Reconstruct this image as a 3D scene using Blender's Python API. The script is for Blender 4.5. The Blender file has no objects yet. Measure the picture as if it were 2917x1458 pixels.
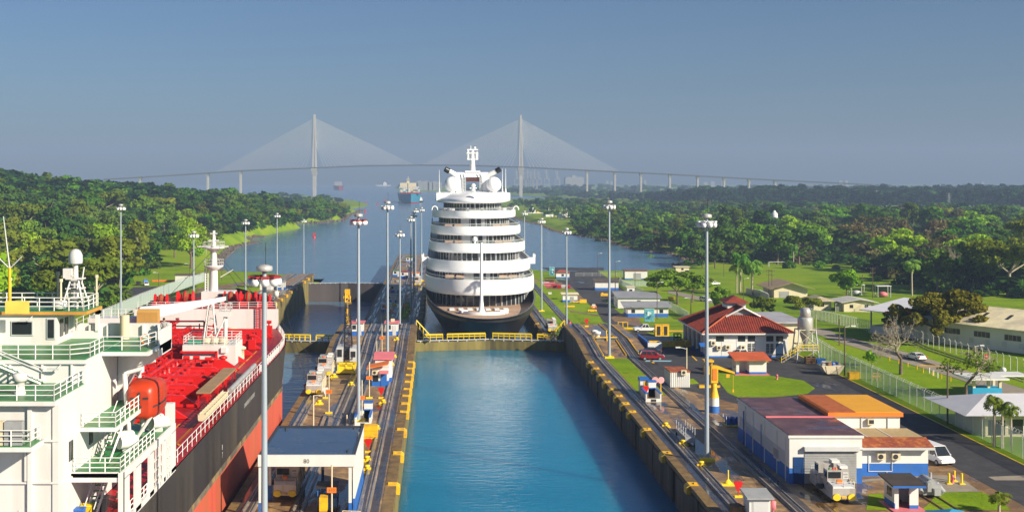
import bpy, math, random
import numpy as np
from mathutils import Vector, Matrix
R = math.radians
scene = bpy.context.scene
random.seed(7)
rng = np.random.default_rng(11)

# ---------------------------------------------------------------- camera
CAM_H = 34.3
FPX = 3300.0                       # focal length in photograph pixels (photo is 2917 wide)
VPX, VPY = 1248.0, 510.0           # where the lock axis (+Y) meets the horizon in the photograph
cam_d = bpy.data.cameras.new('camera')
cam = bpy.data.objects.new('camera', cam_d)
scene.collection.objects.link(cam)
cam_d.sensor_width = 36.0
cam_d.lens = 36.0 * FPX / 2917.0
cam_d.clip_start = 1.0
cam_d.clip_end = 40000.0
cam.location = (0, 0, CAM_H)
cam.rotation_euler = (R(90), 0, 0)
cam_d.shift_x = (1458.5 - VPX) / 2917.0
cam_d.shift_y = -(729.0 - VPY) / 2917.0
scene.camera = cam

# ---------------------------------------------------------------- sky, sun, exposure
SUN_EL = 28.0
SUN_X, SUN_Y = 0.80, -0.60         # the sun stands to the right, behind the camera
world = bpy.data.worlds.new('World')
scene.world = world
world.use_nodes = True
wn, wl = world.node_tree.nodes, world.node_tree.links
wn.clear()
sky = wn.new('ShaderNodeTexSky')
sky.sky_type = 'NISHITA'
sky.sun_disc = False
sky.sun_elevation = R(SUN_EL)
sky.sun_rotation = math.atan2(SUN_X, SUN_Y)
sky.altitude = 0
sky.air_density = 1.0
sky.dust_density = 1.0
sky.ozone_density = 2.5
bg = wn.new('ShaderNodeBackground')
bg.inputs['Strength'].default_value = 0.05
wo = wn.new('ShaderNodeOutputWorld')
tint = wn.new('ShaderNodeMixRGB')           # the picture's air is a deeper, greyer blue than clear noon air
tint.blend_type = 'MULTIPLY'; tint.inputs[0].default_value = 1.0
tint.inputs[2].default_value = (0.49, 0.65, 0.86, 1)
wl.new(sky.outputs[0], tint.inputs[1])
wl.new(tint.outputs[0], bg.inputs[0])
wl.new(bg.outputs[0], wo.inputs[0])
sun_d = bpy.data.lights.new('sun', 'SUN')
sun_d.energy = 4.7
sun_d.angle = R(0.5)
sun_d.color = (1.0, 0.89, 0.70)
sun = bpy.data.objects.new('sun', sun_d)
scene.collection.objects.link(sun)
sdir = Vector((SUN_X * math.cos(R(SUN_EL)), SUN_Y * math.cos(R(SUN_EL)), math.sin(R(SUN_EL))))
sun.rotation_euler = sdir.to_track_quat('Z', 'Y').to_euler()
sun.location = (200, -200, 300)
scene.view_settings.view_transform = 'Standard'
scene.view_settings.look = 'None'
scene.view_settings.exposure = 0.85
scene.view_settings.gamma = 1.0
scene.view_settings.use_curve_mapping = False
scene.render.engine = 'CYCLES'
scene.cycles.max_bounces = 5
scene.cycles.diffuse_bounces = 2
scene.cycles.glossy_bounces = 3
scene.cycles.transmission_bounces = 3
scene.cycles.volume_bounces = 0
scene.cycles.transparent_max_bounces = 12
scene.cycles.use_denoising = True

# ---------------------------------------------------------------- where a photo pixel meets the world
def ray(px, py):
    return Vector((px - VPX, FPX, VPY - py))
def G(px, py, z=0.0):              # point of the plane z under a photo pixel
    d = ray(px, py)
    t = (z - CAM_H) / d.z
    return (d.x * t, d.y * t, z)
def P(px, py, Y):                  # point at depth Y under a photo pixel
    d = ray(px, py)
    t = Y / d.y
    return (d.x * t, Y, CAM_H + d.z * t)
def PX(px, py, X):                 # point at lateral X under a photo pixel
    d = ray(px, py)
    t = X / d.x
    return (X, d.y * t, CAM_H + d.z * t)

# ---------------------------------------------------------------- materials
def _hsv(c, f): return tuple(max(0.0, min(1.0, v * f)) for v in c)
def mat(name, col, rough=0.6, metal=0.0, var=0.12, scale=0.6, bump=0.0, bscale=3.0, streak=False, spec=0.5, dirt=None, dscale=0.25, damt=0.5):
    m = bpy.data.materials.new(name)
    m.use_nodes = True
    n, l = m.node_tree.nodes, m.node_tree.links
    b = n['Principled BSDF']
    b.inputs['Roughness'].default_value = rough
    b.inputs['Metallic'].default_value = metal
    b.inputs['Specular IOR Level'].default_value = spec
    geo = n.new('ShaderNodeNewGeometry')
    mp = n.new('ShaderNodeMapping')
    l.new(geo.outputs['Position'], mp.inputs[0])
    if streak: mp.inputs['Scale'].default_value = (1, 1, 0.12)
    tx = n.new('ShaderNodeTexNoise')
    tx.inputs['Scale'].default_value = scale
    tx.inputs['Detail'].default_value = 5
    tx.inputs['Roughness'].default_value = 0.6
    l.new(mp.outputs[0], tx.inputs['Vector'])
    cr = n.new('ShaderNodeValToRGB')
    cr.color_ramp.elements[0].position = 0.3
    cr.color_ramp.elements[1].position = 0.7
    cr.color_ramp.elements[0].color = (*_hsv(col, 1 - var), 1)
    cr.color_ramp.elements[1].color = (*_hsv(col, 1 + var), 1)
    l.new(tx.outputs[0], cr.inputs[0])
    out = cr.outputs[0]
    if dirt:
        t2 = n.new('ShaderNodeTexNoise')
        t2.inputs['Scale'].default_value = dscale
        t2.inputs['Detail'].default_value = 6
        t2.inputs['Roughness'].default_value = 0.65
        l.new(mp.outputs[0], t2.inputs['Vector'])
        r2 = n.new('ShaderNodeMapRange')
        r2.inputs[1].default_value = 0.48; r2.inputs[2].default_value = 0.66
        r2.inputs[3].default_value = 0.0; r2.inputs[4].default_value = damt
        l.new(t2.outputs[0], r2.inputs[0])
        mx = n.new('ShaderNodeMixRGB')
        mx.inputs[2].default_value = (*dirt, 1)
        l.new(r2.outputs[0], mx.inputs[0]); l.new(out, mx.inputs[1])
        out = mx.outputs[0]
    l.new(out, b.inputs['Base Color'])
    if bump:
        t3 = n.new('ShaderNodeTexNoise')
        t3.inputs['Scale'].default_value = bscale
        t3.inputs['Detail'].default_value = 4
        l.new(geo.outputs['Position'], t3.inputs['Vector'])
        bp = n.new('ShaderNodeBump')
        bp.inputs['Strength'].default_value = bump
        bp.inputs['Distance'].default_value = 0.1
        l.new(t3.outputs[0], bp.inputs['Height']); l.new(bp.outputs[0], b.inputs['Normal'])
    return m

def wet_mat(name, col, dry=(0.1, 0.09, 0.08), wscale=(0.35, 0.12, 1), lo=0.46, hi=0.56, r_dry=0.75, r_wet=0.10, damp=0.55, stain=None, ior=1.6):
    """Paving with rain puddles: the puddles are smooth, the rest is rough."""
    m = bpy.data.materials.new(name); m.use_nodes = True
    n, l = m.node_tree.nodes, m.node_tree.links
    b = n['Principled BSDF']; b.inputs['IOR'].default_value = ior
    geo = n.new('ShaderNodeNewGeometry')
    mp = n.new('ShaderNodeMapping'); mp.inputs['Scale'].default_value = wscale
    l.new(geo.outputs['Position'], mp.inputs[0])
    t = n.new('ShaderNodeTexNoise'); t.inputs['Scale'].default_value = 1.0; t.inputs['Detail'].default_value = 6; t.inputs['Roughness'].default_value = 0.6
    l.new(mp.outputs[0], t.inputs['Vector'])
    w = n.new('ShaderNodeMapRange'); w.inputs[1].default_value = lo; w.inputs[2].default_value = hi
    l.new(t.outputs[0], w.inputs[0])
    t2 = n.new('ShaderNodeTexNoise'); t2.inputs['Scale'].default_value = 0.5; t2.inputs['Detail'].default_value = 8; t2.inputs['Roughness'].default_value = 0.7
    l.new(geo.outputs['Position'], t2.inputs['Vector'])
    cr = n.new('ShaderNodeValToRGB')
    cr.color_ramp.elements[0].position = 0.3; cr.color_ramp.elements[1].position = 0.72
    cr.color_ramp.elements[0].color = (*_hsv(col, 0.55), 1)
    cr.color_ramp.elements[1].color = (*_hsv(dry, 1.25), 1)
    e = cr.color_ramp.elements.new(0.5); e.color = (*col, 1)
    l.new(t2.outputs[0], cr.inputs[0])
    mx = n.new('ShaderNodeMixRGB'); mx.blend_type = 'MULTIPLY'; mx.inputs[2].default_value = (damp, damp, damp, 1)
    l.new(w.outputs[0], mx.inputs[0]); l.new(cr.outputs[0], mx.inputs[1])
    l.new(mx.outputs[0], b.inputs['Base Color'])
    rr = n.new('ShaderNodeMapRange'); rr.inputs[3].default_value = r_dry; rr.inputs[4].default_value = r_wet
    l.new(w.outputs[0], rr.inputs[0]); l.new(rr.outputs[0], b.inputs['Roughness'])
    return m

def grass_mat(name, a, b_, c):
    m = bpy.data.materials.new(name); m.use_nodes = True
    n, l = m.node_tree.nodes, m.node_tree.links
    b = n['Principled BSDF']; b.inputs['Roughness'].default_value = 0.95; b.inputs['Specular IOR Level'].default_value = 0.1
    geo = n.new('ShaderNodeNewGeometry')
    t = n.new('ShaderNodeTexNoise'); t.inputs['Scale'].default_value = 0.045; t.inputs['Detail'].default_value = 9; t.inputs['Roughness'].default_value = 0.68
    l.new(geo.outputs['Position'], t.inputs['Vector'])
    cr = n.new('ShaderNodeValToRGB')
    cr.color_ramp.elements[0].position = 0.33; cr.color_ramp.elements[0].color = (*a, 1)
    cr.color_ramp.elements[1].position = 0.74; cr.color_ramp.elements[1].color = (*c, 1)
    e = cr.color_ramp.elements.new(0.52); e.color = (*b_, 1)
    l.new(t.outputs[0], cr.inputs[0])
    t2 = n.new('ShaderNodeTexNoise'); t2.inputs['Scale'].default_value = 1.3; t2.inputs['Detail'].default_value = 6; t2.inputs['Roughness'].default_value = 0.8
    l.new(geo.outputs['Position'], t2.inputs['Vector'])
    r2 = n.new('ShaderNodeMapRange'); r2.inputs[1].default_value = 0.3; r2.inputs[2].default_value = 0.7; r2.inputs[3].default_value = 0.72; r2.inputs[4].default_value = 1.2
    l.new(t2.outputs[0], r2.inputs[0])
    mx = n.new('ShaderNodeMixRGB'); mx.blend_type = 'MULTIPLY'; mx.inputs[0].default_value = 1
    l.new(cr.outputs[0], mx.inputs[1]); l.new(r2.outputs[0], mx.inputs[2])
    t3 = n.new('ShaderNodeTexNoise'); t3.inputs['Scale'].default_value = 0.11; t3.inputs['Detail'].default_value = 10; t3.inputs['Roughness'].default_value = 0.72; t3.inputs['Distortion'].default_value = 0.6
    l.new(geo.outputs['Position'], t3.inputs['Vector'])
    r3 = n.new('ShaderNodeMapRange'); r3.inputs[1].default_value = 0.57; r3.inputs[2].default_value = 0.70; r3.inputs[4].default_value = 0.75
    l.new(t3.outputs[0], r3.inputs[0])
    m3 = n.new('ShaderNodeMixRGB'); m3.inputs[2].default_value = (0.20, 0.155, 0.05, 1)     # worn, dry patches
    l.new(r3.outputs[0], m3.inputs[0]); l.new(mx.outputs[0], m3.inputs[1])
    l.new(m3.outputs[0], b.inputs['Base Color'])
    bp = n.new('ShaderNodeBump'); bp.inputs['Strength'].default_value = 0.6; bp.inputs['Distance'].default_value = 0.25
    l.new(t2.outputs[0], bp.inputs['Height']); l.new(bp.outputs[0], b.inputs['Normal'])
    return m

def water_mat(name, col, rough=0.06, scale=(0.25, 0.5, 1), strength=0.25, dist=0.15, spec=0.5, sss=0.0):
    m = bpy.data.materials.new(name); m.use_nodes = True
    n, l = m.node_tree.nodes, m.node_tree.links
    b = n['Principled BSDF']
    b.inputs['Roughness'].default_value = rough
    b.inputs['IOR'].default_value = 1.33
    if sss:
        b.subsurface_method = 'RANDOM_WALK'; b.inputs['Subsurface Weight'].default_value = 1.0; b.inputs['Subsurface Scale'].default_value = sss; b.inputs['Subsurface Radius'].default_value = (0.5, 1.0, 1.0)
    b.inputs['Specular IOR Level'].default_value = spec
    geo = n.new('ShaderNodeNewGeometry')
    mp = n.new('ShaderNodeMapping'); mp.inputs['Scale'].default_value = scale
    l.new(geo.outputs['Position'], mp.inputs[0])
    t = n.new('ShaderNodeTexNoise'); t.inputs['Scale'].default_value = 1.0; t.inputs['Detail'].default_value = 5; t.inputs['Roughness'].default_value = 0.55
    l.new(mp.outputs[0], t.inputs['Vector'])
    mp2 = n.new('ShaderNodeMapping'); mp2.inputs['Scale'].default_value = (0.012, 0.03, 1)
    l.new(geo.outputs['Position'], mp2.inputs[0])
    t2 = n.new('ShaderNodeTexNoise'); t2.inputs['Scale'].default_value = 1.0; t2.inputs['Detail'].default_value = 3
    l.new(mp2.outputs[0], t2.inputs['Vector'])
    ml = n.new('ShaderNodeMapRange'); ml.inputs[1].default_value = 0.35; ml.inputs[2].default_value = 0.65; ml.inputs[3].default_value = 0.35 * strength; ml.inputs[4].default_value = 1.3 * strength
    l.new(t2.outputs[0], ml.inputs[0])
    bp = n.new('ShaderNodeBump'); bp.inputs['Distance'].default_value = dist
    l.new(ml.outputs[0], bp.inputs['Strength'])
    l.new(t.outputs[0], bp.inputs['Height']); l.new(bp.outputs[0], b.inputs['Normal'])
    cr = n.new('ShaderNodeValToRGB')
    cr.color_ramp.elements[0].position = 0.3; cr.color_ramp.elements[0].color = (*_hsv(col, 0.85), 1)
    cr.color_ramp.elements[1].position = 0.7; cr.color_ramp.elements[1].color = (*_hsv(col, 1.2), 1)
    l.new(t2.outputs[0], cr.inputs[0]); l.new(cr.outputs[0], b.inputs['Base Color'])
    return m

def leaf_mat(name, col, trans=0.34):
    m = bpy.data.materials.new(name); m.use_nodes = True
    n, l = m.node_tree.nodes, m.node_tree.links
    n.clear()
    out = n.new('ShaderNodeOutputMaterial')
    at = n.new('ShaderNodeAttribute'); at.attribute_name = 'tint'
    oi = n.new('ShaderNodeObjectInfo')
    hs = n.new('ShaderNodeHueSaturation'); hs.inputs['Color'].default_value = (*col, 1)
    r1 = n.new('ShaderNodeMapRange'); r1.inputs[3].default_value = 0.475; r1.inputs[4].default_value = 0.525
    l.new(oi.outputs['Random'], r1.inputs[0]); l.new(r1.outputs[0], hs.inputs['Hue'])
    r2 = n.new('ShaderNodeMapRange'); r2.inputs[3].default_value = 0.55; r2.inputs[4].default_value = 1.5
    l.new(at.outputs['Fac'], r2.inputs[0])
    mm = n.new('ShaderNodeMath'); mm.operation = 'MULTIPLY'
    r3 = n.new('ShaderNodeMapRange'); r3.inputs[3].default_value = 1.25; r3.inputs[4].default_value = 0.75
    l.new(oi.outputs['Random'], r3.inputs[0])
    l.new(r2.outputs[0], mm.inputs[0]); l.new(r3.outputs[0], mm.inputs[1]); l.new(mm.outputs[0], hs.inputs['Value'])
    d = n.new('ShaderNodeBsdfDiffuse'); t = n.new('ShaderNodeBsdfTranslucent')
    l.new(hs.outputs[0], d.inputs[0]); l.new(hs.outputs[0], t.inputs[0])
    mx = n.new('ShaderNodeMixShader'); mx.inputs[0].default_value = trans
    l.new(d.outputs[0], mx.inputs[1]); l.new(t.outputs[0], mx.inputs[2]); l.new(mx.outputs[0], out.inputs[0])
    return m

def mesh_fence_mat(name, col, cover):
    """Wire mesh: mostly holes, the wires have a real colour."""
    m = bpy.data.materials.new(name); m.use_nodes = True
    n, l = m.node_tree.nodes, m.node_tree.links
    b = n['Principled BSDF']; b.inputs['Base Color'].default_value = (*col, 1); b.inputs['Roughness'].default_value = 0.5
    b.inputs['Alpha'].default_value = cover
    return m

M = {}
M['white'] = mat('white_paint', (0.70, 0.70, 0.68), 0.45, var=0.04, scale=0.3, dirt=(0.55, 0.50, 0.43), dscale=0.5, damt=0.22, streak=True)
M['shipwhite'] = mat('ship_white', (0.88, 0.885, 0.90), 0.35, var=0.02, scale=0.2)
M['tankwhite'] = mat('tanker_white', (0.70, 0.69, 0.68), 0.4, var=0.03, scale=0.3, dirt=(0.46, 0.38, 0.30), dscale=0.4, damt=0.28, streak=True)
M['cream'] = mat('cream_wall', (0.66, 0.58, 0.40), 0.7, var=0.08, dirt=(0.4, 0.33, 0.22), dscale=0.3, damt=0.3, streak=True)
M['blue'] = mat('blue_paint', (0.02, 0.13, 0.48), 0.5, var=0.15, dirt=(0.06, 0.14, 0.28), dscale=0.8, damt=0.35)
M['yellow'] = mat('yellow_paint', (0.80, 0.46, 0.01), 0.5, var=0.12, scale=1.5, dirt=(0.25, 0.14, 0.05), dscale=1.2, damt=0.5)
M['brightyellow'] = mat('bright_yellow', (0.85, 0.60, 0.02), 0.45, var=0.06)
M['orange'] = mat('orange_paint', (0.80, 0.20, 0.02), 0.5, var=0.08)
M['black'] = mat('black_paint', (0.012, 0.012, 0.014), 0.4, var=0.2)
M['dark'] = mat('dark_metal', (0.035, 0.035, 0.04), 0.45, var=0.2)
M['glass'] = mat('window_glass', (0.02, 0.025, 0.03), 0.08, var=0.1, spec=0.6)
M['grey'] = mat('grey_paint', (0.32, 0.33, 0.34), 0.5, var=0.1, dirt=(0.18, 0.15, 0.12), dscale=0.8, damt=0.3)
M['lightgrey'] = mat('light_grey', (0.55, 0.56, 0.57), 0.45, var=0.06)
M['steel'] = mat('galvanised_steel', (0.42, 0.47, 0.52), 0.4, metal=0.3, var=0.06)
M['silver'] = mat('silver_paint', (0.55, 0.53, 0.50), 0.35, metal=0.35, var=0.1, dirt=(0.25, 0.18, 0.12), dscale=0.9, damt=0.4, streak=True)
M['red'] = mat('deck_red', (0.36, 0.004, 0.005), 0.5, var=0.2, dirt=(0.15, 0.006, 0.006), dscale=0.5, damt=0.7)
M['brightred'] = mat('bright_red', (0.58, 0.012, 0.012), 0.4, var=0.06)
M['green'] = mat('deck_green', (0.025, 0.20, 0.055), 0.4, var=0.12, dirt=(0.16, 0.22, 0.06), dscale=0.35, damt=0.6)
M['concrete'] = mat('old_concrete', (0.26, 0.22, 0.16), 0.85, var=0.3, scale=0.5, dirt=(0.07, 0.055, 0.035), dscale=0.22, damt=0.8, bump=0.5, bscale=1.5, streak=True)
M['wood'] = mat('brown_wood', (0.16, 0.09, 0.04), 0.8, var=0.2)
M['bark'] = mat('bark', (0.14, 0.10, 0.07), 0.9, var=0.25, scale=2.0)
M['palebark'] = mat('pale_bark', (0.38, 0.32, 0.24), 0.9, var=0.2, scale=1.0)
M['rail'] = mat('rail_steel', (0.30, 0.29, 0.28), 0.35, metal=0.5, var=0.15)
M['rust'] = mat('rusty_roof', (0.26, 0.06, 0.025), 0.7, var=0.3, dirt=(0.55, 0.20, 0.04), dscale=1.3, damt=0.8)
M['rubber'] = mat('rubber', (0.02, 0.02, 0.02), 0.8, var=0.1)
M['pink'] = mat('pink_roof', (0.65, 0.17, 0.20), 0.6, var=0.1)
M['tin'] = mat('tin_roof', (0.42, 0.42, 0.45), 0.5, metal=0.1, var=0.12, scale=0.3, dirt=(0.25, 0.22, 0.2), dscale=0.25, damt=0.4)

# ---------------------------------------------------------------- mesh helpers
C = scene.collection
class MB:
    """Collects simple solids; build() links them as ONE mesh object."""
    def __init__(s): s.v = []; s.f = []; s.m = []; s.sm = []
    def add(s, vs, fs, m=0, smooth=False):
        o = len(s.v); s.v.extend([tuple(p) for p in vs])
        for f in fs: s.f.append([i + o for i in f]); s.m.append(m); s.sm.append(smooth)
        return s
    def box(s, x0, x1, y0, y1, z0, z1, m=0):
        return s.add([(x0,y0,z0),(x1,y0,z0),(x1,y1,z0),(x0,y1,z0),(x0,y0,z1),(x1,y0,z1),(x1,y1,z1),(x0,y1,z1)],
            [(0,3,2,1),(4,5,6,7),(0,1,5,4),(1,2,6,5),(2,3,7,6),(3,0,4,7)], m)
    def cbox(s, c, d, rz=0, m=0, rx=0):
        a, b, h = d[0]/2, d[1]/2, d[2]/2
        mt = Matrix.Rotation(rz, 3, 'Z') @ Matrix.Rotation(rx, 3, 'X')
        vs = [Vector(c) + mt @ Vector(p) for p in [(-a,-b,-h),(a,-b,-h),(a,b,-h),(-a,b,-h),(-a,-b,h),(a,-b,h),(a,b,h),(-a,b,h)]]
        return s.add(vs, [(0,3,2,1),(4,5,6,7),(0,1,5,4),(1,2,6,5),(2,3,7,6),(3,0,4,7)], m)
    def prism(s, poly, z0, z1, m=0):            # poly = list of (x, y)
        n = len(poly)
        if sum(poly[i][0]*poly[(i+1)%n][1]-poly[(i+1)%n][0]*poly[i][1] for i in range(n)) < 0: poly = poly[::-1]
        vs = [(x, y, z0) for x, y in poly] + [(x, y, z1) for x, y in poly]
        return s.add(vs, [tuple(range(n))[::-1], tuple(range(n, 2*n))] + [(i, (i+1)%n, n+(i+1)%n, n+i) for i in range(n)], m)
    def xprism(s, prof, x0, x1, m=0):           # prof = list of (y, z), swept along x
        n = len(prof)
        if sum(prof[i][0]*prof[(i+1)%n][1]-prof[(i+1)%n][0]*prof[i][1] for i in range(n)) < 0: prof = prof[::-1]
        vs = [(x0, y, z) for y, z in prof] + [(x1, y, z) for y, z in prof]
        return s.add(vs, [tuple(range(n))[::-1], tuple(range(n, 2*n))] + [(i, (i+1)%n, n+(i+1)%n, n+i) for i in range(n)], m)
    def yprism(s, prof, y0, y1, m=0):           # prof = list of (x, z), swept along y
        n = len(prof)
        if sum(prof[i][0]*prof[(i+1)%n][1]-prof[(i+1)%n][0]*prof[i][1] for i in range(n)) > 0: prof = prof[::-1]
        vs = [(x, y0, z) for x, z in prof] + [(x, y1, z) for x, z in prof]
        return s.add(vs, [tuple(range(n))[::-1], tuple(range(n, 2*n))] + [(i, (i+1)%n, n+(i+1)%n, n+i) for i in range(n)], m)
    def tube(s, p0, p1, r0, r1=None, n=8, m=0, smooth=True, caps=True):
        r1 = r0 if r1 is None else r1
        a, b = Vector(p0), Vector(p1); d = (b - a)
        if d.length < 1e-6: return s
        q = d.to_track_quat('Z', 'Y').to_matrix()
        vs = []
        for p, r in ((a, r0), (b, r1)):
            for i in range(n):
                t = 2*math.pi*i/n; vs.append(p + q @ Vector((r*math.cos(t), r*math.sin(t), 0)))
        s.add(vs, [(i, (i+1)%n, n+(i+1)%n, n+i) for i in range(n)], m, smooth)
        if caps:
            s.add(vs[:n], [tuple(range(n))[::-1]], m); s.add(vs[n:], [tuple(range(n))], m)
        return s
    def path(s, pts, r, n=6, m=0):
        for a, b in zip(pts, pts[1:]): s.tube(a, b, r, n=n, m=m)
        return s
    def lathe(s, prof, c, n=16, m=0, axis='Z', smooth=True):   # prof = (r, h) pairs
        vs = []
        for r, h in prof:
            for i in range(n):
                t = 2*math.pi*i/n
                if axis == 'Z': vs.append((c[0]+r*math.cos(t), c[1]+r*math.sin(t), c[2]+h))
                elif axis == 'X': vs.append((c[0]+h, c[1]+r*math.cos(t), c[2]+r*math.sin(t)))
                else: vs.append((c[0]+r*math.sin(t), c[1]+h, c[2]+r*math.cos(t)))
        k = len(prof)
        fs = [(j*n+i, j*n+(i+1)%n, (j+1)*n+(i+1)%n, (j+1)*n+i) for j in range(k-1) for i in range(n)]
        s.add(vs, fs, m, smooth)
        s.add(vs[:n], [tuple(range(n))[::-1]], m); s.add(vs[-n:], [tuple(range(n))], m)
        return s
    def ball(s, c, r, m=0, n=14, k=9, sz=1.0, top=False):
        prof = []
        for j in range(k+1):
            a = -math.pi/2 + math.pi*j/k
            if top and a < 0: continue
            prof.append((max(0.001, r*math.cos(a)), r*sz*math.sin(a)))
        return s.lathe(prof, c, n, m)
    def quad(s, a, b, c, d, m=0): return s.add([a,b,c,d], [(0,1,2,3)], m)
    def loft(s, rings, m=0, close=True, caps=True, smooth=True):
        n = len(rings[0]); vs = [p for r in rings for p in r]
        e = n if close else n-1
        fs = [(j*n+i, j*n+(i+1)%n, (j+1)*n+(i+1)%n, (j+1)*n+i) for j in range(len(rings)-1) for i in range(e)]
        s.add(vs, fs, m, smooth)
        if caps: s.add(rings[0], [tuple(range(n))[::-1]], m); s.add(rings[-1], [tuple(range(n))], m)
        return s
    def rails(s, pts, h=1.05, step=1.6, r=0.035, rows=3, m=0, closed=False):
        """A handrail along points: posts and horizontal bars."""
        if closed: pts = list(pts) + [pts[0]]
        for a, b in zip(pts, pts[1:]):
            a, b = Vector(a), Vector(b); L = (b-a).length; k = max(1, round(L/step))
            for i in range(k+1):
                p = a.lerp(b, i/k); s.tube(p, p+Vector((0,0,h)), r, n=4, m=m, smooth=False)
            for j in range(1, rows+1):
                z = Vector((0,0,h*j/rows)); s.tube(a+z, b+z, r*0.85, n=4, m=m, smooth=False)
        return s
    def build(s, name, mats, parent=None, world=True, sharp=True):
        me = bpy.data.meshes.new(name)
        off = Vector(parent_origin(parent)) if (parent is not None and world) else Vector((0,0,0))
        v = np.array(s.v, dtype=np.float64).reshape(-1, 3) - np.array(off)
        me.from_pydata(v.tolist(), [], s.f)
        if not isinstance(mats, (list, tuple)): mats = [mats]
        for x in mats: me.materials.append(x)
        me.polygons.foreach_set('material_index', s.m)
        me.polygons.foreach_set('use_smooth', s.sm)
        me.update()
        o = bpy.data.objects.new(name, me); C.objects.link(o)
        if parent is not None: o.parent = parent
        return o
def parent_origin(p):
    v = Vector((0,0,0))
    while p is not None: v = v + p.location; p = p.parent
    return v
def tag(o, label=None, cat=None, group=None, kind=None):
    if label: o['label'] = label
    if cat: o['category'] = cat
    if group: o['group'] = group
    if kind: o['kind'] = kind
    return o
def thing(name, label, cat, loc=(0,0,0), rz=0, group=None):
    o = bpy.data.objects.new(name, None); C.objects.link(o)
    o.empty_display_size = 0.2; o.location = loc; o.rotation_euler = (0, 0, rz)
    return tag(o, label, cat, group)
def single(name, mb, mats, label, cat, group=None):
    """A thing that is one mesh: its origin goes to the middle of its base."""
    v = np.array(mb.v); c = Vector((float((v[:,0].min()+v[:,0].max())/2), float((v[:,1].min()+v[:,1].max())/2), float(v[:,2].min())))
    mb.v = (v - np.array(c)).tolist()
    o = mb.build(name, mats); o.location = c
    return tag(o, label, cat, group)
def struct(name, mb, mats): return tag(mb.build(name, mats), kind='structure')
_kids = {}
def dup(root, loc, rz=0.0, label=None, group=None, scale=None):
    """Copies a thing with its parts and sub-parts; the mesh data is shared."""
    if root.name not in _kids:
        _kids[root.name] = [(c, list(c.children)) for c in root.children]
    r = root.copy(); C.objects.link(r); r.location = loc; r.rotation_euler = (0, 0, rz)
    if scale: r.scale = scale if isinstance(scale, (tuple, list)) else (scale,)*3
    if label: r['label'] = label
    if group: r['group'] = group
    for c, gs in _kids[root.name]:
        d = c.copy(); C.objects.link(d); d.parent = r
        for g in gs:
            e = g.copy(); C.objects.link(e); e.parent = d
    return r
def text_mesh(s, size, align='CENTER'):
    """Letters as a flat mesh (vertices, faces) in the x-z plane, facing -y."""
    cu = bpy.data.curves.new('letters', 'FONT'); cu.body = s; cu.size = size; cu.align_x = align; cu.align_y = 'CENTER'
    cu.extrude = 0.0; cu.resolution_u = 2
    o = bpy.data.objects.new('letters', cu); C.objects.link(o)
    me = o.to_mesh()
    vs = [(v.co.x, 0.0, v.co.y) for v in me.vertices]; fs = [tuple(p.vertices) for p in me.polygons]
    o.to_mesh_clear(); bpy.data.objects.remove(o); bpy.data.curves.remove(cu)
    return vs, fs
def put_text(mb, s, size, at, m=0, rz=0.0):
    vs, fs = text_mesh(s, size); q = Matrix.Rotation(rz, 3, 'Z')
    return mb.add([Vector(at) + q @ Vector(v) for v in vs], fs, m)
# ================================================================ the ground
SEA = -14.0
LOW = -7.5                                   # level of the lower lock walls
def T(y):                                    # platform height beside the locks
    y = np.asarray(y, dtype=float)
    return np.interp(y, [265, 340, 480, 620], [0, LOW, -9.5, -12.0])
def W(y):                                    # top of the lock walls: a hump, then one step down
    return float(np.interp(y, [222, 238, 262, 285], [0, 1.5, 1.5, LOW]))
WALL_Y = [40, 90, 130, 160, 190, 222, 226, 230, 234, 238, 250, 262, 268, 274, 280, 285, 320, 360, 400, 450, 500, 560, 640]
LX0, LX1, CX0, CX1, RX0, RX1 = -67.0, -55.0, -21.6, -5.0, 28.5, 41.0   # left wall, centre wall, right wall

def shore(pts): return [G(px, py, SEA)[:2] for px, py in pts]
left_bank = [(-57, 20), (-57, 545)] + shore([(800,789),(700,786),(630,784),(613,762),(622,742),(645,722),(668,704),(700,697),(732,690),(690,688),(705,681),(750,673),(805,660),(862,650),
    (842,645),(760,655),(735,652),(800,642),(838,637),(905,636),(978,629),(984,620),(1000,612),(1034,599),(1010,601),(992,600),(1020,593),(1058,586),(1035,577),(1005,571),(960,566),(880,560)]) + [(-900, 4300), (-9000, 5200), (-9000, 20)]
right_bank = [(28.5, 20), (28.5, 700)] + shore([(1600,783),(1700,781),(1800,779),(1880,772),(1925,765),(1928,750),(1985,751),(1940,733),(1900,722),(1850,715),(1795,706),(1765,699),(1740,689),
    (1700,680),(1655,672),(1600,664),(1565,652),(1540,640),(1500,632),(1470,622),(1445,606),(1425,596),(1400,588),(1390,580),(1440,571),(1530,569),(1600,571),(1660,574),(1720,580),(1800,584),(1880,587),(1965,591),
    (1975,586),(1890,582),(1800,578),(1720,571),(1650,566),(1560,562),(1480,557),(1400,552),(1300,548),(1180,545),(1118,540),(1140,535),(1300,531)]) + [(1200, 9000), (12000, 12000), (12000, 20)]
def sdist(poly, x, y):
    """Signed distance to a polygon, positive inside (numpy)."""
    p = np.array(poly); d = np.full(x.shape, 1e18); ins = np.zeros(x.shape, bool)
    for i in range(len(p)):
        a, b = p[i], p[(i+1) % len(p)]
        e = b - a; L = max(1e-9, float(e @ e))
        t = np.clip(((x-a[0])*e[0] + (y-a[1])*e[1]) / L, 0, 1)
        d = np.minimum(d, (x-a[0]-t*e[0])**2 + (y-a[1]-t*e[1])**2)
        c = (a[1] > y) != (b[1] > y)
        with np.errstate(divide='ignore', invalid='ignore'):
            xi = (b[0]-a[0])*(y-a[1])/(b[1]-a[1]) + a[0]
        ins ^= c & (x < xi)
    return np.where(ins, 1, -1) * np.sqrt(d)
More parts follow.
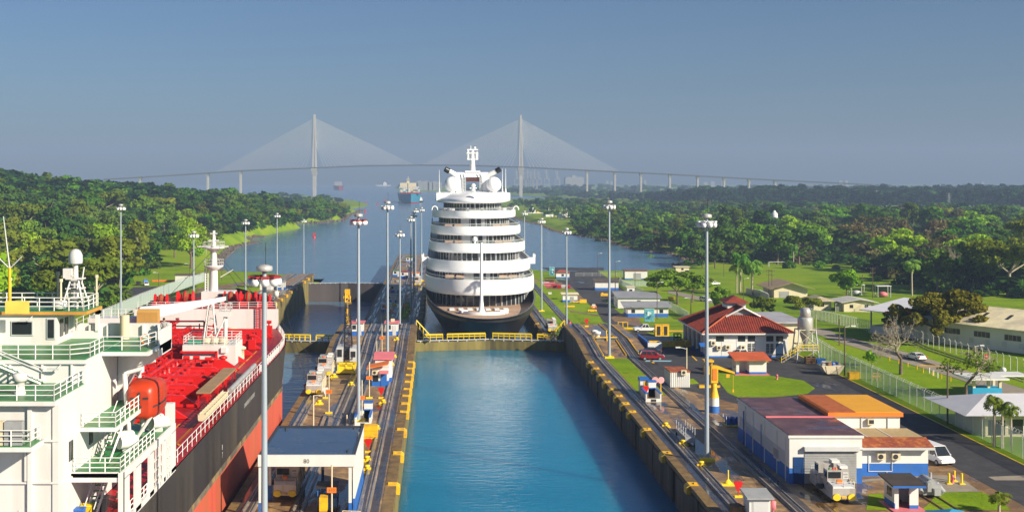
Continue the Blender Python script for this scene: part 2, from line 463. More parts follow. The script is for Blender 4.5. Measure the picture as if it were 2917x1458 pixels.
def bumpy(x, y):
    return np.sin(x*0.011+1.3)*np.cos(y*0.009+0.4) + 0.5*np.sin(x*0.027-y*0.021+2.0)
def land_z(x, y):
    x = np.asarray(x, float); y = np.asarray(y, float)
    s = np.maximum(sdist(left_bank, x, y), sdist(right_bank, x, y))
    base = T(y)
    g = lambda cx, cy, sx, sy, h: h*np.exp(-((x-cx)/sx)**2 - ((y-cy)/sy)**2)
    hill = np.where(x < 0, g(-450, 950, 170, 330, 40) + g(-600, 1350, 230, 420, 22) + g(-230, 1200, 120, 320, 17) + g(-330, 640, 150, 150, 8), 0)
    hill = hill + np.where(x > 0, g(700, 1300, 420, 420, 3) + g(1500, 2300, 900, 420, 17) + g(620, 2050, 260, 230, 8), 0)
    hill = hill * np.clip((y-440)/220, 0, 1)
    far = np.clip((y-620)/400, 0, 1) * bumpy(x, y) * 1.2
    k = np.clip(s/14.0, 0, 1); k = k*k*(3-2*k)
    z = np.where(s > 0, SEA - 0.3 + (base + hill + far - SEA + 0.3)*k, SEA - 0.3 + np.maximum(s, -40)*0.15)
    hole = (x > LX1-0.6) & (x < RX0+0.6) & (y < 700)
    return np.where(hole, -40.0, z), s
def axis_lines(lo, hi, step, far_lo, far_hi, ratio, extra=()):
    a = list(np.arange(lo, hi+1e-6, step)); d = step
    x = hi
    while x < far_hi: d *= ratio; x += d; a.append(x)
    x = lo; d = step
    while x > far_lo: d *= ratio; x -= d; a.append(x)
    return np.array(sorted(set(a) | set(extra)))
gx = axis_lines(-130, 160, 2.5, -9000, 9000, 1.035, (LX1-0.7, LX1-0.5, RX0+0.5, RX0+0.7))
gy = axis_lines(30, 560, 2.5, 20, 9500, 1.012)
XX, YY = np.meshgrid(gx, gy)
ZZ, SS = land_z(XX, YY)
def grid_mesh(name, XX, YY, ZZ, mat_, mask=None):
    ny, nx = XX.shape
    v = np.stack([XX, YY, ZZ], -1).reshape(-1, 3)
    i = (np.arange(ny-1)[:, None]*nx + np.arange(nx-1)[None, :])
    q = np.stack([i, i+1, i+nx+1, i+nx], -1).reshape(-1, 4)
    if mask is not None: q = q[mask.reshape(-1)]
    me = bpy.data.meshes.new(name)
    me.vertices.add(len(v)); me.vertices.foreach_set('co', v.ravel())
    me.loops.add(q.size); me.loops.foreach_set('vertex_index', q.ravel())
    me.polygons.add(len(q)); me.polygons.foreach_set('loop_start', np.arange(0, q.size, 4)); me.polygons.foreach_set('loop_total', np.full(len(q), 4))
    me.polygons.foreach_set('use_smooth', np.ones(len(q), bool))
    me.update(); me.validate()
    me.materials.append(mat_)
    o = bpy.data.objects.new(name, me); C.objects.link(o)
    return o
M['grass'] = grass_mat('lawn', (0.11, 0.20, 0.006), (0.19, 0.30, 0.006), (0.27, 0.29, 0.018))
tag(grid_mesh('ground', XX, YY, ZZ, M['grass']), kind='structure')
GX, GY = gx, gy
def _look(A, x, y):
    i = min(max(int(np.searchsorted(GX, x))-1, 0), len(GX)-2); j = min(max(int(np.searchsorted(GY, y))-1, 0), len(GY)-2)
    u = (x-GX[i])/(GX[i+1]-GX[i]); v = (y-GY[j])/(GY[j+1]-GY[j])
    return float((A[j,i]*(1-u)+A[j,i+1]*u)*(1-v) + (A[j+1,i]*(1-u)+A[j+1,i+1]*u)*v)
def zat(x, y): return _look(ZZ, x, y)

# ---------------------------------------------------------------- water
M['sea'] = water_mat('sea_water', (0.085, 0.175, 0.28), rough=0.16, scale=(0.10, 0.32, 1), strength=0.5, dist=0.7)
M['chamber'] = water_mat('lock_water', (0.002, 0.18, 0.33), rough=0.05, scale=(0.4, 1.3, 1), strength=0.75, dist=0.14, sss=16.0)
b = MB(); b.quad((-9000, 560, SEA), (9000, 560, SEA), (9000, 9400, SEA), (-9000, 9400, SEA))
b.quad((CX0, 520, SEA-0.02), (CX1, 520, SEA-0.02), (CX1, 560, SEA-0.02), (CX0, 560, SEA-0.02))
b.quad((LX1, 500, SEA), (CX0-0.1, 500, SEA), (CX0-0.1, 560, SEA), (LX1, 560, SEA))
b.quad((-300, 400, SEA), (LX0, 400, SEA), (LX0, 560, SEA), (-300, 560, SEA))
b.quad((RX1, 400, SEA), (400, 400, SEA), (400, 560, SEA), (RX1, 560, SEA))
b.quad((CX1+0.1, 500, SEA), (RX0-0.1, 500, SEA), (RX0-0.1, 560, SEA), (CX1+0.1, 560, SEA))
struct('sea_water', b, M['sea'])
NEAR_W, LEFT_LOW = -4.4, -17.5
b = MB(); b.box(CX1-0.05, RX0+0.05, 45, 268, -29, NEAR_W); struct('lock_water', b, M['chamber'])
b = MB(); b.quad((CX1+0.05, 270, -11), (RX0-0.05, 270, -11), (RX0-0.05, 499, -11), (CX1+0.05, 499, -11)); struct('lock_water', b, M['chamber'])
b = MB(); b.quad((LX1+0.05, 45, -4.4), (CX0-0.05, 45, -4.4), (CX0-0.05, 258, -4.4), (LX1+0.05, 258, -4.4)); struct('lock_water', b, M['sea'])
b = MB(); b.quad((LX1+0.05, 262, LEFT_LOW), (CX0-0.05, 262, LEFT_LOW), (CX0-0.05, 489, LEFT_LOW), (LX1+0.05, 489, LEFT_LOW)); struct('lock_water', b, M['sea'])

# ---------------------------------------------------------------- flat sheets that lie on the platform
def sheet(mb, poly, dz=0.03, zf=None, m=0, step=2.5):
    """Scanlines a polygon (one span per line) and lays it on the platform."""
    zf = zf or (lambda y: float(T(y)))
    ys = sorted({round(p[1], 3) for p in poly}); y0, y1 = ys[0], ys[-1]
    lines = sorted(set(ys) | {round(k*step, 3) for k in range(int(y0//step)+1, int(y1//step)+1)})
    n = len(poly)
    def span(y, lo):
        xs = []
        yy = y + (1e-4 if lo else -1e-4)
        for i in range(n):
            a, c = poly[i], poly[(i+1) % n]
            if (a[1] > yy) != (c[1] > yy): xs.append(a[0] + (c[0]-a[0])*(yy-a[1])/(c[1]-a[1]))
        return (min(xs), max(xs)) if len(xs) >= 2 else None
    for a, c in zip(lines, lines[1:]):
        s0, s1 = span(a, True), span(c, False)
        if s0 and s1:
            z0, z1 = zf(a)+dz, zf(c)+dz
            mb.quad((s0[0], a, z0), (s0[1], a, z0), (s1[1], c, z1), (s1[0], c, z1), m)
    return mb
def px_poly(pts, z=0.0): return [G(a, b_, z)[:2] for a, b_ in pts]
def gp(px, py):                               # where a pixel meets the sloping platform
    z = 0.0
    for _ in range(40):
        p = G(px, py, z); z = 0.5*z + 0.5*float(T(p[1]))
    return (p[0], p[1])
def gz(px, py):
    x, y = gp(px, py); return (x, y, float(T(y)))
M['asphalt'] = wet_mat('asphalt', (0.030, 0.029, 0.034), (0.048, 0.045, 0.048), (0.10, 0.05, 1), 0.60, 0.68, 0.8, 0.15, 0.7)
M['pavement'] = wet_mat('wet_paving', (0.19, 0.108, 0.045), (0.38, 0.225, 0.075), (0.16, 0.075, 1), 0.555, 0.60, 0.62, 0.06, 0.55)
M['concrete_top'] = wet_mat('lock_paving', (0.22, 0.125, 0.045), (0.48, 0.28, 0.075), (0.28, 0.05, 1), 0.52, 0.57, 0.62, 0.07, 0.5, ior=2.1)
M['trackbed'] = wet_mat('track_bed', (0.055, 0.045, 0.045), (0.09, 0.07, 0.06), (0.6, 0.05, 1), 0.46, 0.58, 0.5, 0.10, 0.7)
M['tracktop'] = wet_mat('track_concrete', (0.27, 0.205, 0.155), (0.42, 0.32, 0.22), (0.8, 0.06, 1), 0.50, 0.58, 0.6, 0.10, 0.6, ior=2.1)
M['path'] = mat('concrete_path', (0.28, 0.24, 0.19), 0.85, var=0.18, scale=0.4, dirt=(0.17, 0.14, 0.11), dscale=0.3, damt=0.5)

# roads and aprons on the east (right) side
b = MB(); sheet(b, [(61.5, 60), (70.2, 60), (70.2, 228), (66, 243), (50, 243), (46, 262), (37, 262), (37.0, 196), (46, 176), (61.5, 164)], 0.03); struct('road', b, M['asphalt'])
ap = [(41, 60), (61.5, 60), (61.5, 160), (46, 172), (41, 190)]
b = MB(); sheet(b, ap, 0.022); sheet(b, [(RX1, 190), (46, 172), (46, 200), (RX1, 262)], 0.022); struct('pavement', b, M['pavement'])
b = MB(); sheet(b, [gp(1770,880), gp(1850,880), gp(1700,770), gp(1560,770)], 0.04); sheet(b, [gp(1560,770), gp(1720,770), gp(1720,762), gp(1540,762)], 0.04); struct('road', b, M['asphalt'])
b = MB(); sheet(b, [(70.25, 60), (70.5, 60), (70.5, 228), (70.25, 228)], 0.036); struct('yellow_line', b, M['brightyellow'])
# ================================================================ lock walls, tow tracks and gates
M['coping'] = mat('coping_rusty', (0.20, 0.125, 0.045), 0.7, var=0.35, scale=0.8, dirt=(0.07, 0.05, 0.03), dscale=0.6, damt=0.8)
M['moss'] = mat('mossy_concrete', (0.20, 0.16, 0.045), 0.85, var=0.35, scale=0.5, dirt=(0.06, 0.05, 0.03), dscale=0.2, damt=0.8, streak=True, bump=0.6, bscale=1.2)
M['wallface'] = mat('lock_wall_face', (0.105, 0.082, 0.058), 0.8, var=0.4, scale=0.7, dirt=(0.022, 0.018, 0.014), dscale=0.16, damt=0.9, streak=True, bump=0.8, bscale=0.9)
def wall_strip(mb, x0, x1, dz, y0=40, y1=640, thick=None, m=0):
    """A strip along the wall that follows the hump and the step."""
    ys = [y for y in WALL_Y if y0 < y < y1]; ys = [y0] + ys + [y1]
    for a, c in zip(ys, ys[1:]):
        za, zc = W(a)+dz, W(c)+dz
        mb.quad((x0,a,za), (x1,a,za), (x1,c,zc), (x0,c,zc), m)
        if thick:
            mb.quad((x0,a,za-thick), (x0,a,za), (x0,c,zc), (x0,c,zc-thick), m)
            mb.quad((x1,c,zc-thick), (x1,c,zc), (x1,a,za), (x1,a,za-thick), m)
    if thick:
        a = y0; mb.quad((x0,a,W(a)+dz-thick), (x1,a,W(a)+dz-thick), (x1,a,W(a)+dz), (x0,a,W(a)+dz), m)
    return mb
def wall_body(mb, x0, x1, y1, face_x, sgn):
    """Solid wall; the chamber face is cut by vertical joints every few metres."""
    ys = WALL_Y[:]; ys = [y for y in ys if y < y1] + [y1]
    for a, c in zip(ys, ys[1:]):
        za, zc = W(a), W(c)
        mb.quad((x0,a,za), (x1,a,za), (x1,c,zc), (x0,c,zc), 1)
        for x in (x0, x1):
            q = [(x,a,-32), (x,c,-32), (x,c,zc), (x,a,za)]
            mb.quad(*(q if x == x1 else q[::-1]), 0)
    mb.quad((x0,y1,-32), (x1,y1,-32), (x1,y1,W(y1)), (x0,y1,W(y1)), 0)
    mb.quad((x0,40,-32), (x0,40,0), (x1,40,0), (x1,40,-32), 0)
    # buttress panels proud of the face, so that the gaps between them read as dark joints
    for fx, sg in zip(face_x, sgn):
        k = 0; y = 60.0
        while y < min(y1, 640)-14:
            if not (222 < y < 285):
                L = 12.2 + 0.5*math.sin(k*2.3)
                top = min(W(y), W(y+L)) - 0.75
                mb.box(*sorted((fx, fx+sg*0.32)), y, y+L, -31, top, 0)
                mb.box(*sorted((fx+sg*0.02, fx+sg*0.20)), y+0.1, y+L-0.1, top, top+0.45, 0)
            y += 13.2; k += 1
def tow_track(parent, x0, w=1.4, bed=None, y0=45, y1=630):
    mb = MB(); wall_strip(mb, x0, x0+w, 0.14, y0, y1, 0.14, 0)
    for q in (0.12, w-0.24): wall_strip(mb, x0+q, x0+q+0.12, 0.26, y0, y1, 0.12, 1)
    wall_strip(mb, x0+w/2-0.16, x0+w/2+0.16, 0.17, y0, y1, None, 2)
    if bed: wall_strip(mb, bed[0], bed[1], 0.012, y0, y1, None, 2)
    return mb.build('tow_track', [M['tracktop'], M['rail'], M['trackbed']], parent)
def notches(parent, x, sg, ys):
    for i, y in enumerate(ys):
        mb = MB(); z = W(y+0.7)
        L = 1.5 if i % 3 else 1.9
        prof = [(x+sg*0.42, z-0.95), (x+sg*0.42, z-0.15), (x+sg*0.05, z+0.10), (x-sg*0.95, z+0.10), (x-sg*0.95, z-0.2), (x-sg*0.1, z-0.95)]
        mb.yprism(prof, y, y+L); mb.box(*sorted((x-sg*0.9, x-sg*0.55)), y+L*0.35, y+L*0.65, z+0.10, z+0.22)
        mb.build('mooring_notch', M['yellow'], parent)
near_n = [62, 75.5, 89, 102, 115.5, 129.5, 144, 158, 170, 176, 182.5, 188.5, 195, 202, 209, 216]
far_n = [292+i*14 for i in range(22)]
rw = thing('lock_wall', 'stained concrete lock wall with yellow mooring notches below the red roofed building', 'lock wall', (34, 150, 0))
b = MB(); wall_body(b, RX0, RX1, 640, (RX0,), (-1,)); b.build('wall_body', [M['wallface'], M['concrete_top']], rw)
b = MB(); wall_strip(b, RX0-0.33, RX0+0.85, 0.05, 40, 222, 0.5); wall_strip(b, RX0-0.3, RX0+0.85, 0.05, 222, 640, 0.5); b.build('coping', M['coping'], rw)
tow_track(rw, 30.35, 1.4, (29.4, 30.3)); tow_track(rw, 36.6, 1.3, (37.95, 38.8))
notches(rw, RX0-0.3, -1, near_n + far_n[:4])
cw = thing('lock_wall', 'long wet centre wall between the two lock chambers with tracks and lamp masts', 'lock wall', (-13, 150, 0))
b = MB(); wall_body(b, CX0, CX1, 640, (CX0, CX1), (-1, 1)); b.build('wall_body', [M['moss'], M['concrete_top']], cw)
b = MB(); wall_strip(b, CX1-0.9, CX1+0.33, 0.05, 40, 640, 0.5); wall_strip(b, CX0-0.33, CX0+0.6, 0.05, 40, 640, 0.5); b.build('coping', M['coping'], cw)
tow_track(cw, -8.45, 1.4, (-7.0, -6.15)); tow_track(cw, -20.3, 1.35, (-20.95, -20.4)); tow_track(cw, -15.2, 1.3, None, 45, 262); tow_track(cw, -12.9, 1.3, (-14.0, -13.0), 150, 630)
notches(cw, CX1+0.3, 1, near_n + far_n[:14])
lw = thing('lock_wall', 'wet lock wall with mossy yellow face beyond the bow of the red tanker', 'lock wall', (-61, 300, 0))
b = MB(); wall_body(b, LX0, LX1, 512, (LX1,), (1,)); b.build('wall_body', [M['moss'], M['concrete_top']], lw)
b = MB(); wall_strip(b, LX1-0.9, LX1+0.33, 0.05, 40, 512, 0.5); b.build('coping', M['coping'], lw)
tow_track(lw, -58.4, 1.4, (-57, -56.2), 45, 510); tow_track(lw, -64.5, 1.3, (-63.1, -62.3), 45, 510)
notches(lw, LX1+0.3, 1, near_n[10:] + far_n[:15])

# turning rails and switch on the centre wall, painted marks
b = MB()
for dx in (0, 1.1):
    pts = [(-16.5+dx*0.7, 168), (-16.3+dx, 158), (-15.6+dx, 150), (-14.6+dx, 143)]
    for p, q in zip(pts, pts[1:]): b.quad((p[0], p[1], 0.29), (p[0]+0.5, p[1], 0.29), (q[0]+0.5, q[1], 0.29), (q[0], q[1], 0.29))
b.build('switch_rail', M['tracktop'], cw)

# mitre gates
def gate(name, label, x0, x1, y, ztop, zbot, rails=True, face='wallface', bow=3.0):
    t = thing(name, label, 'lock gate', ((x0+x1)/2, y, ztop))
    xm = (x0+x1)/2
    for s, (a, c) in enumerate(((x0, xm), (xm, x1))):
        ya, yc = (y, y+bow) if s == 0 else (y+bow, y)
        mb = MB()
        mb.add([(a,ya,zbot),(c,yc,zbot),(c,yc+2.0,zbot),(a,ya+2.0,zbot),(a,ya,ztop),(c,yc,ztop),(c,yc+2.0,ztop),(a,ya+2.0,ztop)],
               [(0,3,2,1),(4,5,6,7),(0,1,5,4),(1,2,6,5),(2,3,7,6),(3,0,4,7)], 0)
        lf = mb.build('gate_leaf', M[face], t)
        mb = MB()
        dx, dy = (c-a), (yc-ya); L = math.hypot(dx, dy)
        mb.cbox(((a+c)/2, (ya+yc)/2+0.4, ztop+0.32), (L-0.4, 1.0, 0.12), math.atan2(dy, dx), 0)
        for i in range(8):
            u = (i+0.5)/8; mb.cbox((a+dx*u, ya+dy*u+0.4, ztop+0.12), (0.25, 0.9, 0.28), 0, 0)
        mb.build('walkway', M['lightgrey'], t)
        if rails:
            for u0, u1 in ((0.10, 0.36), (0.42, 0.94)) if s == 0 else ((0.04, 0.56), (0.64, 0.90)):
                mb = MB()
                for yy in (0.0, 0.9):
                    p0 = Vector((a+dx*u0, ya+dy*u0+yy, ztop+0.35)); p1 = Vector((a+dx*u1, ya+dy*u1+yy, ztop+0.35))
                    lean = Vector((0, -0.35 if yy == 0 else 0.2, 1.25))
                    k = max(2, round((p1-p0).length/1.3))
                    for i in range(k+1):
                        p = p0.lerp(p1, i/k); mb.tube(p, p+lean, 0.085, n=5)
                    mb.tube(p0+lean, p1+lean, 0.10, n=5); mb.tube(p0+lean*0.55, p1+lean*0.55, 0.06, n=5)
                mb.build('handrail', M['brightyellow'], t)
    return t
g1 = gate('lock_gate', 'closed lock gate with yellow handrails across the chamber at the cruise ship bow', CX1, RX0, 260.5, -2.4, -30, face='moss')
for x0, x1, za, zb in ((CX1+0.1, CX1+3.2, 1.4, -2.0), (RX0-0.1, RX0-3.2, 1.4, -2.0)):
    mb = MB(); mb.cbox(((x0+x1)/2, 260.3, (za+zb)/2), (4.6, 0.9, 0.12), 0)
    v = mb.v; mb.v = [(x0+(x1-x0)*((x-min(x0,x1)+0.7)/4.6 if x1 > x0 else 1-(x-min(x0,x1)+0.7)/4.6), y, z-(za+zb)/2 + za+(zb-za)*((x-min(x0,x1)+0.7)/4.6 if x1 > x0 else 1-(x-min(x0,x1)+0.7)/4.6)) for x, y, z in v]
    for yy in (259.9, 260.8):
        for i in range(5):
            u = i/4; mb.tube((x0+(x1-x0)*u, yy, za+(zb-za)*u), (x0+(x1-x0)*u, yy, za+(zb-za)*u+1.2), 0.08, n=5, m=1)
        mb.tube((x0, yy, za+1.2), (x1, yy, zb+1.2), 0.09, n=5, m=1)
    mb.build('stair', [M['dark'], M['brightyellow']], g1)
gate('lock_gate', 'closed lock gate with yellow handrails beside the tanker bow', LX1, CX0, 260.5, -2.6, -30, face='moss')
M['gatedark'] = mat('gate_face', (0.075, 0.062, 0.062), 0.6, var=0.25, scale=0.3, dirt=(0.03, 0.028, 0.03), dscale=0.15, damt=0.8, streak=True)
gate('lock_gate', 'tall dark lock gate closing the drained chamber in front of the open canal', LX1, CX0, 489, -10.0, -30, rails=False, face='gatedark')
# ================================================================ trees
LEAF = {'rain': leaf_mat('leaf_rain', (0.144, 0.155, 0.017)), 'deep': leaf_mat('leaf_deep', (0.027, 0.067, 0.021)), 'mid': leaf_mat('leaf_green', (0.131, 0.252, 0.022)), 'dark': leaf_mat('leaf_dark', (0.088, 0.172, 0.029)), 'olive': leaf_mat('leaf_olive', (0.150, 0.201, 0.019)),
        'bright': leaf_mat('leaf_bright', (0.219, 0.402, 0.019)), 'brown': leaf_mat('leaf_brown', (0.163, 0.144, 0.053)), 'palm': leaf_mat('leaf_palm', (0.131, 0.262, 0.037), 0.2),
        'flame': leaf_mat('leaf_flame', (0.919, 0.201, 0.037))}
def quads_object(name, v, tint, mats, parent=None, mi=None):
    """Many leaf quads in one mesh. v: (n, 4, 3)."""
    n = len(v)
    me = bpy.data.meshes.new(name)
    me.vertices.add(n*4); me.vertices.foreach_set('co', np.ascontiguousarray(v, dtype=np.float32).ravel())
    me.loops.add(n*4); me.loops.foreach_set('vertex_index', np.arange(n*4, dtype=np.int32))
    me.polygons.add(n); me.polygons.foreach_set('loop_start', np.arange(0, n*4, 4, dtype=np.int32)); me.polygons.foreach_set('loop_total', np.full(n, 4, dtype=np.int32))
    if mi is not None: me.polygons.foreach_set('material_index', mi.astype(np.int32))
    at = me.attributes.new('tint', 'FLOAT', 'FACE'); at.data.foreach_set('value', tint.astype(np.float32))
    me.update()
    for x in (mats if isinstance(mats, (list, tuple)) else [mats]): me.materials.append(x)
    o = bpy.data.objects.new(name, me); C.objects.link(o)
    if parent is not None: o.parent = parent
    return o
def leaf_cloud(rg, lobes, n, size, flat=0.6, up=0.35):
    """Leaf clumps on and inside a set of lobes (cx, cy, cz, rx, rz)."""
    lob = np.array(lobes); w = lob[:, 3]**2; w = w/w.sum()
    li = rg.choice(len(lob), n, p=w); L = lob[li]
    d = rg.normal(size=(n, 3)); d[:, 2] = d[:, 2]*0.9 + up; d /= np.linalg.norm(d, axis=1)[:, None]
    r = rg.uniform(0.62, 1.06, n)**0.7
    c = L[:, :3] + d*r[:, None]*np.stack([L[:, 3], L[:, 3], L[:, 4]], 1)
    nr = d*0.9 + rg.normal(size=(n, 3))*0.75 + np.array([0, 0, 0.35]); nr /= np.linalg.norm(nr, axis=1)[:, None]
    a = np.cross(nr, rg.normal(size=(n, 3))); a /= np.linalg.norm(a, axis=1)[:, None]
    bt = np.cross(nr, a)
    s = size*rg.uniform(0.55, 1.25, n)[:, None]
    e = rg.uniform(0.45, 1.0, n)[:, None]
    j = lambda: rg.uniform(0.7, 1.25, (n, 1))
    v = np.stack([c-a*s*j()-bt*s*e*j(), c+a*s*j()-bt*s*e*j(), c+a*s*j()+bt*s*e*j(), c-a*s*j()+bt*s*e*j()], 1)
    lt = rg.uniform(0.15, 0.85, len(lob))[li]
    tint = np.clip(lt*0.6 + rg.uniform(0, 1, n)*0.4, 0, 1)
    return v, tint
def lobe_set(rg, kind, H):
    """Lobes of a crown for a tree of height H standing at the origin."""
    out = []
    if kind == 'round':
        R_ = H*0.36; zc = H*0.62
        for i in range(15):
            t = rg.uniform(0, 2*math.pi); u = rg.uniform(0, 1)**0.6
            z = zc + H*rg.uniform(-0.2, 0.27); k = 1-abs(z-zc)/(H*0.5)
            out.append((R_*u*k*math.cos(t), R_*u*k*math.sin(t), z, H*rg.uniform(0.11, 0.18), H*rg.uniform(0.09, 0.14)))
    elif kind == 'spread':
        R_ = H*0.52; zc = H*0.76
        for i in range(19):
            t = rg.uniform(0, 2*math.pi); u = rg.uniform(0.05, 1)**0.6
            out.append((R_*u*math.cos(t), R_*u*math.sin(t), zc + H*(rg.uniform(-0.13, 0.12) - 0.12*u*u), H*rg.uniform(0.11, 0.2), H*rg.uniform(0.05, 0.09)))
    elif kind == 'tall':
        for i in range(14):
            t = rg.uniform(0, 2*math.pi); z = H*rg.uniform(0.40, 0.92); k = 1-abs(z/H-0.68)/0.5
            out.append((H*0.22*k*math.cos(t), H*0.22*k*math.sin(t), z, H*rg.uniform(0.09, 0.14), H*rg.uniform(0.08, 0.12)))
    elif kind == 'rain':
        for i in range(46):
            t = rg.uniform(0, 2*math.pi); u = rg.uniform(0, 1)**0.55; z = rg.uniform(0.30, 0.95)
            k = math.sqrt(max(0.05, 1-((z-0.52)/0.52)**2))
            out.append((H*0.82*u*k*math.cos(t), H*0.82*u*k*math.sin(t), H*z, H*rg.uniform(0.09, 0.17), H*rg.uniform(0.06, 0.11)))
    elif kind == 'bush':
        for i in range(14):
            t = rg.uniform(0, 2*math.pi); u = rg.uniform(0, 1)**0.6
            out.append((H*0.5*u*math.cos(t), H*0.5*u*math.sin(t), H*rg.uniform(0.25, 0.72)*(1-0.4*u), H*rg.uniform(0.17, 0.28), H*rg.uniform(0.15, 0.25)))
    return out
def trunk_mesh(rg, lobes, H, r, kind, forks=6):
    mb = MB(); fz = H*(0.30 if kind != 'spread' else 0.36)
    if kind == 'tall': fz = H*0.38
    bend = (rg.uniform(-0.03, 0.03)*H, rg.uniform(-0.03, 0.03)*H)
    mb.tube((0, 0, -1.0), (bend[0]*0.4, bend[1]*0.4, fz*0.5), r*1.35, r, n=8); mb.tube((bend[0]*0.4, bend[1]*0.4, fz*0.5), (bend[0], bend[1], fz), r, r*0.85, n=8)
    for L in lobes[:forks]:
        m = ((bend[0]+L[0])*0.5+rg.uniform(-0.3, 0.3), (bend[1]+L[1])*0.5+rg.uniform(-0.3, 0.3), fz + (L[2]-fz)*0.45)
        mb.tube((bend[0], bend[1], fz), m, r*0.55, r*0.36, n=6); mb.tube(m, L[:3], r*0.36, r*0.1, n=5)
    return mb
_proto = []
def tree_proto(kind, leaf, H, n, size, seed, name, bark='bark', rt=None):
    """An Empty with trunk and crown that is moved to its first place, then copied."""
    rg = np.random.default_rng(seed)
    lobes = lobe_set(rg, kind, H)
    t = thing(name, 'tree', 'tree')
    trunk_mesh(rg, lobes, H, rt or H*0.022, kind).build('trunk', M[bark], t)
    v, tint = leaf_cloud(rg, lobes, n, size)
    quads_object('crown', v, tint, LEAF[leaf], t)
    t['H'] = H; _proto.append(t)
    return t
_used = set()
def plant(proto, loc, h, label, group=None, rz=None, wide=1.0, cat='tree'):
    """Places a copy (the first time the tree itself) with total height h."""
    s = h/proto['H']; rz = random.uniform(0, 6.28) if rz is None else rz
    if proto.name not in _used:
        _used.add(proto.name); o = proto
        _kids[proto.name] = [(c, list(c.children)) for c in proto.children]
        o.location = loc; o.rotation_euler = (0, 0, rz); o.scale = (s*wide, s*wide, s)
    else:
        o = dup(proto, loc, rz, scale=(s*wide, s*wide, s))
    o['label'] = label; o['category'] = cat
    if group: o['group'] = group
    return o
TP = {}
for i, (kind, leaf, H, n, size) in enumerate([
    ('round', 'mid', 16, 1500, 0.62), ('round', 'dark', 17, 1500, 0.62), ('round', 'olive', 15, 1400, 0.58),
    ('spread', 'mid', 16, 1500, 0.58), ('spread', 'olive', 15, 1400, 0.55), ('spread', 'bright', 15, 1400, 0.55), ('spread', 'dark', 17, 1500, 0.6),
    ('tall', 'dark', 20, 1400, 0.62), ('tall', 'mid', 19, 1300, 0.60), ('tall', 'olive', 19, 1200, 0.55),
    ('round', 'brown', 14, 800, 0.45), ('spread', 'brown', 15, 700, 0.45), ('bush', 'bright', 5, 700, 0.42), ('bush', 'mid', 5, 700, 0.42), ('round', 'bright', 14, 1400, 0.55)]):
    nm = {'round': 'broadleaf_tree', 'spread': 'spreading_tree', 'tall': 'tall_tree', 'bush': 'shrub'}[kind]
    TP[(kind, leaf)] = tree_proto(kind, leaf, H, n, size, 100+i, nm, 'palebark' if leaf in ('brown', 'olive') else 'bark')

def palm_proto(H, nf, flen, seed, name='palm_tree', leaf='palm', rt=0.28):
    rg = np.random.default_rng(seed)
    t = thing(name, 'palm', 'palm tree')
    mb = MB(); mb.tube((0, 0, -0.8), (0.08*H*0.1, 0, H*0.5), rt*1.15, rt, n=9); mb.tube((0.08*H*0.1, 0, H*0.5), (0, 0, H*0.97), rt, rt*0.7, n=9)
    mb.build('trunk', M['palebark'], t)
    vs, ts = [], []
    for i in range(nf):
        az = 2*math.pi*i/nf + rg.uniform(-0.2, 0.2); el = rg.uniform(-0.25, 1.2); L = flen*rg.uniform(0.8, 1.1)
        pts = []; x = z = 0.0; e = el
        for k in range(9):
            pts.append((x, z)); x += L/8*math.cos(e); z += L/8*math.sin(e); e -= 0.28+0.06*k*0.5
        for k in range(8):
            (xa, za), (xb, zb) = pts[k], pts[k+1]; w = flen*0.2*math.sin(math.pi*min(1, (k+1.2)/9.5)) + 0.05
            for sd in (-1, 1):
                for q in range(2):
                    u0 = xa+(xb-xa)*q/2; u1 = xa+(xb-xa)*(q+0.8)/2; w0 = za+(zb-za)*q/2; w1 = za+(zb-za)*(q+0.8)/2
                    dr = -w*rg.uniform(0.5, 1.1)
                    loc = [(u0, 0, w0), (u1, 0, w1), (u1+w*0.45, sd*w, w1+dr), (u0+w*0.45, sd*w, w0+dr)]
                    vs.append([(a*math.cos(az)-b_*math.sin(az), a*math.sin(az)+b_*math.cos(az), H*0.95+c) for a, b_, c in loc]); ts.append(rg.uniform(0.2, 0.9))
    quads_object('crown', np.array(vs), np.array(ts), LEAF[leaf], t)
    t['H'] = H; _proto.append(t)
    return t
PALM = palm_proto(12, 20, 4.6, 5); PALM2 = palm_proto(9, 24, 4.2, 6); PALMS = palm_proto(4.6, 14, 1.5, 8, rt=0.13, leaf='olive')

def bare_tree(H, seed, label, loc, rz=0, depth=6, spread=0.55, r=0.55, bark='palebark', zs=1.0):
    rg = np.random.default_rng(seed)
    t = thing('bare_tree', label, 'tree', loc, rz)
    tr = MB(); tw = MB()
    def grow(p, d, L, r, k):
        q = p + d*L
        (tr if k < 2 else tw).tube(p, q, r, r*0.68, n=7 if k < 2 else (5 if k < 4 else 3), caps=False)
        if k >= depth: return
        for i in range(3 if k in (1, 2, 3) else 2):
            e = (d + Vector(rg.normal(size=3))*spread*(0.7 if k == 0 else 1.0) + Vector((0, 0, 0.10))).normalized()
            grow(q, e, L*rg.uniform(0.64, 0.88), max(0.022, r*0.60), k+1)
    grow(Vector((0, 0, -0.3)), Vector((0.02, 0, 1)), H*0.29, r, 0)
    tr.build('trunk', M['bark'], t, world=False); tw.build('twigs', M[bark], t, world=False)
    return t

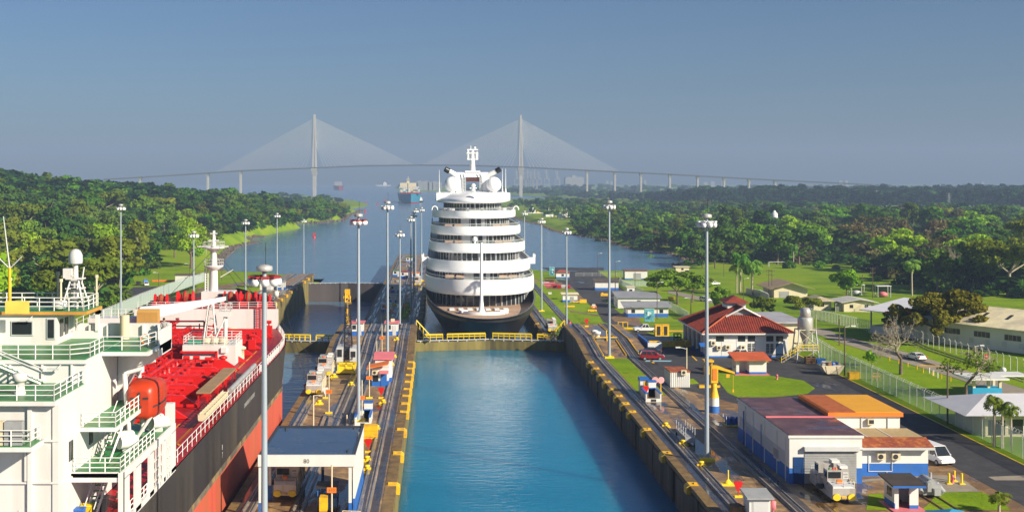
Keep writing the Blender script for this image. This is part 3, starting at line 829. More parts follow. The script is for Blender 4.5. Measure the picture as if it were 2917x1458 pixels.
# ---- forest: single trees first, the far rest as one mass
forest_pts = []
def px_poly_pts(poly, dmin_px, n, zextra=0.0, rg=np.random.default_rng(3), order=True):
    """Ground points whose photo pixel falls in a polygon, spread evenly over the picture."""
    P_ = np.array(poly, float); x0, y0 = P_.min(0); x1, y1 = P_.max(0)
    got = []; tries = 0
    while len(got) < n and tries < n*60:
        tries += 1
        x, y = rg.uniform(x0, x1), rg.uniform(y0, y1)
        ins = False
        for i in range(len(poly)):
            a, c = poly[i], poly[i-1]
            if (a[1] > y) != (c[1] > y) and x < (c[0]-a[0])*(y-a[1])/(c[1]-a[1]) + a[0]: ins = not ins
        if not ins: continue
        dm = dmin_px*(0.35 + (y-510)/260.0)
        if any((x-a)**2 + ((y-b_)*1.9)**2 < dm*dm for a, b_ in got): continue
        got.append((x, y))
    out = []
    for x, y in got:
        d = ray(x, y); t = 250.0; hit = None
        while t < 9000:
            gx_, gy_, gz2 = d.x*t/d.y, t, CAM_H + d.z*t/d.y
            if gz2 <= max(SEA, zat(gx_, gy_)): hit = (gx_, gy_); break
            t *= 1.004
        if hit is None: continue
        g = hit; z = max(SEA, zat(*hit))
        out.append((g[0], g[1], z, x, y))
    return out
def shore_ok(x, y): return _look(SS, x, y) > 3
WORDS = {'mid': 'green', 'dark': 'dark green', 'olive': 'olive green', 'bright': 'bright green', 'brown': 'brownish'}
KW = {'round': 'round tree', 'spread': 'spreading tree', 'tall': 'tall tree', 'bush': 'shrub'}
def forest(poly, n, dmin, kinds, hr, where, group):
    for (x, y, z, px, py) in sorted(px_poly_pts(poly, dmin, n), key=lambda q: -q[4]):
        if not shore_ok(x, y): continue
        k = kinds[random.randrange(len(kinds))]
        h = random.uniform(*hr)
        sz = 'low ' if h < hr[0] + 0.3*(hr[1]-hr[0]) else 'big ' if h > hr[0] + 0.7*(hr[1]-hr[0]) else ''
        plant(TP[k], (x, y, z-0.3), h, f"{sz}{WORDS[k[1]]} {KW[k[0]]} {where(px, py)}", group, wide=random.uniform(0.9, 1.25))
def wl(px, py):
    a = 'behind the white radome mast' if px < 250 else 'behind the tall lamp mast' if px < 420 else 'beside the road to the hill' if px < 520 else 'near the rocky shore'
    return a + (' at the forest edge' if py > 800 else ' on the lower slope' if py > 700 else ' higher on the wooded hill' if py > 620 else ' near the hill top')
def wr(px, py):
    a = 'along the canal bank' if px < 1850 else 'behind the acacia and palms' if px < 2120 else 'behind the football field' if px < 2480 else 'behind the long warehouse'
    return a + (' at the wood edge' if py > 700 else ' in mid wood' if py > 630 else ' far into the wood')
ALL = [('round', 'mid'), ('round', 'dark'), ('spread', 'mid'), ('spread', 'olive'), ('spread', 'dark'), ('tall', 'dark'), ('tall', 'mid'), ('round', 'olive'), ('spread', 'bright'), ('round', 'bright')]
DRK = [('round', 'dark'), ('spread', 'dark'), ('spread', 'dark'), ('tall', 'dark'), ('round', 'mid'), ('spread', 'mid'), ('spread', 'olive')]
OLV = [('round', 'olive'), ('spread', 'olive'), ('spread', 'bright'), ('round', 'mid'), ('spread', 'mid'), ('round', 'bright'), ('tall', 'olive'), ('round', 'dark')]
forest([(-60, 905), (150, 900), (270, 905), (335, 860), (420, 800), (440, 770), (418, 745), (300, 735), (-60, 740)], 46, 62, OLV, (17, 26), wl, 'trees on the wooded slope beyond the tanker')
forest([(-60, 740), (300, 735), (400, 745), (430, 700), (540, 660), (560, 620), (-60, 620)], 48, 56, DRK + OLV[:3], (16, 25), wl, 'trees on the wooded slope beyond the tanker')
forest([(490, 765), (600, 752), (640, 700), (640, 665), (560, 640), (470, 690)], 12, 44, ALL, (11, 17), wl, 'trees on the wooded slope beyond the tanker')
forest([(640, 660), (720, 640), (800, 636), (950, 628), (985, 608), (900, 590), (600, 590), (560, 620)], 26, 44, DRK, (13, 19), lambda a, c: ('on the wooded point by the canal' if a > 800 else 'behind the grassy spit on the canal shore') + (' at its waterline' if c > 615 else ' further back'), 'trees on the wooded point')
forest([(1640, 660), (1740, 672), (1800, 698), (1900, 715), (1950, 735), (2010, 740), (2060, 700), (2060, 625), (1640, 612)], 42, 42, ALL, (12, 20), wr, 'trees of the wood on the far bank')
forest([(2060, 755), (2440, 752), (2480, 640), (2060, 625)], 48, 48, ALL + DRK[:3], (15, 24), wr, 'trees of the wood on the far bank')
forest([(2440, 752), (2520, 800), (2620, 835), (2990, 850), (2990, 655), (2480, 640)], 56, 55, ALL + [('tall', 'olive'), ('spread', 'brown'), ('round', 'brown')], (17, 27), wr, 'trees of the wood on the far bank')
forest([(1450, 600), (1540, 622), (1640, 640), (1640, 590), (1480, 580)], 14, 30, DRK, (8, 14), lambda a, c: 'behind the moored work boats' + (' near the water' if c > 610 else ' further inland'), 'trees behind the moored boats')

# the far woods: too many and too small to count
low_v = []
for i, (kind, leaf) in enumerate([('round', 0), ('spread', 0), ('tall', 0), ('round', 1), ('spread', 1), ('bush', 0), ('bush', 1)]):
    rg = np.random.default_rng(300+i); H = 16.0
    v, t_ = leaf_cloud(rg, lobe_set(rg, kind, H), 170, 1.5)
    low_v.append((v, t_, H))
def mass(name, zones, mats):
    vs, ts, ms = [], [], []
    for (poly, n, dmin, hr, mix, bush) in zones:
        for (x, y, z, px, py) in px_poly_pts(poly, dmin, n, rg=np.random.default_rng(len(vs)+9)):
            if not shore_ok(x, y): continue
            v, t_, H = low_v[random.randrange(5) if random.random() > bush else random.randrange(5, 7)]
            s = random.uniform(*hr)/H; a = random.uniform(0, 6.28); ca, sa = math.cos(a)*s, math.sin(a)*s
            w = random.uniform(1.0, 1.5)
            q = np.stack([v[..., 0]*ca*w - v[..., 1]*sa*w + x, v[..., 0]*sa*w + v[..., 1]*ca*w + y, v[..., 2]*s + z - 0.5], -1)
            vs.append(q); ts.append(np.clip(t_ + random.uniform(-0.35, 0.35), 0, 1)); ms.append(np.full(len(v), random.choices(range(len(mats)), mix)[0]))
    return tag(quads_object(name, np.concatenate(vs), np.concatenate(ts), mats, mi=np.concatenate(ms)), kind='stuff')
LM = [LEAF['dark'], LEAF['mid'], LEAF['olive'], LEAF['brown'], LEAF['deep']]
mass('forest', [
    ([(-80, 640), (560, 625), (700, 590), (960, 600), (970, 575), (700, 560), (560, 548), (420, 540), (150, 520), (-80, 505)], 750, 15, (10, 17), (2, 2, 1, 0.5, 5), 0.3),
    ([(-80, 900), (330, 860), (430, 760), (560, 640), (-80, 640)], 420, 24, (6, 12), (4, 3, 3, 0.3, 1), 0.5),
    ([(590, 695), (640, 668), (700, 662), (830, 640), (985, 630), (985, 596), (640, 610), (560, 640)], 260, 14, (7, 14), (3, 3, 2, 0.6, 3), 0.5),
    ([(1655, 668), (1745, 687), (1800, 700), (1900, 718), (1960, 738), (2030, 752), (2440, 758), (2530, 800), (2620, 835), (2990, 855), (2990, 690), (2440, 680), (2060, 690), (1640, 640)], 420, 20, (3.5, 7.5), (4, 4, 2, 0.3, 1), 0.92),
    ([(1640, 665), (1760, 690), (1940, 728), (2030, 745), (2440, 750), (2620, 830), (2990, 850), (2990, 640), (2060, 620), (1640, 600)], 600, 20, (8, 14), (4, 3, 3, 0.8, 1), 0.45),
    ([(1650, 625), (2060, 632), (2990, 660), (2990, 618), (2440, 605), (2060, 590), (1960, 596), (1800, 592), (1560, 578), (1470, 580)], 460, 14, (9, 16), (4, 3, 3, 1, 1), 0.3),
    ([(1890, 582), (1960, 585), (2300, 585), (2990, 592), (2990, 545), (2300, 540), (1900, 560)], 900, 8, (15, 25), (0.6, 0.3, 0, 0, 8), 0.3),
    ([(1300, 547), (1480, 555), (1640, 564), (1900, 578), (1900, 560), (1640, 548), (1480, 545), (1300, 542)], 300, 7, (10, 18), (2, 1, 0, 0, 6), 0.3),
    ([(1130, 539), (1300, 546), (1480, 546), (1640, 552), (2990, 556), (2990, 540), (1640, 538), (1300, 536), (1130, 535)], 420, 5, (16, 26), (2, 1, 0, 0, 5), 0.3),
], LM)
# ================================================================ the far bridge
M['bridge'] = mat('bridge_concrete', (0.42, 0.40, 0.36), 0.8, var=0.06, scale=0.05)
M['cable'] = mat('bridge_cable', (0.62, 0.62, 0.60), 0.6, var=0.03)
BY = 3300.0
def bx(px): return (px - 1248.0)*BY/3300*1.0027
def bz(py): return CAM_H + (510.0 - py)*BY/3300
br = thing('cable_stayed_bridge', 'long cable stayed bridge with two tall concrete pylons crossing the canal', 'bridge', (0, BY, SEA))
deck = [(300, 510), (400, 504), (530, 496), (690, 485), (897, 477), (1040, 471), (1192, 469), (1340, 470), (1483, 475), (1610, 481), (1731, 487), (1900, 495), (2060, 504), (2190, 511), (2335, 518), (2480, 525)]
b = MB()
for (xa, ya), (xb, yb) in zip(deck, deck[1:]):
    a, c, za, zc = bx(xa), bx(xb), bz(ya), bz(yb)
    b.add([(a,BY-10,za-3.4),(c,BY-10,zc-3.4),(c,BY+10,zc-3.4),(a,BY+10,za-3.4),(a,BY-12,za),(c,BY-12,zc),(c,BY+12,zc),(a,BY+12,za)], [(0,3,2,1),(4,5,6,7),(0,1,5,4),(1,2,6,5),(2,3,7,6),(3,0,4,7)])
    k = max(1, int((c-a)/9))
    for i in range(k):
        u = (i+0.5)/k; b.box(a+(c-a)*u-1.2, a+(c-a)*u+1.2, BY-12.6, BY-12.05, za+(zc-za)*u-2.2, za+(zc-za)*u+1.0)
b.build('deck', mat('bridge_deck_dark', (0.16, 0.16, 0.17), 0.8), br)
def deck_z(x):
    return float(np.interp(x, [bx(q[0]) for q in deck], [bz(q[1]) for q in deck]))
for tx, ty in ((897, 326), (1483, 328)):
    x0, zt = bx(tx), bz(ty); zd = deck_z(x0)
    b = MB()
    for sg in (-1, 1):                                      # two legs leaning together above the deck
        rings = []
        for z, off, w, dpt in ((SEA-6, 2.2, 4.6, 12), (zd-22, 2.6, 5.0, 13), (zd-4, 4.2, 5.2, 14), (zd+60, 3.2, 4.0, 9), (zt-50, 2.2, 3.6, 7), (zt, 1.5, 3.0, 6)):
            c = x0 + sg*off*0.9
            rings.append([(c-w/2, BY-dpt/2, z), (c+w/2, BY-dpt/2, z), (c+w/2, BY+dpt/2, z), (c-w/2, BY+dpt/2, z)])
        b.loft(rings, smooth=False)
    b.loft([[(x0-a, BY-c, z), (x0+a, BY-c, z), (x0+a, BY+c, z), (x0-a, BY+c, z)] for z, a, c in ((zd-24, 5.6, 7), (zd-6, 9, 13), (zd-3.5, 9, 13))], smooth=False)
    b.build('pylon', M['bridge'], br)
    for i in range(24):
        u = (i+1)/24
        for sg in (-1, 1):
            xe = x0 + sg*(16 + 262*u); za = zt - 82 + 70*u
            b = MB(); b.tube((x0+sg*1.5, BY, za), (xe, BY, deck_z(xe)), 0.42, n=4, caps=False); b.build('cable', M['cable'], br)
for px in (402, 594, 687, 1671, 1750, 1824, 1906, 1985, 2060, 2131, 2205):
    x = bx(px); zt = deck_z(x); b = MB()
    b.loft([[(x-a, BY-c, z), (x+a, BY-c, z), (x+a, BY+c, z), (x-a, BY+c, z)] for z, a, c in ((SEA-4, 2.6, 6), (zt-12, 2.4, 5.5), (zt-3.3, 4.6, 9))], smooth=False)
    b.build('pier', M['bridge'], br)

# ================================================================ air
hz = bpy.data.materials.new('haze_air'); hz.use_nodes = True
n, l = hz.node_tree.nodes, hz.node_tree.links; n.clear()
ho = n.new('ShaderNodeOutputMaterial'); pv = n.new('ShaderNodeVolumePrincipled')
pv.inputs['Color'].default_value = (0.40, 0.54, 0.80, 1); pv.inputs['Density'].default_value = 1.9e-4; pv.inputs['Anisotropy'].default_value = 0.0
l.new(pv.outputs[0], ho.inputs['Volume'])
b = MB(); b.box(-9050, 9050, -120, 9560, -47, 280); o = b.build('haze', hz); tag(o, kind='stuff')
# ================================================================ the cruise ship
SX = 11.9
def tier_ring(w, yc, ye, yend, z, ins=0.0, n=14, p=0.85, xc=SX):
    """Plan of a rounded tier: from the after end round the bow and back."""
    w = w-ins; yc = yc+ins; pts = [(xc-w, yend, z)]
    for i in range(-n, n+1):
        t = i/n*math.pi/2
        s = math.copysign(abs(math.sin(t))**p, t)
        pts.append((xc+w*s, yc+(ye-yc)*(1-math.cos(t)**0.95), z))
    pts.append((xc+w, yend, z))
    return pts
M['hullblack'] = mat('cruise_hull_black', (0.016, 0.016, 0.018), 0.35, var=0.15)
M['teak'] = mat('teak_deck', (0.42, 0.28, 0.19), 0.7, var=0.12, scale=1.2)
M['balcony'] = mat('balcony_glass', (0.10, 0.13, 0.14), 0.06, var=0.1, spec=0.8)
cs = thing('cruise_ship', 'white cruise ship with black hull and rounded stacked decks filling the lock chamber', 'cruise ship', (SX, 340, -11))
YE = 425
# hull
b = MB(); rings = []
for z, k, tip in ((-12, 0.55, 293), (-6, 0.74, 288), (-2, 0.90, 283.5), (0.4, 0.985, 281)):
    r = []
    for i in range(-16, 17):
        u = i/16; a = abs(u)
        hb = 15.9*k if a == 1 else 15.9*k*(math.sin(a*math.pi/2)**0.86)
        y = tip + (338-tip)*(1-math.cos(a*math.pi/2)**1.0)
        zz = z + (2.2*a**1.8 if z > 0 else 0)
        r.append((SX+math.copysign(hb, u), y, zz))
    r = [(SX-15.9*k, YE, r[0][2])] + r + [(SX+15.9*k, YE, r[-1][2])]
    rings.append(r)
b.loft(rings, close=False, caps=False)
top = rings[-1]; inn = [(SX+(x-SX)*0.975, y+(0.5 if y < YE else 0), z) for x, y, z in top]; ind = [(x, y, -0.6 + 1.8*(abs(x-SX)/15.9)**2*0 ) for x, y, z in inn]
b.loft([top, inn], close=False, caps=False); b.loft([inn, ind], close=False, caps=False)
b.build('hull', M['hullblack'], cs)
b = MB(); b.add(ind, [tuple(range(len(ind)))]); b.build('foredeck', M['teak'], cs)
b = MB()                                                    # hatch covers, pool rim and winches on the foredeck
for i in range(-3, 4): b.cbox((SX+i*2.4-1, 309, -0.35), (1.3, 4.0, 0.3))
b.loft([[(SX+6.5*math.cos(t), 303+6*math.sin(t), z) for t in [math.pi*q/10+math.pi for q in range(11)]] for z in (-0.6, 0.2)], close=False, caps=False)
for x in (-5, 5): b.tube((SX+x-0.8, 300, 0.0), (SX+x+0.8, 300, 0.0), 0.5, n=10)
b.build('hatch_cover', M['shipwhite'], cs)
TI = [  # yc, ye, z0, z1, half width
    (312, 336, 2.9, 7.0, 15.75), (325, 343, 7.7, 11.3, 15.3), (337, 356, 12.5, 15.5, 14.7), (350, 370, 17.0, 19.9, 14.3), (362, 388, 21.7, 24.3, 13.9), (372, 408, 26.2, 28.4, 13.0)]
zprev, prev = -0.6, None
for i, (yc, ye, z0, z1, w) in enumerate(TI):
    z0 += 0.2 if i else 0; h = z1-z0
    b = MB()
    prof = ((0.28, z0), (0.04, z0+h*0.1), (0.0, z0+h*0.3), (0.04, z0+h*0.75), (0.14, z1)) if i < 5 else ((0.9, z0), (0.1, z0+0.35), (0.0, z0+0.8), (1.2, z1-0.5), (2.6, z1))
    R_ = [tier_ring(w, yc, ye, YE, z, s) for s, z in prof]
    b.loft(R_, close=False, caps=False)
    b.add(R_[0], [tuple(range(len(R_[0])))])
    if i < 5:
        R2 = [tier_ring(w, yc, ye, YE, z1, 0.42), tier_ring(w, yc, ye, YE, z1-1.1, 0.46)]
        b.loft([R_[-1], R2[0], R2[1]], close=False, caps=False, smooth=False)
        b.add(R2[1], [tuple(range(len(R2[1])))])
    else:
        for k, (s, z) in enumerate(((4.5, z1+0.9), (9.0, z1+1.5))):
            R_.append(tier_ring(w, yc, ye, YE, z, s))
        b.loft(R_[4:], close=False, caps=False); b.add(R_[-1], [tuple(range(len(R_[-1])))])
    tier = b.build('deck_tier', M['shipwhite'], cs)
    # glazed wall below the tier, its posts, and the glass rail of the deck in front
    gi = (1.8, 2.2, 2.0, 2.2, 2.4, 3.2)[i]
    g0, g1 = (zprev-1.1 if i else -0.6), z0
    if i == 0: gr = [tier_ring(14.2, 318, 338, YE, z) for z in (-0.6, 2.9)]
    else:
        a = TI[i]; gr = [tier_ring(a[4], a[0], a[1], YE, z, gi) for z in (g0, g1)]
    b = MB(); b.loft(gr, close=False, caps=False, smooth=False); gw = b.build('window_band', M['glass'], cs)
    b = MB(); nn = len(gr[0])
    for k in range(1, nn-1, 1 if i in (1, 2, 5) else 1):
        p = Vector(gr[0][k]); q = Vector(gr[1][k]); o_ = Vector((0, -0.06, 0))
        b.tube(p+o_, q+o_, 0.16 if k % 3 else 0.30, n=4, smooth=False)
    b.build('window_frame', M['grey'], gw)
    if i in (1, 3, 4):
        b = MB(); b.cbox((SX-3.4, TI[i][0]+gi+0.2, (g0+g1)/2), (2.6, 0.6, g1-g0)); b.cbox((SX+2.2, TI[i][0]+gi+0.3, (g0+g1)/2), (1.2, 0.6, g1-g0)); b.build('door_panel', M['grey'], gw)
        for x in (-8.6, -5.6, 6.5, 9.2): b = MB(); b.cbox((SX+x, TI[i][0]+gi-0.9+abs(x)*0.14, g0+0.9), (2.4, 0.9, 0.8)); b.build('lounge_seat', M['teak'], cs)
    if i:
        a = TI[i-1]; rr = tier_ring(a[4], a[0], a[1], YE, a[3], 0.35)
        b = MB(); b.loft([rr, [(x, y, z+0.75) for x, y, z in rr]], close=False, caps=False, smooth=False)
        for k in range(0, len(rr)-1): b.tube(Vector(rr[k])+Vector((0, 0, 0.78)), Vector(rr[k+1])+Vector((0, 0, 0.78)), 0.07, n=4, m=1)
        if i in (1, 3, 4, 5): b.build('balcony_rail', [mesh_fence_mat('rail_glass', (0.25, 0.3, 0.3), 0.35), M['lightgrey']], cs)
    zprev = z1
# bridge wings
for sg in (-1, 1):
    b = MB(); b.cbox((SX+sg*15.6, 341.5, 10.4), (1.9, 4.5, 1.7)); b.cbox((SX+sg*16.4, 341.5, 11.7), (0.7, 1.4, 0.9)); b.tube((SX+sg*16.2, 340, 11.2), (SX+sg*16.2, 340, 12.6), 0.1, n=5); b.build('bridge_wing', M['shipwhite'], cs)
# hull house behind the tiers
b = MB(); b.box(SX-12.5, SX+12.5, 392, YE+0.4, 27.0, 29.6); b.build('aft_house', M['shipwhite'], cs)
# top works
TY = 398.0
for sg in (-1, 1):
    b = MB(); b.ball((SX+sg*7.2, TY, 32.4), 2.65, n=20, k=14); b.lathe([(1.0, 0), (1.0, 1.2)], (SX+sg*7.2, TY, 29.2), 14); b.build('radome', M['shipwhite'], cs)
    b = MB(); b.loft([[(SX+sg*x-hw, TY+3-d, z), (SX+sg*x+hw, TY+3-d, z), (SX+sg*x+hw, TY+3+d, z), (SX+sg*x-hw, TY+3+d, z)] for x, z, hw, d in ((4.3, 29.2, 1.3, 2.4), (4.2, 32.5, 1.2, 2.2), (4.3, 35.2, 1.5, 2.0), (4.0, 36.3, 1.2, 1.6))], smooth=False)
    b.tube((SX+sg*4.4, TY+2, 34.9), (SX+sg*8.2, TY+1, 37.0), 0.95, 0.85, n=12); b.build('funnel_arm', M['shipwhite'], cs)
    b = MB(); b.tube((SX+sg*8.15, TY+1, 36.97), (SX+sg*9.5, TY+0.6, 37.7), 0.95, 0.95, n=12)
    b.build('exhaust_tip', M['black'], cs)
    b = MB()
    for k in range(10): b.box(SX+sg*2.95-0.45, SX+sg*2.95+0.45, TY+0.4, TY+0.6, 30.0+k*0.5, 30.2+k*0.5)
    for x in (-0.5, 0.5): b.box(SX+sg*2.95+x-0.08, SX+sg*2.95+x+0.08, TY+0.35, TY+0.65, 29.6, 36.6)
    b.build('ladder', M['lightgrey'], cs)
b = MB(); b.xprism([(TY+1, 34.9), (TY+4.5, 34.9), (TY+4.5, 36.6), (TY+1.6, 36.6)], SX-5.4, SX+5.4); b.box(SX-2.6, SX+2.6, TY+1.2, TY+4.4, 36.6, 37.1); b.build('crossbeam', M['shipwhite'], cs)
b = MB(); b.box(SX-2.4, SX+2.4, TY+3.0, TY+4.0, 33.4, 34.9, 0); b.build('red_panel', mat('dull_red', (0.30, 0.12, 0.10), 0.6), cs)
b = MB(); b.tube((SX, TY+2.5, 36.8), (SX, TY+2.5, 44.0), 1.0, 0.55, n=10)
b.box(SX-1.9, SX+1.9, TY+1.8, TY+3.2, 40.9, 41.2); b.box(SX-2.1, SX+1.2, TY+1.8, TY+3.2, 43.0, 43.35); b.tube((SX-1.6, TY+2.4, 41.2), (SX-1.6, TY+2.4, 44.6), 0.4, n=8)
b.tube((SX+1.4, TY+2.2, 41.2), (SX+1.4, TY+2.2, 43.6), 0.5, n=8); b.box(SX-1.9, SX+1.9, TY+2.0, TY+2.3, 44.2, 44.6); b.ball((SX+0.8, TY+2.4, 45.0), 0.45); b.tube((SX-0.6, TY+2.4, 44), (SX-0.6, TY+2.4, 45.8), 0.12, n=6)
b.build('mast', M['shipwhite'], cs)
b = MB(); b.lathe([(0.7, 0), (0.7, 0.5), (0.3, 0.6), (0.3, 1.2)], (SX, TY-6, 30.2), 12); b.ball((SX, TY-6, 32.0), 0.75); b.cbox((SX, TY-6, 31.2), (2.4, 0.4, 0.35)); b.build('radar', M['shipwhite'], cs)
b = MB(); b.box(SX-0.35, SX+0.35, TY-24.5, TY-23.8, 27.8, 30.2); b.build('camera_post', M['shipwhite'], cs)
for x, y, z1 in ((-11.5, 393, 37.4), (10.3, 400, 37.8), (11.2, 396, 37.9)):
    b = MB(); b.tube((SX+x, y, 28.4), (SX+x, y, 31.0), 0.35, 0.2, n=6); b.tube((SX+x, y, 31), (SX+x, y, z1), 0.13, 0.06, n=5); b.build('whip_antenna', M['shipwhite'], cs)
b = MB(); b.lathe([(1.3, -0.6), (0.7, 0.8), (0.42, 3), (0.36, 17.4), (0.3, 17.9)], (11.2, 299, 0), 12); b.build('bow_mast', M['shipwhite'], cs)
b = MB(); b.tube((10.7, 337.4, 15.0), (10.7, 337.4, 16.2), 0.28, n=8); b.ball((10.7, 337.4, 16.8), 0.75); b.build('searchlight', M['shipwhite'], cs)
b = MB()
for x, y in ((-7.8, 365.5), (-9.4, 368), (6.9, 365.5), (8.6, 367)): b.lathe([(1.0, 0), (1.3, 0.6), (1.2, 1.1)], (SX+x, y+1.5, 24.0), 12)
b.box(SX-3, SX+3, 365, 366, 24.2, 24.6); b.box(SX-2.8, SX-2.2, 365, 365.6, 23.3, 25.2); b.box(SX+1.6, SX+2.2, 365, 365.6, 23.3, 25.2)
b.build('deck_machinery', M['lightgrey'], cs)
for x, y in ((-13.0, 371), (13.0, 371)):
    b = MB()
    for k in range(7):
        a0, a1 = math.pi*k/7, math.pi*(k+1)/7
        b.tube((SX+x+0.9*math.cos(a0), y, 24.4+1.2*math.sin(a0)), (SX+x+0.9*math.cos(a1), y, 24.4+1.2*math.sin(a1)), 0.22, n=6)
    b.build('davit_hoop', M['shipwhite'], cs)
# ================================================================ the tanker
TX = -38.6
ZD = 9.4
tk = thing('tanker', 'red decked tanker with black and salmon hull and white stern superstructure beside the centre wall', 'tanker', (TX, 140, -5))
M['hulldark'] = mat('tanker_black', (0.030, 0.028, 0.030), 0.5, var=0.35, scale=0.25, dirt=(0.10, 0.085, 0.06), dscale=0.13, damt=0.55, streak=True)
M['boottop'] = mat('tanker_salmon', (0.56, 0.095, 0.055), 0.6, var=0.15, scale=0.3, dirt=(0.33, 0.12, 0.05), dscale=0.2, damt=0.55, streak=True)
M['scuff'] = mat('scuffed_band', (0.11, 0.095, 0.075), 0.7, var=0.5, scale=0.6, dirt=(0.36, 0.24, 0.09), dscale=0.35, damt=0.9)
HB = [(58, 14.5), (75, 16), (168, 16), (174, 15.7), (180, 15.0), (186, 13.8), (192, 12.3), (198, 10.6), (204, 8.5), (210, 6.0), (215, 3.6), (219, 1.7), (221.5, 0.15)]
def hb(y): return float(np.interp(y, [q[0] for q in HB], [q[1] for q in HB]))
def hull_rows(zs, ks, fl=None):
    b = MB(); rings = []
    for z, k in zip(zs, ks):
        r = [(TX+hb(y)*k if y > 168 else TX+hb(y), y-(1-k)*12 if y > 168 else y, z if not (fl and y > 191) else z+fl) for y, _ in HB]
        r2 = [(2*TX-x, y, zz) for x, y, zz in r][::-1]
        rings.append(r + r2)
    return b, rings
b, rg_ = hull_rows((ZD, 3.95), (1.0, 0.97)); rg_[0] = [(x, y, z + float(np.interp(y, [186, 192, 194], [0.0, 0.3, 4.1]))) for x, y, z in rg_[0]]; b.loft(rg_, caps=False); b.build('hull', M['hulldark'], tk)
b, rg_ = hull_rows((3.95, -5.2), (0.97, 0.93)); b.loft(rg_, caps=False); b.build('bottom_plating', M['boottop'], tk)
b = MB(); b.box(TX+16.0, TX+16.05, 60, 168, 3.75, 4.35); b.build('scuff_band', M['scuff'], tk)
b = MB(); pts = [(TX+hb(y)-0.15, y, ZD-0.05) for y, _ in HB]; pts = [q for q in pts if q[1] > 79]; pts = [(pts[0][0], 79.0, pts[0][2])] + pts; pts += [(2*TX-x, y, z) for x, y, z in pts][::-1]; b.add(pts, [tuple(range(len(pts)))]); b.build('main_deck', M['red'], tk)
b = MB(); b.quad((TX-14.2, 58, ZD-0.05), (TX+14.2, 58, ZD-0.05), (TX+15.8, 79, ZD-0.05), (TX-15.8, 79, ZD-0.05)); b.build('stern_deck', M['grey'], tk)
# forecastle
b = MB(); fy = [y for y in (193.0, 198, 204, 210, 215, 219, 221)]
pl = [(TX+hb(y)-0.25, y) for y in fy] + [(2*TX-(TX+hb(y)-0.25), y) for y in fy][::-1]
b.prism(pl, ZD, 12.7); b.build('forecastle_deck', M['red'], tk)
b = MB(); b.box(TX-12.0, TX+12.0, 192.75, 193.0, ZD, 12.68); b.build('forecastle_bulkhead', M['tankwhite'], tk)
b = MB()
for x in (9.3, 8.4): b.box(TX+x-0.06, TX+x+0.06, 192.4, 192.55, ZD, 13.5)
for k in range(9): b.box(TX+8.4, TX+9.3, 192.45, 192.55, ZD+0.4*k+0.2, ZD+0.4*k+0.3)
b.build('bulkhead_ladder', M['brightred'], tk)
b = MB(); b.rails([(TX-11.5, 193.2, 12.7), (TX+11.6, 193.2, 12.7)], 1.1, 1.5, 0.05); b.build('forecastle_rail', M['white'], tk)
for x, y, r, L in ((6, 199, 0.95, 2.6), (2.6, 201, 0.8, 2.0), (-5, 200, 0.9, 2.6), (-8.5, 197, 0.7, 2), (9.2, 197, 0.7, 1.6)):
    b = MB(); b.tube((TX+x-L/2, y, 13.9), (TX+x+L/2, y, 13.9), r*0.7, n=12)
    for q in (-L/2, 0, L/2): b.tube((TX+x+q-0.1, y, 13.9), (TX+x+q+0.1, y, 13.9), r*1.25, n=14)
    b.box(TX+x-L/2-0.4, TX+x+L/2+0.4, y-0.9, y+0.9, 12.7, 13.3); b.tube((TX+x-0.4, y, 13.9), (TX+x+0.4, y, 13.9), r*1.05, n=12, m=1)
    b.build('winch', [M['brightred'], M['coping']], tk)
b = MB(); b.box(TX-2.8, TX+2.8, 202.5, 206, 12.7, 14.6); b.box(TX+0.3, TX+1.8, 202.3, 202.5, 12.8, 14.3, 1); b.build('mast_house', [M['tankwhite'], M['dark']], tk)
b = MB(); mx = TX-1.0
b.tube((mx, 204.5, 14.4), (mx, 204.5, 19.2), 0.75, 0.7, n=12); b.lathe([(0.75, 0), (1.7, 0.7), (1.7, 0.85), (0.7, 0.85)], (mx, 204.5, 18.2), 12); b.tube((mx, 204.5, 19), (mx, 204.5, 22.0), 0.62, 0.5, n=10)
b.lathe([(0.5, 0), (1.4, 0.6), (1.9, 0.7), (1.9, 0.85), (0.4, 0.85)], (mx, 204.5, 21.4), 10); b.tube((mx, 204.5, 22.2), (mx, 204.5, 25.2), 0.4, 0.25, n=8)
for z, r in ((23.4, 0.9), (24.6, 0.6)): b.box(mx-r, mx+r, 204.2, 204.8, z, z+0.16)
b.box(mx-2.9, mx+2.6, 204.4, 204.6, 22.3, 22.5); b.tube((mx-1.5, 204.3, 14.5), (mx-1.5, 204.3, 18.6), 0.12, n=5); b.tube((mx-1.0, 204.3, 14.5), (mx-1.0, 204.3, 18.6), 0.12, n=5)
for k in range(9): b.box(mx-1.5, mx-1.0, 204.25, 204.35, 14.7+k*0.45, 14.8+k*0.45)
b.rails([(mx+1.7*math.cos(t), 204.5+1.7*math.sin(t), 19.05) for t in [2*math.pi*q/8 for q in range(9)]], 1.1, 5, 0.05, 2); b.rails([(mx+1.9*math.cos(t), 204.5+1.9*math.sin(t), 22.2) for t in [2*math.pi*q/8 for q in range(9)]], 1.0, 5, 0.05, 2)
b.tube((mx+1.2, 204.5, 17.0), (mx+3.4, 204.5, 18.3), 0.1, n=5)
b.build('foremast', M['tankwhite'], tk)
b = MB()
for p in ((TX-9, 199, 12.8), (TX+8.5, 199, 12.8), (TX+2, 216, 13.2)): b.tube((mx, 204.5, 21.8), p, 0.045, n=4)
b.build('mast_stay', M['dark'], tk)
b = MB(); y_ = [100, 120, 145, 168, 174, 180, 186, 191]; b.rails([(TX+hb(y)-0.35, y, ZD) for y in y_], 1.15, 2.0, 0.04, 2); b.build('deck_rail', M['white'], tk)
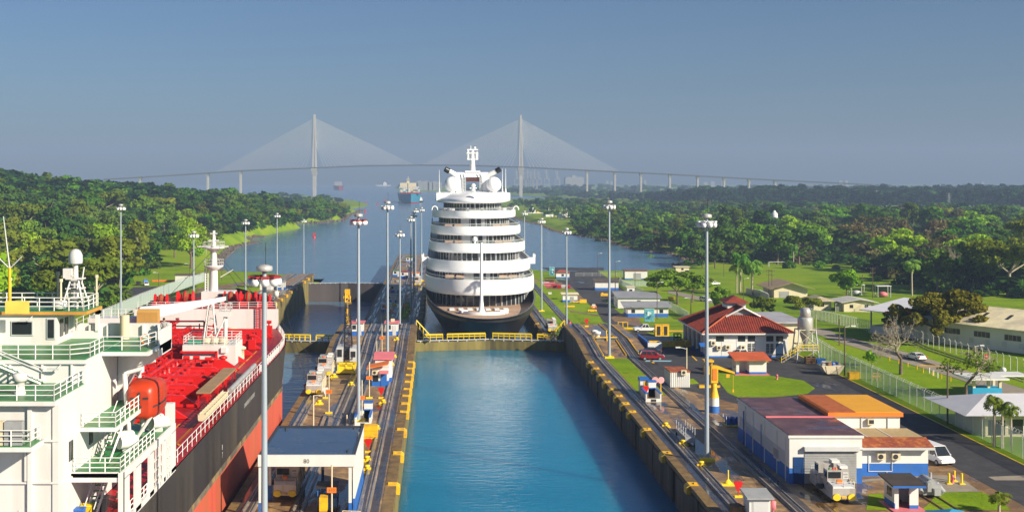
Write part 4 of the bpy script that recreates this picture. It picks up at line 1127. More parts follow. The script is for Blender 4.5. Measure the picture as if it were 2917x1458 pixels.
b = MB(); y_ = [100, 140, 168, 180, 191]; b.rails([(TX-hb(y)+0.35, y, ZD) for y in y_], 1.15, 2.2, 0.055, 3); b.build('deck_rail', M['white'], tk)
for y0, y1 in ((150, 190),):                              # white bulwark stanchions by the bow
    b = MB(); y = y0
    while y < y1:
        x = TX+hb(y); b.box(x-0.45, x-0.25, y, y+0.2, ZD, ZD+0.9); y += 1.5
    b.build('bulwark_stanchion', M['tankwhite'], tk)
# deck plating lines, pipes, crossovers
M['redpipe'] = mat('red_pipes', (0.52, 0.010, 0.008), 0.4, var=0.25)
M['carmine'] = mat('dark_carmine', (0.16, 0.006, 0.008), 0.5, var=0.2)
M['deckmark'] = mat('deck_walkway_mark', (0.62, 0.22, 0.02), 0.6, var=0.2)
rq = random.Random(4)
for x, z, r, y0, y1 in [(-13, 10.3, 0.2, 104, 184), (-11.8, 10.8, 0.3, 106, 188), (-9.3, 11.0, 0.35, 104, 190), (-8.6, 11.9, 0.2, 108, 186), (-3.0, 12.0, 0.25, 106, 178), (4.2, 10.9, 0.24, 112, 150), (6.4, 10.5, 0.2, 124, 153), (-7.5, 10.5, 0.28, 104, 190), (-6.6, 10.5, 0.2, 104, 188), (-5.8, 10.6, 0.28, 106, 186), (-4.9, 10.5, 0.22, 104, 180), (-3.6, 11.3, 0.32, 106, 188), (-2.4, 11.3, 0.26, 106, 180), (-1.2, 10.6, 0.3, 108, 186), (0.2, 10.6, 0.24, 110, 176), (1.4, 10.6, 0.3, 112, 154), (2.5, 10.5, 0.2, 112, 154), (8.6, 10.2, 0.16, 112, 180), (-10.5, 10.2, 0.2, 110, 182)]:
    b = MB(); b.tube((TX+x, y0, z), (TX+x, y1, z), r, n=8)
    y = y0+3
    while y < y1: b.tube((TX+x, y-0.12, z), (TX+x, y+0.12, z), r*1.6, n=8); y += 7.5
    b.build('deck_pipe', M['redpipe'], tk)
for y in [108+6.2*i for i in range(13)]:                   # transverse deck frames: high box beams with sloping ends
    b = MB(); b.yprism([(TX-14.3, ZD), (TX-12.6, ZD+1.3), (TX-1, ZD+1.35), (TX+10.6, ZD+1.3), (TX+12.6, ZD)], y, y+0.45)
    b.build('deck_frame', M['brightred'], tk)
for i in range(26):                                         # short cross pipes with valves between the long lines
    y = 105+3.1*i; x0 = rq.uniform(-13, -4); x1 = x0+rq.uniform(4, 9); z = ZD+rq.uniform(0.8, 2.6)
    b = MB(); b.tube((TX+x0, y, z), (TX+x1, y, z), 0.15, n=6); b.tube((TX+x0, y, z), (TX+x0, y, ZD), 0.15, n=6); b.tube((TX+x1, y, z), (TX+x1, y, ZD), 0.15, n=6); b.lathe([(0.3, -0.1), (0.3, 0.1)], (TX+(x0+x1)/2, y, z+0.4), 8); b.tube((TX+(x0+x1)/2, y, z), (TX+(x0+x1)/2, y, z+0.4), 0.08, n=5)
    b.build('cross_pipe', M['carmine' if i % 2 else 'redpipe'], tk)
for y in [105.5+4.1*i for i in range(20)]:
    b = MB()
    for x in (-8, -3, 0.8, 3): b.box(TX+x-0.09, TX+x+0.09, y, y+0.18, ZD, ZD+2.0)
    b.box(TX-8.2, TX+3.2, y, y+0.16, ZD+1.55, ZD+1.72); b.build('pipe_support', M['redpipe'], tk)
for i in range(84):
    x, y = rq.uniform(-13, 12.2), rq.uniform(104, 189)
    b = MB(); t_ = i % 4
    if t_ == 0: b.lathe([(0.75, 0), (0.75, 0.9), (0.95, 0.9), (0.95, 1.05), (0.1, 1.2)], (TX+x, y, ZD), 12)
    elif t_ == 1: b.lathe([(0.3, 0), (0.3, 1.3), (0.55, 1.35), (0.55, 1.6), (0.1, 1.8)], (TX+x, y, ZD), 10)
    elif t_ == 2: b.box(TX+x-0.5, TX+x+0.5, y-0.5, y+0.5, ZD, ZD+1.4); b.tube((TX+x, y, ZD+1.4), (TX+x, y, ZD+2.1), 0.14, n=6); b.tube((TX+x-0.4, y, ZD+2.0), (TX+x+0.4, y, ZD+2.0), 0.25, n=8)
    else: b.box(TX+x-0.35, TX+x-0.1, y-0.2, y+0.2, ZD, ZD+0.8); b.box(TX+x+0.1, TX+x+0.35, y-0.2, y+0.2, ZD, ZD+0.8); b.box(TX+x-0.6, TX+x+0.6, y-0.35, y+0.35, ZD, ZD+0.1)
    b.build(('tank_hatch', 'deck_vent', 'valve_box', 'bollard')[t_], M[('brightred', 'redpipe', 'brightred', 'carmine')[t_] if i % 9 else 'cream'], tk)
b = MB()
for k in range(11):
    y = 126+k*2.3; b.tube((TX+3.6, y, ZD+0.9), (TX+9.5, y, ZD+0.9), 0.26, n=8); b.lathe([(0.45, 0), (0.5, 0.8), (0.28, 1.0), (0.28, 1.5)], (TX+5.0, y, ZD), 9); b.lathe([(0.4, 0), (0.4, 1.3)], (TX+7.4, y, ZD), 9)
b.build('manifold', M['brightred'], tk)
b = MB(); b.box(TX+12.5, TX+14.0, 125, 141, ZD+1.75, ZD+1.95, 0)
for y in (125.2, 130, 135, 140.5):
    for x in (12.6, 13.8): b.box(TX+x, TX+x+0.15, y, y+0.15, ZD, ZD+1.75, 1)
b.build('catwalk', [mat('brown_grating', (0.30, 0.19, 0.10), 0.8, var=0.15), M['redpipe']], tk)
b = MB()
for y0, y1 in ((104, 118), (150, 168)):
    for dx in (0, 1.6): b.box(TX+12.2+dx, TX+12.38+dx, y0, y1, ZD-0.03, ZD-0.02+0.02)
for k in range(4): b.cbox((TX+12.6+k*0.5, 109, ZD+0.012), (0.25, 1.3, 0.02), 0.5)
b.build('walkway_marking', M['deckmark'], tk)
# accommodation ladder stowed on the rail
b = MB(); b.box(TX+14.8, TX+15.5, 115, 128, ZD+0.9, ZD+1.0)
for k in range(11): b.box(TX+14.75, TX+15.55, 115+k*1.2, 115.15+k*1.2, ZD+1.0, ZD+1.6)
b.box(TX+14.8, TX+14.88, 115, 128, ZD+1.5, ZD+1.6); b.box(TX+15.42, TX+15.5, 115, 128, ZD+1.5, ZD+1.6); b.build('accommodation_ladder', M['cream'], tk)
b = MB(); b.tube((TX+15.3, 129.5, ZD+1.3), (TX+15.3, 147, ZD+1.3), 0.28, n=10)
for k in range(6): b.box(TX+15.1, TX+15.3, 130+k*3, 130.3+k*3, ZD, ZD+1.2)
b.build('rail_cover_pipe', M['grey'], tk)
# deck house with lattice post, and the hose crane
b = MB(); b.box(TX+4.4, TX+11.4, 155, 161, ZD, ZD+2.7); b.box(TX+9.6, TX+10.3, 154.7, 155, ZD+1.7, ZD+2.4)
b.build('deckhouse', M['tankwhite'], tk)
b = MB(); b.box(TX+4.2, TX+9.0, 154.5, 154.85, ZD+1.7, ZD+1.95); b.box(TX+8.9, TX+9.15, 154.5, 154.85, ZD+0.2, ZD+1.95); b.build('house_pipe', M['brightred'], tk)
b = MB(); b.rails([(TX+4.5, 155.1, ZD+2.7), (TX+11.3, 155.1, ZD+2.7), (TX+11.3, 160.9, ZD+2.7), (TX+4.5, 160.9, ZD+2.7)], 1.1, 1.4, 0.05, 3, closed=True); b.build('house_rail', M['white'], tk)
b = MB(); b.box(TX+4.9, TX+6.6, 156, 157.5, ZD+2.7, ZD+3.2); b.build('green_cover', mat('green_tarp', (0.01, 0.25, 0.15), 0.7), tk)
b = MB()
for k in range(3): b.lathe([(0.55, 0), (0.75, 0.35), (0.55, 0.7)], (TX+7.3+k*1.1, 156.8, ZD+2.7), 12)
b.build('rope_coil', M['cream'], tk)
b = MB()
for a in ((-0.9, -0.7), (0.9, -0.7), (0.9, 0.9), (-0.9, 0.9)): b.tube((TX+7.6+a[0], 158+a[1], ZD+2.7), (TX+7.6+a[0]*0.3, 158+a[1]*0.3, ZD+8.0), 0.12, n=5)
for z, k in ((4.2, 0.8), (5.6, 0.62), (6.9, 0.45)):
    for p, q in (((-1, -1), (1, -1)), ((1, -1), (1, 1)), ((1, 1), (-1, 1)), ((-1, 1), (-1, -1))): b.tube((TX+7.6+p[0]*0.9*k, 158+p[1]*0.8*k, ZD+z), (TX+7.6+q[0]*0.9*k, 158+q[1]*0.8*k, ZD+z+0.5), 0.06, n=4)
b.build('crane_crutch', M['tankwhite'], tk)
b = MB(); b.tube((TX+9.6, 158, ZD+2.7), (TX+9.6, 158, ZD+6.3), 0.28, n=9); b.box(TX+8.9, TX+10.3, 157.4, 158.6, ZD+6.2, ZD+6.9); b.rails([(TX+8.9, 157.4, ZD+6.9), (TX+10.4, 157.4, ZD+6.9), (TX+10.4, 158.6, ZD+6.9), (TX+8.9, 158.6, ZD+6.9)], 1.0, 1.0, 0.05, 2, closed=True); b.tube((TX+9.6, 158, ZD+5.2), (TX+6.8, 157.5, ZD+3.0), 0.1, n=5); b.tube((TX+9.6, 157.6, ZD+6.0), (TX+8.1, 157, ZD+2.7), 0.1, n=5); b.build('light_post', M['tankwhite'], tk)
b = MB()
b.loft([[(x, y-w, z-h), (x, y+w, z-h), (x, y+w, z+h), (x, y-w, z+h)] for x, y, z, w, h in ((TX+2.2, 142, 17.9, 0.7, 0.75), (TX+5.5, 144.5, 18.15, 0.65, 0.62), (TX+9.2, 148, 18.6, 0.45, 0.36), (TX+11.0, 150.5, 18.8, 0.35, 0.25))], smooth=False)
b.tube((TX+1.6, 142, ZD), (TX+1.6, 142, 16.6), 1.0, 0.9, n=14); b.tube((TX+1.6, 142, 16.3), (TX+1.6, 142, 17.0), 1.3, n=14); b.box(TX-4.0, TX+2.4, 140.8, 143.2, 16.4, 17.4); b.box(TX-5.5, TX-1.0, 141.0, 143.0, 15.2, 16.4); b.box(TX-7.0, TX-4.0, 141.4, 142.8, 14.6, 15.6)
b.build('hose_crane', M['tankwhite'], tk)
b = MB(); b.rails([(TX-6.9, 140.9, 15.6), (TX-3.0, 140.9, 17.4), (TX+1.5, 140.9, 17.5)], 1.0, 0.9, 0.05, 2); b.build('handrail', M['white'], tk)
b = MB(); b.xprism([(139.9, 16.9), (141.2, 16.9), (141.2, 18.5), (140.3, 18.5), (139.95, 18.2)], TX+2.2, TX+4.7); b.build('crane_cab', mat('tan_canvas', (0.45, 0.25, 0.06), 0.8), tk)
b = MB(); b.tube((TX+10.9, 151.4, 18.2), (TX+10.9, 151.4, 19.3), 0.25, n=8); b.build('boom_hook', M['dark'], tk)

# ---- superstructure at the stern
XS = -26.3
b = MB(); b.box(-52, XS, 80, 98, ZD, 19.0); hs = b.build('house', M['tankwhite'], tk)
b = MB(); b.box(-52, XS, 86.5, 98, 19.0, 20.75); b.build('upper_house', M['tankwhite'], tk)
b = MB()
for x in (-34.5, -32.0, -29.6, -27.4): b.box(x, x+0.16, 86.35, 86.5, 19.1, 20.7)
for z in (10.2, 13.3, 16.2): b.box(-52, XS+0.14, 79.86, 79.99, z, z+0.13)
for x in (-33.9, -31.2, -28.5): b.box(x, x+0.14, 79.8, 79.98, 13.5, 16.1)
b.box(XS-0.3, XS+0.12, 79.9, 80.2, ZD, 19.0); b.box(XS+0.01, XS+0.12, 80.3, 98, 12.9, 13.05); b.box(XS-2.0, XS-1.7, 79.8, 79.98, ZD, 19.0)
b.build('stiffener', M['tankwhite'], tk)
for x0, x1, y0, y1, z, nm in ((-52.5, XS+0.05, 79.4, 86.6, 19.08, 'boat_deck'), (-52.5, XS+0.1, 86.3, 98.2, 20.85, 'bridge_deck'), (-52.5, -27.2, 77.6, 80.0, 16.35, 'balcony'), (XS, -23.6, 85, 95.5, 16.1, 'side_deck'), (XS, -22.7, 83, 100, 13.25, 'poop_deck')):
    b = MB(); b.box(x0, x1, y0, y1, z-0.32, z-0.02, 1); b.box(x0+0.12, x1-0.12, y0+0.12, y1-0.12, z-0.02, z+0.02, 0); b.build(nm, [M['green'], M['tankwhite']], tk)
b = MB(); b.yprism([(XS+0.05, 20.5), (XS+0.05, 16.8), (XS+1.0, 18.3), (-22.9, 19.7), (-22.6, 20.0), (-22.6, 20.5)], 95.0, 98.3); b.box(XS-0.1, -22.6, 90.5, 98.2, 20.5, 20.8); b.box(XS+0.1, -22.8, 90.6, 98.1, 20.8, 20.87, 1); b.build('bridge_wing', [M['tankwhite'], M['green']], tk)
b = MB(); b.box(-30.5, -22.6, 98.1, 98.3, 20.5, 22.1); b.box(-22.75, -22.6, 94.0, 98.1, 19.9, 22.0)
for x in (-29.5, -28, -26.5, -25, -23.8): b.box(x, x+0.12, 97.8, 98.1, 20.9, 22.0)
b.build('wing_parapet', M['tankwhite'], tk)
b = MB(); b.tube((-26.3, 97.2, 20.9), (-26.3, 97.2, 22.9), 0.4, n=12); b.build('wing_console', M['cream'], tk)
wh = MB(); wh.box(-52, -31.0, 94.2, 98.0, 20.85, 23.3); wh.box(-31.0, -28.6, 97.7, 98.0, 20.85, 21.5); wh.box(-28.9, -28.6, 97.6, 98.0, 21.5, 23.3); wh.box(-31.0, -30.7, 97.6, 98.0, 21.5, 23.3); wh.box(-31.0, -28.6, 97.6, 98.0, 22.9, 23.3); wheel = wh.build('wheelhouse', M['tankwhite'], tk)
b = MB(); b.box(-52.2, -28.5, 93.9, 98.3, 23.3, 23.55, 0); b.box(-52.1, -28.6, 94.0, 98.2, 23.55, 23.6, 1); b.box(-52.2, -38.0, 92.0, 93.9, 23.3, 23.55, 0); b.box(-52, -36, 92.0, 94.2, 20.85, 23.3, 2); b.build('wheelhouse_roof', [mat('ochre_edge', (0.55, 0.27, 0.05), 0.6, var=0.2), M['green'], M['tankwhite']], tk)
for x0, x1, z0, z1, y in ((-34.6, -33.0, 21.7, 22.7, 94.17), (-31.7, -31.2, 21.4, 22.9, 94.17), (-36.4, -36.0, 21.4, 22.7, 91.97)):
    b = MB(); b.box(x0-0.1, x1+0.1, y-0.06, y, z0-0.1, z1+0.1, 1); b.box(x0, x1, y-0.1, y-0.05, z0, z1, 0); b.build('window', [M['glass'], M['lightgrey']], wheel)
for y in (94.9, 96.2): b = MB(); b.box(-31.02, -30.95, y, y+0.8, 21.4, 22.8); b.build('window', M['glass'], wheel)
for x, z, w, h in ((-31.3, 11.6, 0.9, 1.55),): b = MB(); b.box(x, x+w, 79.93, 80.0, z+0.1, z+h+0.1); b.build('porthole', M['glass'], hs)
b = MB(); b.box(-31.6, -30.6, 79.9, 79.97, 13.9, 15.3); b.build('porthole', M['glass'], hs)
for y, z in ((82.5, 14.2), (87.3, 14.3)): b = MB(); b.box(XS, XS+0.07, y, y+0.8, z, z+1.4); b.build('porthole', M['glass'], hs)
b = MB(); b.box(XS, XS+0.06, 95.0, 96.0, 16.2, 18.2); b.build('side_door', M['lightgrey'], hs)
b = MB(); b.box(-29.2, -28.0, 77.9, 78.4, 16.4, 18.0, 0); b.box(-30.9, -29.3, 77.9, 78.4, 16.4, 18.0, 1); b.build('locker', [M['grey'], M['cream']], tk)
# rails of all decks
for pts in ([(-52, 79.6, 19.1), (XS-0.1, 79.6, 19.1), (XS-0.1, 86.3, 19.1)], [(-52, 86.5, 20.87), (-27.5, 86.5, 20.87), (XS, 87.5, 20.87), (XS, 91, 20.87), (-23.4, 91, 20.87), (-22.9, 94, 20.87)], [(-52, 77.8, 16.37), (-27.4, 77.8, 16.37), (-27.4, 79.7, 16.37)],
            [(-26.1, 85.1, 16.12), (-23.7, 85.1, 16.12), (-23.7, 95.4, 16.12)], [(-26.1, 83.1, 13.27), (-22.8, 83.1, 13.27), (-22.8, 93, 13.27)], [(-52, 92.1, 23.6), (-38, 92.1, 23.6), (-36, 94.1, 23.6), (-28.8, 94.1, 23.6), (-28.8, 98.1, 23.6), (-52, 98.1, 23.6)]):
    b = MB(); b.rails(pts, 1.05, 1.3, 0.05, 3); b.build('handrail', M['white'], tk)
# white side plating with openings at the break of the poop
b = MB()
xs = (-22.75, -22.55)
b.box(*xs, 83, 99.6, 12.75, 13.35); b.box(*xs, 83, 99.6, ZD-0.1, ZD+0.35)
for y0, y1 in ((83, 84.7), (86.5, 88), (90.7, 92), (95.3, 95.9), (98, 99.6)): b.box(*xs, y0, y1, ZD, 12.8)
for y0, y1 in ((92, 95.3), (95.9, 98)):
    for k in range(1, 3): b.box(*xs, y0+(y1-y0)*k/3-0.06, y0+(y1-y0)*k/3+0.06, ZD, 12.8)
    for k in range(1, 4): b.box(*xs, y0, y1, ZD+0.8*k, ZD+0.8*k+0.1)
b.box(-26.3, -22.6, 83.0, 83.2, 12.6, 13.3); b.box(-22.9, -22.55, 82.9, 83.3, ZD, 13.3)
b.build('side_plating', M['tankwhite'], tk)
b = MB(); b.rails([(-22.8, 70, ZD), (-22.8, 83, ZD)], 1.1, 1.3, 0.05, 3); b.rails([(-22.8, 84.7, ZD), (-22.8, 90.7, ZD)], 1.1, 1.0, 0.05, 3); b.build('handrail', M['white'], tk)
# stairs
def stair(x0, y0, z0, x1, y1, z1, w=0.8, n=11):
    b = MB(); d = Vector((x1-x0, y1-y0, 0)); d = d.normalized() if d.length else Vector((1, 0, 0)); s = Vector((-d.y, d.x, 0))*w/2
    a, c = Vector((x0, y0, z0)), Vector((x1, y1, z1))
    for k in (-1, 1): b.tube(a+s*k, c+s*k, 0.10, n=4, smooth=False); b.tube(a+s*k+Vector((0, 0, 0.95)), c+s*k+Vector((0, 0, 0.95)), 0.05, n=4, m=1)
    for k in range(n):
        p = a.lerp(c, (k+0.5)/n); b.cbox(p, (0.24 if abs(d.x) > 0.5 else w, w if abs(d.x) > 0.5 else 0.24, 0.05), 0, 2)
    return b.build('stair', [M['tankwhite'], M['lightgrey'], M['green']], tk)
stair(-33.4, 85.8, 20.9, -29.3, 85.8, 19.2); b = MB(); b.box(-35.6, -33.2, 84.9, 86.5, 20.55, 20.8); b.build('landing', M['tankwhite'], tk)
stair(-25.1, 87.5, 13.3, -24.6, 90.2, 16.1); stair(-25.4, 84.2, ZD, -24.7, 87.0, 13.2)
# monkey island: radome mast, poles, wind screen
b = MB(); mxx, myy = -30.1, 96.2
b.tube((mxx, myy, 23.6), (mxx, myy, 27.4), 0.28, 0.2, n=8)
for a in ((-0.9, -0.9), (0.9, -0.9), (0.9, 0.9), (-0.9, 0.9)): b.tube((mxx+a[0], myy+a[1], 23.6), (mxx+a[0]*0.35, myy+a[1]*0.35, 26.0), 0.08, n=5)
for z in (24.4, 25.2, 26.0): b.box(mxx-0.7, mxx+0.7, myy-0.5, myy+0.5, z, z+0.1)
b.box(mxx-0.9, mxx-0.2, myy-0.5, myy+0.5, 26.1, 26.9); b.tube((mxx+0.5, myy, 25.6), (mxx+0.7, myy, 27.0), 0.06, n=5)
for k in range(8): b.box(mxx-0.25, mxx+0.25, myy-0.5, myy-0.44, 23.8+k*0.35, 23.88+k*0.35)
b.build('radome_mast', M['tankwhite'], tk)
b = MB(); b.lathe([(0.55, 0), (0.58, 0.25), (0.56, 0.7), (0.42, 1.0), (0.22, 1.16), (0.02, 1.2)], (mxx, myy, 27.3), 16); b.build('radome', M['lightgrey'], tk)
b = MB(); b.tube((-34.4, 93, 23.6), (-34.4, 93, 27.2), 0.14, 0.12, n=8); b.tube((-34.4, 93, 27.2), (-34.9, 93, 31.3), 0.07, 0.04, n=5, m=1)
for sx in (-1, 1): b.tube((-34.4, 93, 27.1), (-34.4+sx*1.0, 93, 28.1), 0.05, n=4, m=1)
b.build('signal_mast', [M['yellow'], M['lightgrey']], tk)
b = MB(); b.cbox((-33.5, 92.2, 24.1), (1.9, 0.08, 1.0)); b.build('wind_screen', mat('yellow_canvas', (0.70, 0.58, 0.10), 0.7), tk)
for x, y, h in ((-32.0, 97.5, 2.9), (-31.0, 95.2, 2.5), (-27.0+(-1.9), 98.0, 2.6), (-36, 97.5, 2.4)):
    b = MB(); b.tube((x, y, 23.6), (x, y, 23.6+h), 0.09, n=6); b.tube((x, y, 23.6+h*0.9), (x, y, 23.6+h), 0.16, n=6); b.build('antenna_post', M['cream'], tk)
b = MB(); b.lathe([(0.45, 0), (0.6, 0.15), (0.6, 0.55), (0.5, 0.65)], (-31.0, 94.9, 23.7), 14); b.build('life_raft_canister', M['tankwhite'], tk)
b = MB(); b.lathe([(0.4, 0), (0.4, 0.15), (0.33, 0.2), (0.33, 0.9), (0.5, 0.95), (0.5, 1.45), (0.1, 1.5)], (-29.6, 82, 19.1), 14); b.build('mushroom_vent', M['tankwhite'], tk)
for x, y, z in ((-33.4, 94.1, 22.9), (-28.6, 86.4, 20.2), (-33.6, 86.4, 20.2), (-29.3, 79.9, 11.2)):
    b = MB(); b.cbox((x, y-0.35, z), (0.9, 0.18, 0.12)); b.tube((x+0.3, y-0.3, z+0.05), (x+0.5, y, z+0.3), 0.04, n=4); b.build('flood_light', M['lightgrey'], tk)
b = MB()
for k in range(10):
    a0, a1 = 2*math.pi*k/10, 2*math.pi*(k+1)/10
    b.tube((-23.7+0.36*math.cos(a0), 98.0-0.0, 21.5+0.36*math.sin(a0)), (-23.7+0.36*math.cos(a1), 98.0, 21.5+0.36*math.sin(a1)), 0.1, n=6, m=k % 2)
for v in b.v: pass
b.v = [(x, y-4.2, z-0.15) for x, y, z in b.v]; lifering = single('lifebuoy', b, [M['orange'], M['white']], 'orange and white lifebuoy hung on the tanker bridge wing', 'lifebuoy')
# lifeboat and davit (the boat is held by the davit: a thing of its own)
for y in (92.4, 96.6): b = MB(); b.tube((-24.6, y, 13.3), (-25.0, y, 18.8), 0.2, n=6); b.tube((-25.0, y, 18.8), (-23.6, y, 19.2), 0.18, n=6); b.tube((-24.2, y, 13.4), (-22.9, y, 15.4), 0.16, n=6); b.build('davit', M['tankwhite'], tk)
lb = thing('lifeboat', 'orange enclosed lifeboat hanging in the davits at the tanker side', 'lifeboat', (-23.7, 94.5, 15.1))
b = MB(); rings = []
for y, w, z0, z1 in ((-2.6, 0.7, 0.4, 2.4), (-2.5, 1.0, 0.15, 2.7), (-1.8, 1.22, 0.0, 3.0), (0, 1.32, -0.1, 3.05), (1.6, 1.2, 0.05, 2.8), (2.4, 0.85, 0.5, 2.3), (2.8, 0.25, 1.1, 1.6)):
    rings.append([(w*math.copysign(abs(math.cos(t))**0.45, math.cos(t)), y, (z0+z1)/2+(z1-z0)/2*math.copysign(abs(math.sin(t))**0.5, math.sin(t))) for t in [2*math.pi*k/16 for k in range(16)]])
b.loft(rings); b.build('boat_hull', mat('lifeboat_orange', (0.45, 0.035, 0.006), 0.4, var=0.08), lb, world=False)
b = MB(); b.loft([[(x*1.03, y, 1.08+dz) for x, y in ((-1.1, -2.4), (-1.32, -1), (-1.32, 0.3), (-1.1, 1.9), (0, 2.8), (1.1, 1.9), (1.32, 0.3), (1.32, -1), (1.1, -2.4), (0, -2.64))] for dz in (0, 0.12)]); b.build('rubbing_strake', M['dark'], lb, world=False)
b = MB(); b.box(-0.06, 0.06, -2.72, -2.6, 0.7, 2.3); b.box(-0.7, -0.3, -2.66, -2.5, 1.75, 1.9); b.box(0.3, 0.7, -2.66, -2.5, 1.75, 1.9); b.build('hatch_fitting', M['dark'], lb, world=False)
for x, y, c in ((-24.7, 91.0, 0), (-24.0, 89.4, 1), (-23.9, 97.5, 2), (-23.3, 96.6, 3)):
    b = MB(); b.tube((x-0.5, y-0.55, 14.1), (x+0.5, y+0.55, 14.0), 0.5, n=14); b.box(x-0.3, x+0.3, y-0.2, y+0.2, 13.28, 13.7)
    single('life_raft', b, M['tankwhite'], ['white life raft canister nearest the tanker house wall', 'white life raft canister behind the stair rail of the tanker', 'white raft drum by the forward rail of the poop deck', 'white raft drum at the outer edge of the poop deck'][c], 'life raft', 'life raft canisters on the tanker')
b = MB(); b.cbox((-22.95, 99.2, 14.2), (0.7, 0.7, 1.9)); b.build('control_box', M['tankwhite'], tk)
for p, q in (((-25.6, 93.2, 13.5), (-23.2, 95.2, 17.0)), ((-23.3, 97.0, 13.4), (-24.3, 98.6, 16.0))): b = MB(); b.tube(p, q, 0.17, n=6); b.build('davit_arm', M['tankwhite'], tk)
# bins and crates on the aft deck
for x, y, c, lab in ((-26.0, 83.9, 'blue', 'blue waste bin standing first in the row of bins at the tanker house'), (-25.7, 84.8, 'brightyellow', 'yellow waste bin between the blue bin and the pale crates on the tanker'), (-25.5, 85.8, 'lightgrey', 'pale wire crate beside the yellow bin on the tanker deck'), (-25.2, 87.0, 'dark', 'dark bin with blue edge at the end of the row on the tanker')):
    b = MB(); b.loft([[(x-a, y-a, z), (x+a, y-a, z), (x+a, y+a, z), (x-a, y+a, z)] for z, a in ((ZD, 0.30), (ZD+1.0, 0.38), (ZD+1.02, 0.42), (ZD+1.12, 0.40))], smooth=False); single('waste_bin', b, M[c], lab, 'bin', 'bins on the tanker deck')
b = MB(); put_text(b, '0 8 8 0 8 0 I 0 I 0 0 0 0 0', 0.75, (TX+16.06, 138.5, 7.9), rz=R(90)); b.build('hull_marks', M['white'], tk)
for y, s in ((121.0, '8'), (150.2, '8')): b = MB(); put_text(b, '8\n7', 0.8, (TX+16.06, y, 5.9), rz=R(90)); b.build('draft_mark', M['white'], tk)
# ================================================================ things on the lock walls
def wp(px, py):                               # where a pixel meets the top of a lock wall
    y = 200.0
    for _ in range(60):
        p = G(px, py, W(y)); y = 0.5*y + 0.5*p[1]
    return (p[0], p[1], W(p[1]))
# ---------------------------------------------------------------- high lamp masts
M['pole'] = mat('pole_steel', (0.36, 0.42, 0.48), 0.45, metal=0.2, var=0.08, scale=0.3)
M['lampwhite'] = mat('lamp_white', (0.78, 0.78, 0.80), 0.3, var=0.05)
M['lampred'] = mat('lamp_red_box', (0.30, 0.03, 0.03), 0.5, var=0.15)
def mast_proto(red):
    t = thing('lamp_mast', 'x', 'lamp mast', group='high lamp masts along the locks')
    b = MB(); b.tube((0, 0, 0), (0, 0, 10), 0.29, 0.25, n=12); b.tube((0, 0, 10), (0, 0, 20), 0.25, 0.205, n=12); b.tube((0, 0, 20), (0, 0, 29), 0.205, 0.16, n=12); b.build('pole', M['pole'], t)
    b = MB(); b.box(-0.9, 0.9, -0.5, 0.5, 0, 0.35); b.lathe([(0.42, 0.35), (0.42, 0.5)], (0, 0, 0), 10); b.build('base', M['brightyellow'], t)
    b = MB(); b.lathe([(0.58, 0), (0.62, 0.1), (0.6, 0.34), (0.28, 0.46), (0.02, 0.5)], (0, 0, 29.0), 16); b.build('cap', M['silver'], t)
    b = MB()
    for k in range(16):
        a0, a1 = 2*math.pi*k/16, 2*math.pi*(k+1)/16
        b.tube((0.7*math.cos(a0), 0.7*math.sin(a0), 28.45), (0.7*math.cos(a1), 0.7*math.sin(a1), 28.45), 0.07, n=5)
    for k in range(4): a = math.pi*k/2+0.4; b.tube((0, 0, 28.45), (1.05*math.cos(a), 1.05*math.sin(a), 28.45), 0.06, n=5)
    b.build('lamp_ring', M['lampred' if red else 'lightgrey'], t)
    for k in range(8):
        a = 2*math.pi*k/8 + 0.2; x, y = 0.98*math.cos(a), 0.98*math.sin(a)
        b = MB(); b.lathe([(0.08, -0.64), (0.24, -0.58), (0.32, -0.35), (0.29, -0.12), (0.2, -0.05)], (x, y, 28.45), 12)
        b.cbox((x, y, 28.52), (0.6, 0.42, 0.16), a+math.pi/2, 1); b.build('lamp', [M['lampwhite'], M['lampred' if red else 'lampwhite']], t)
    b = MB(); b.tube((0.1, 0, 29.4), (0.1, 0, 31.2), 0.025, n=4); b.build('lightning_rod', M['dark'], t)
    return t
MR, MW = mast_proto(True), mast_proto(False)
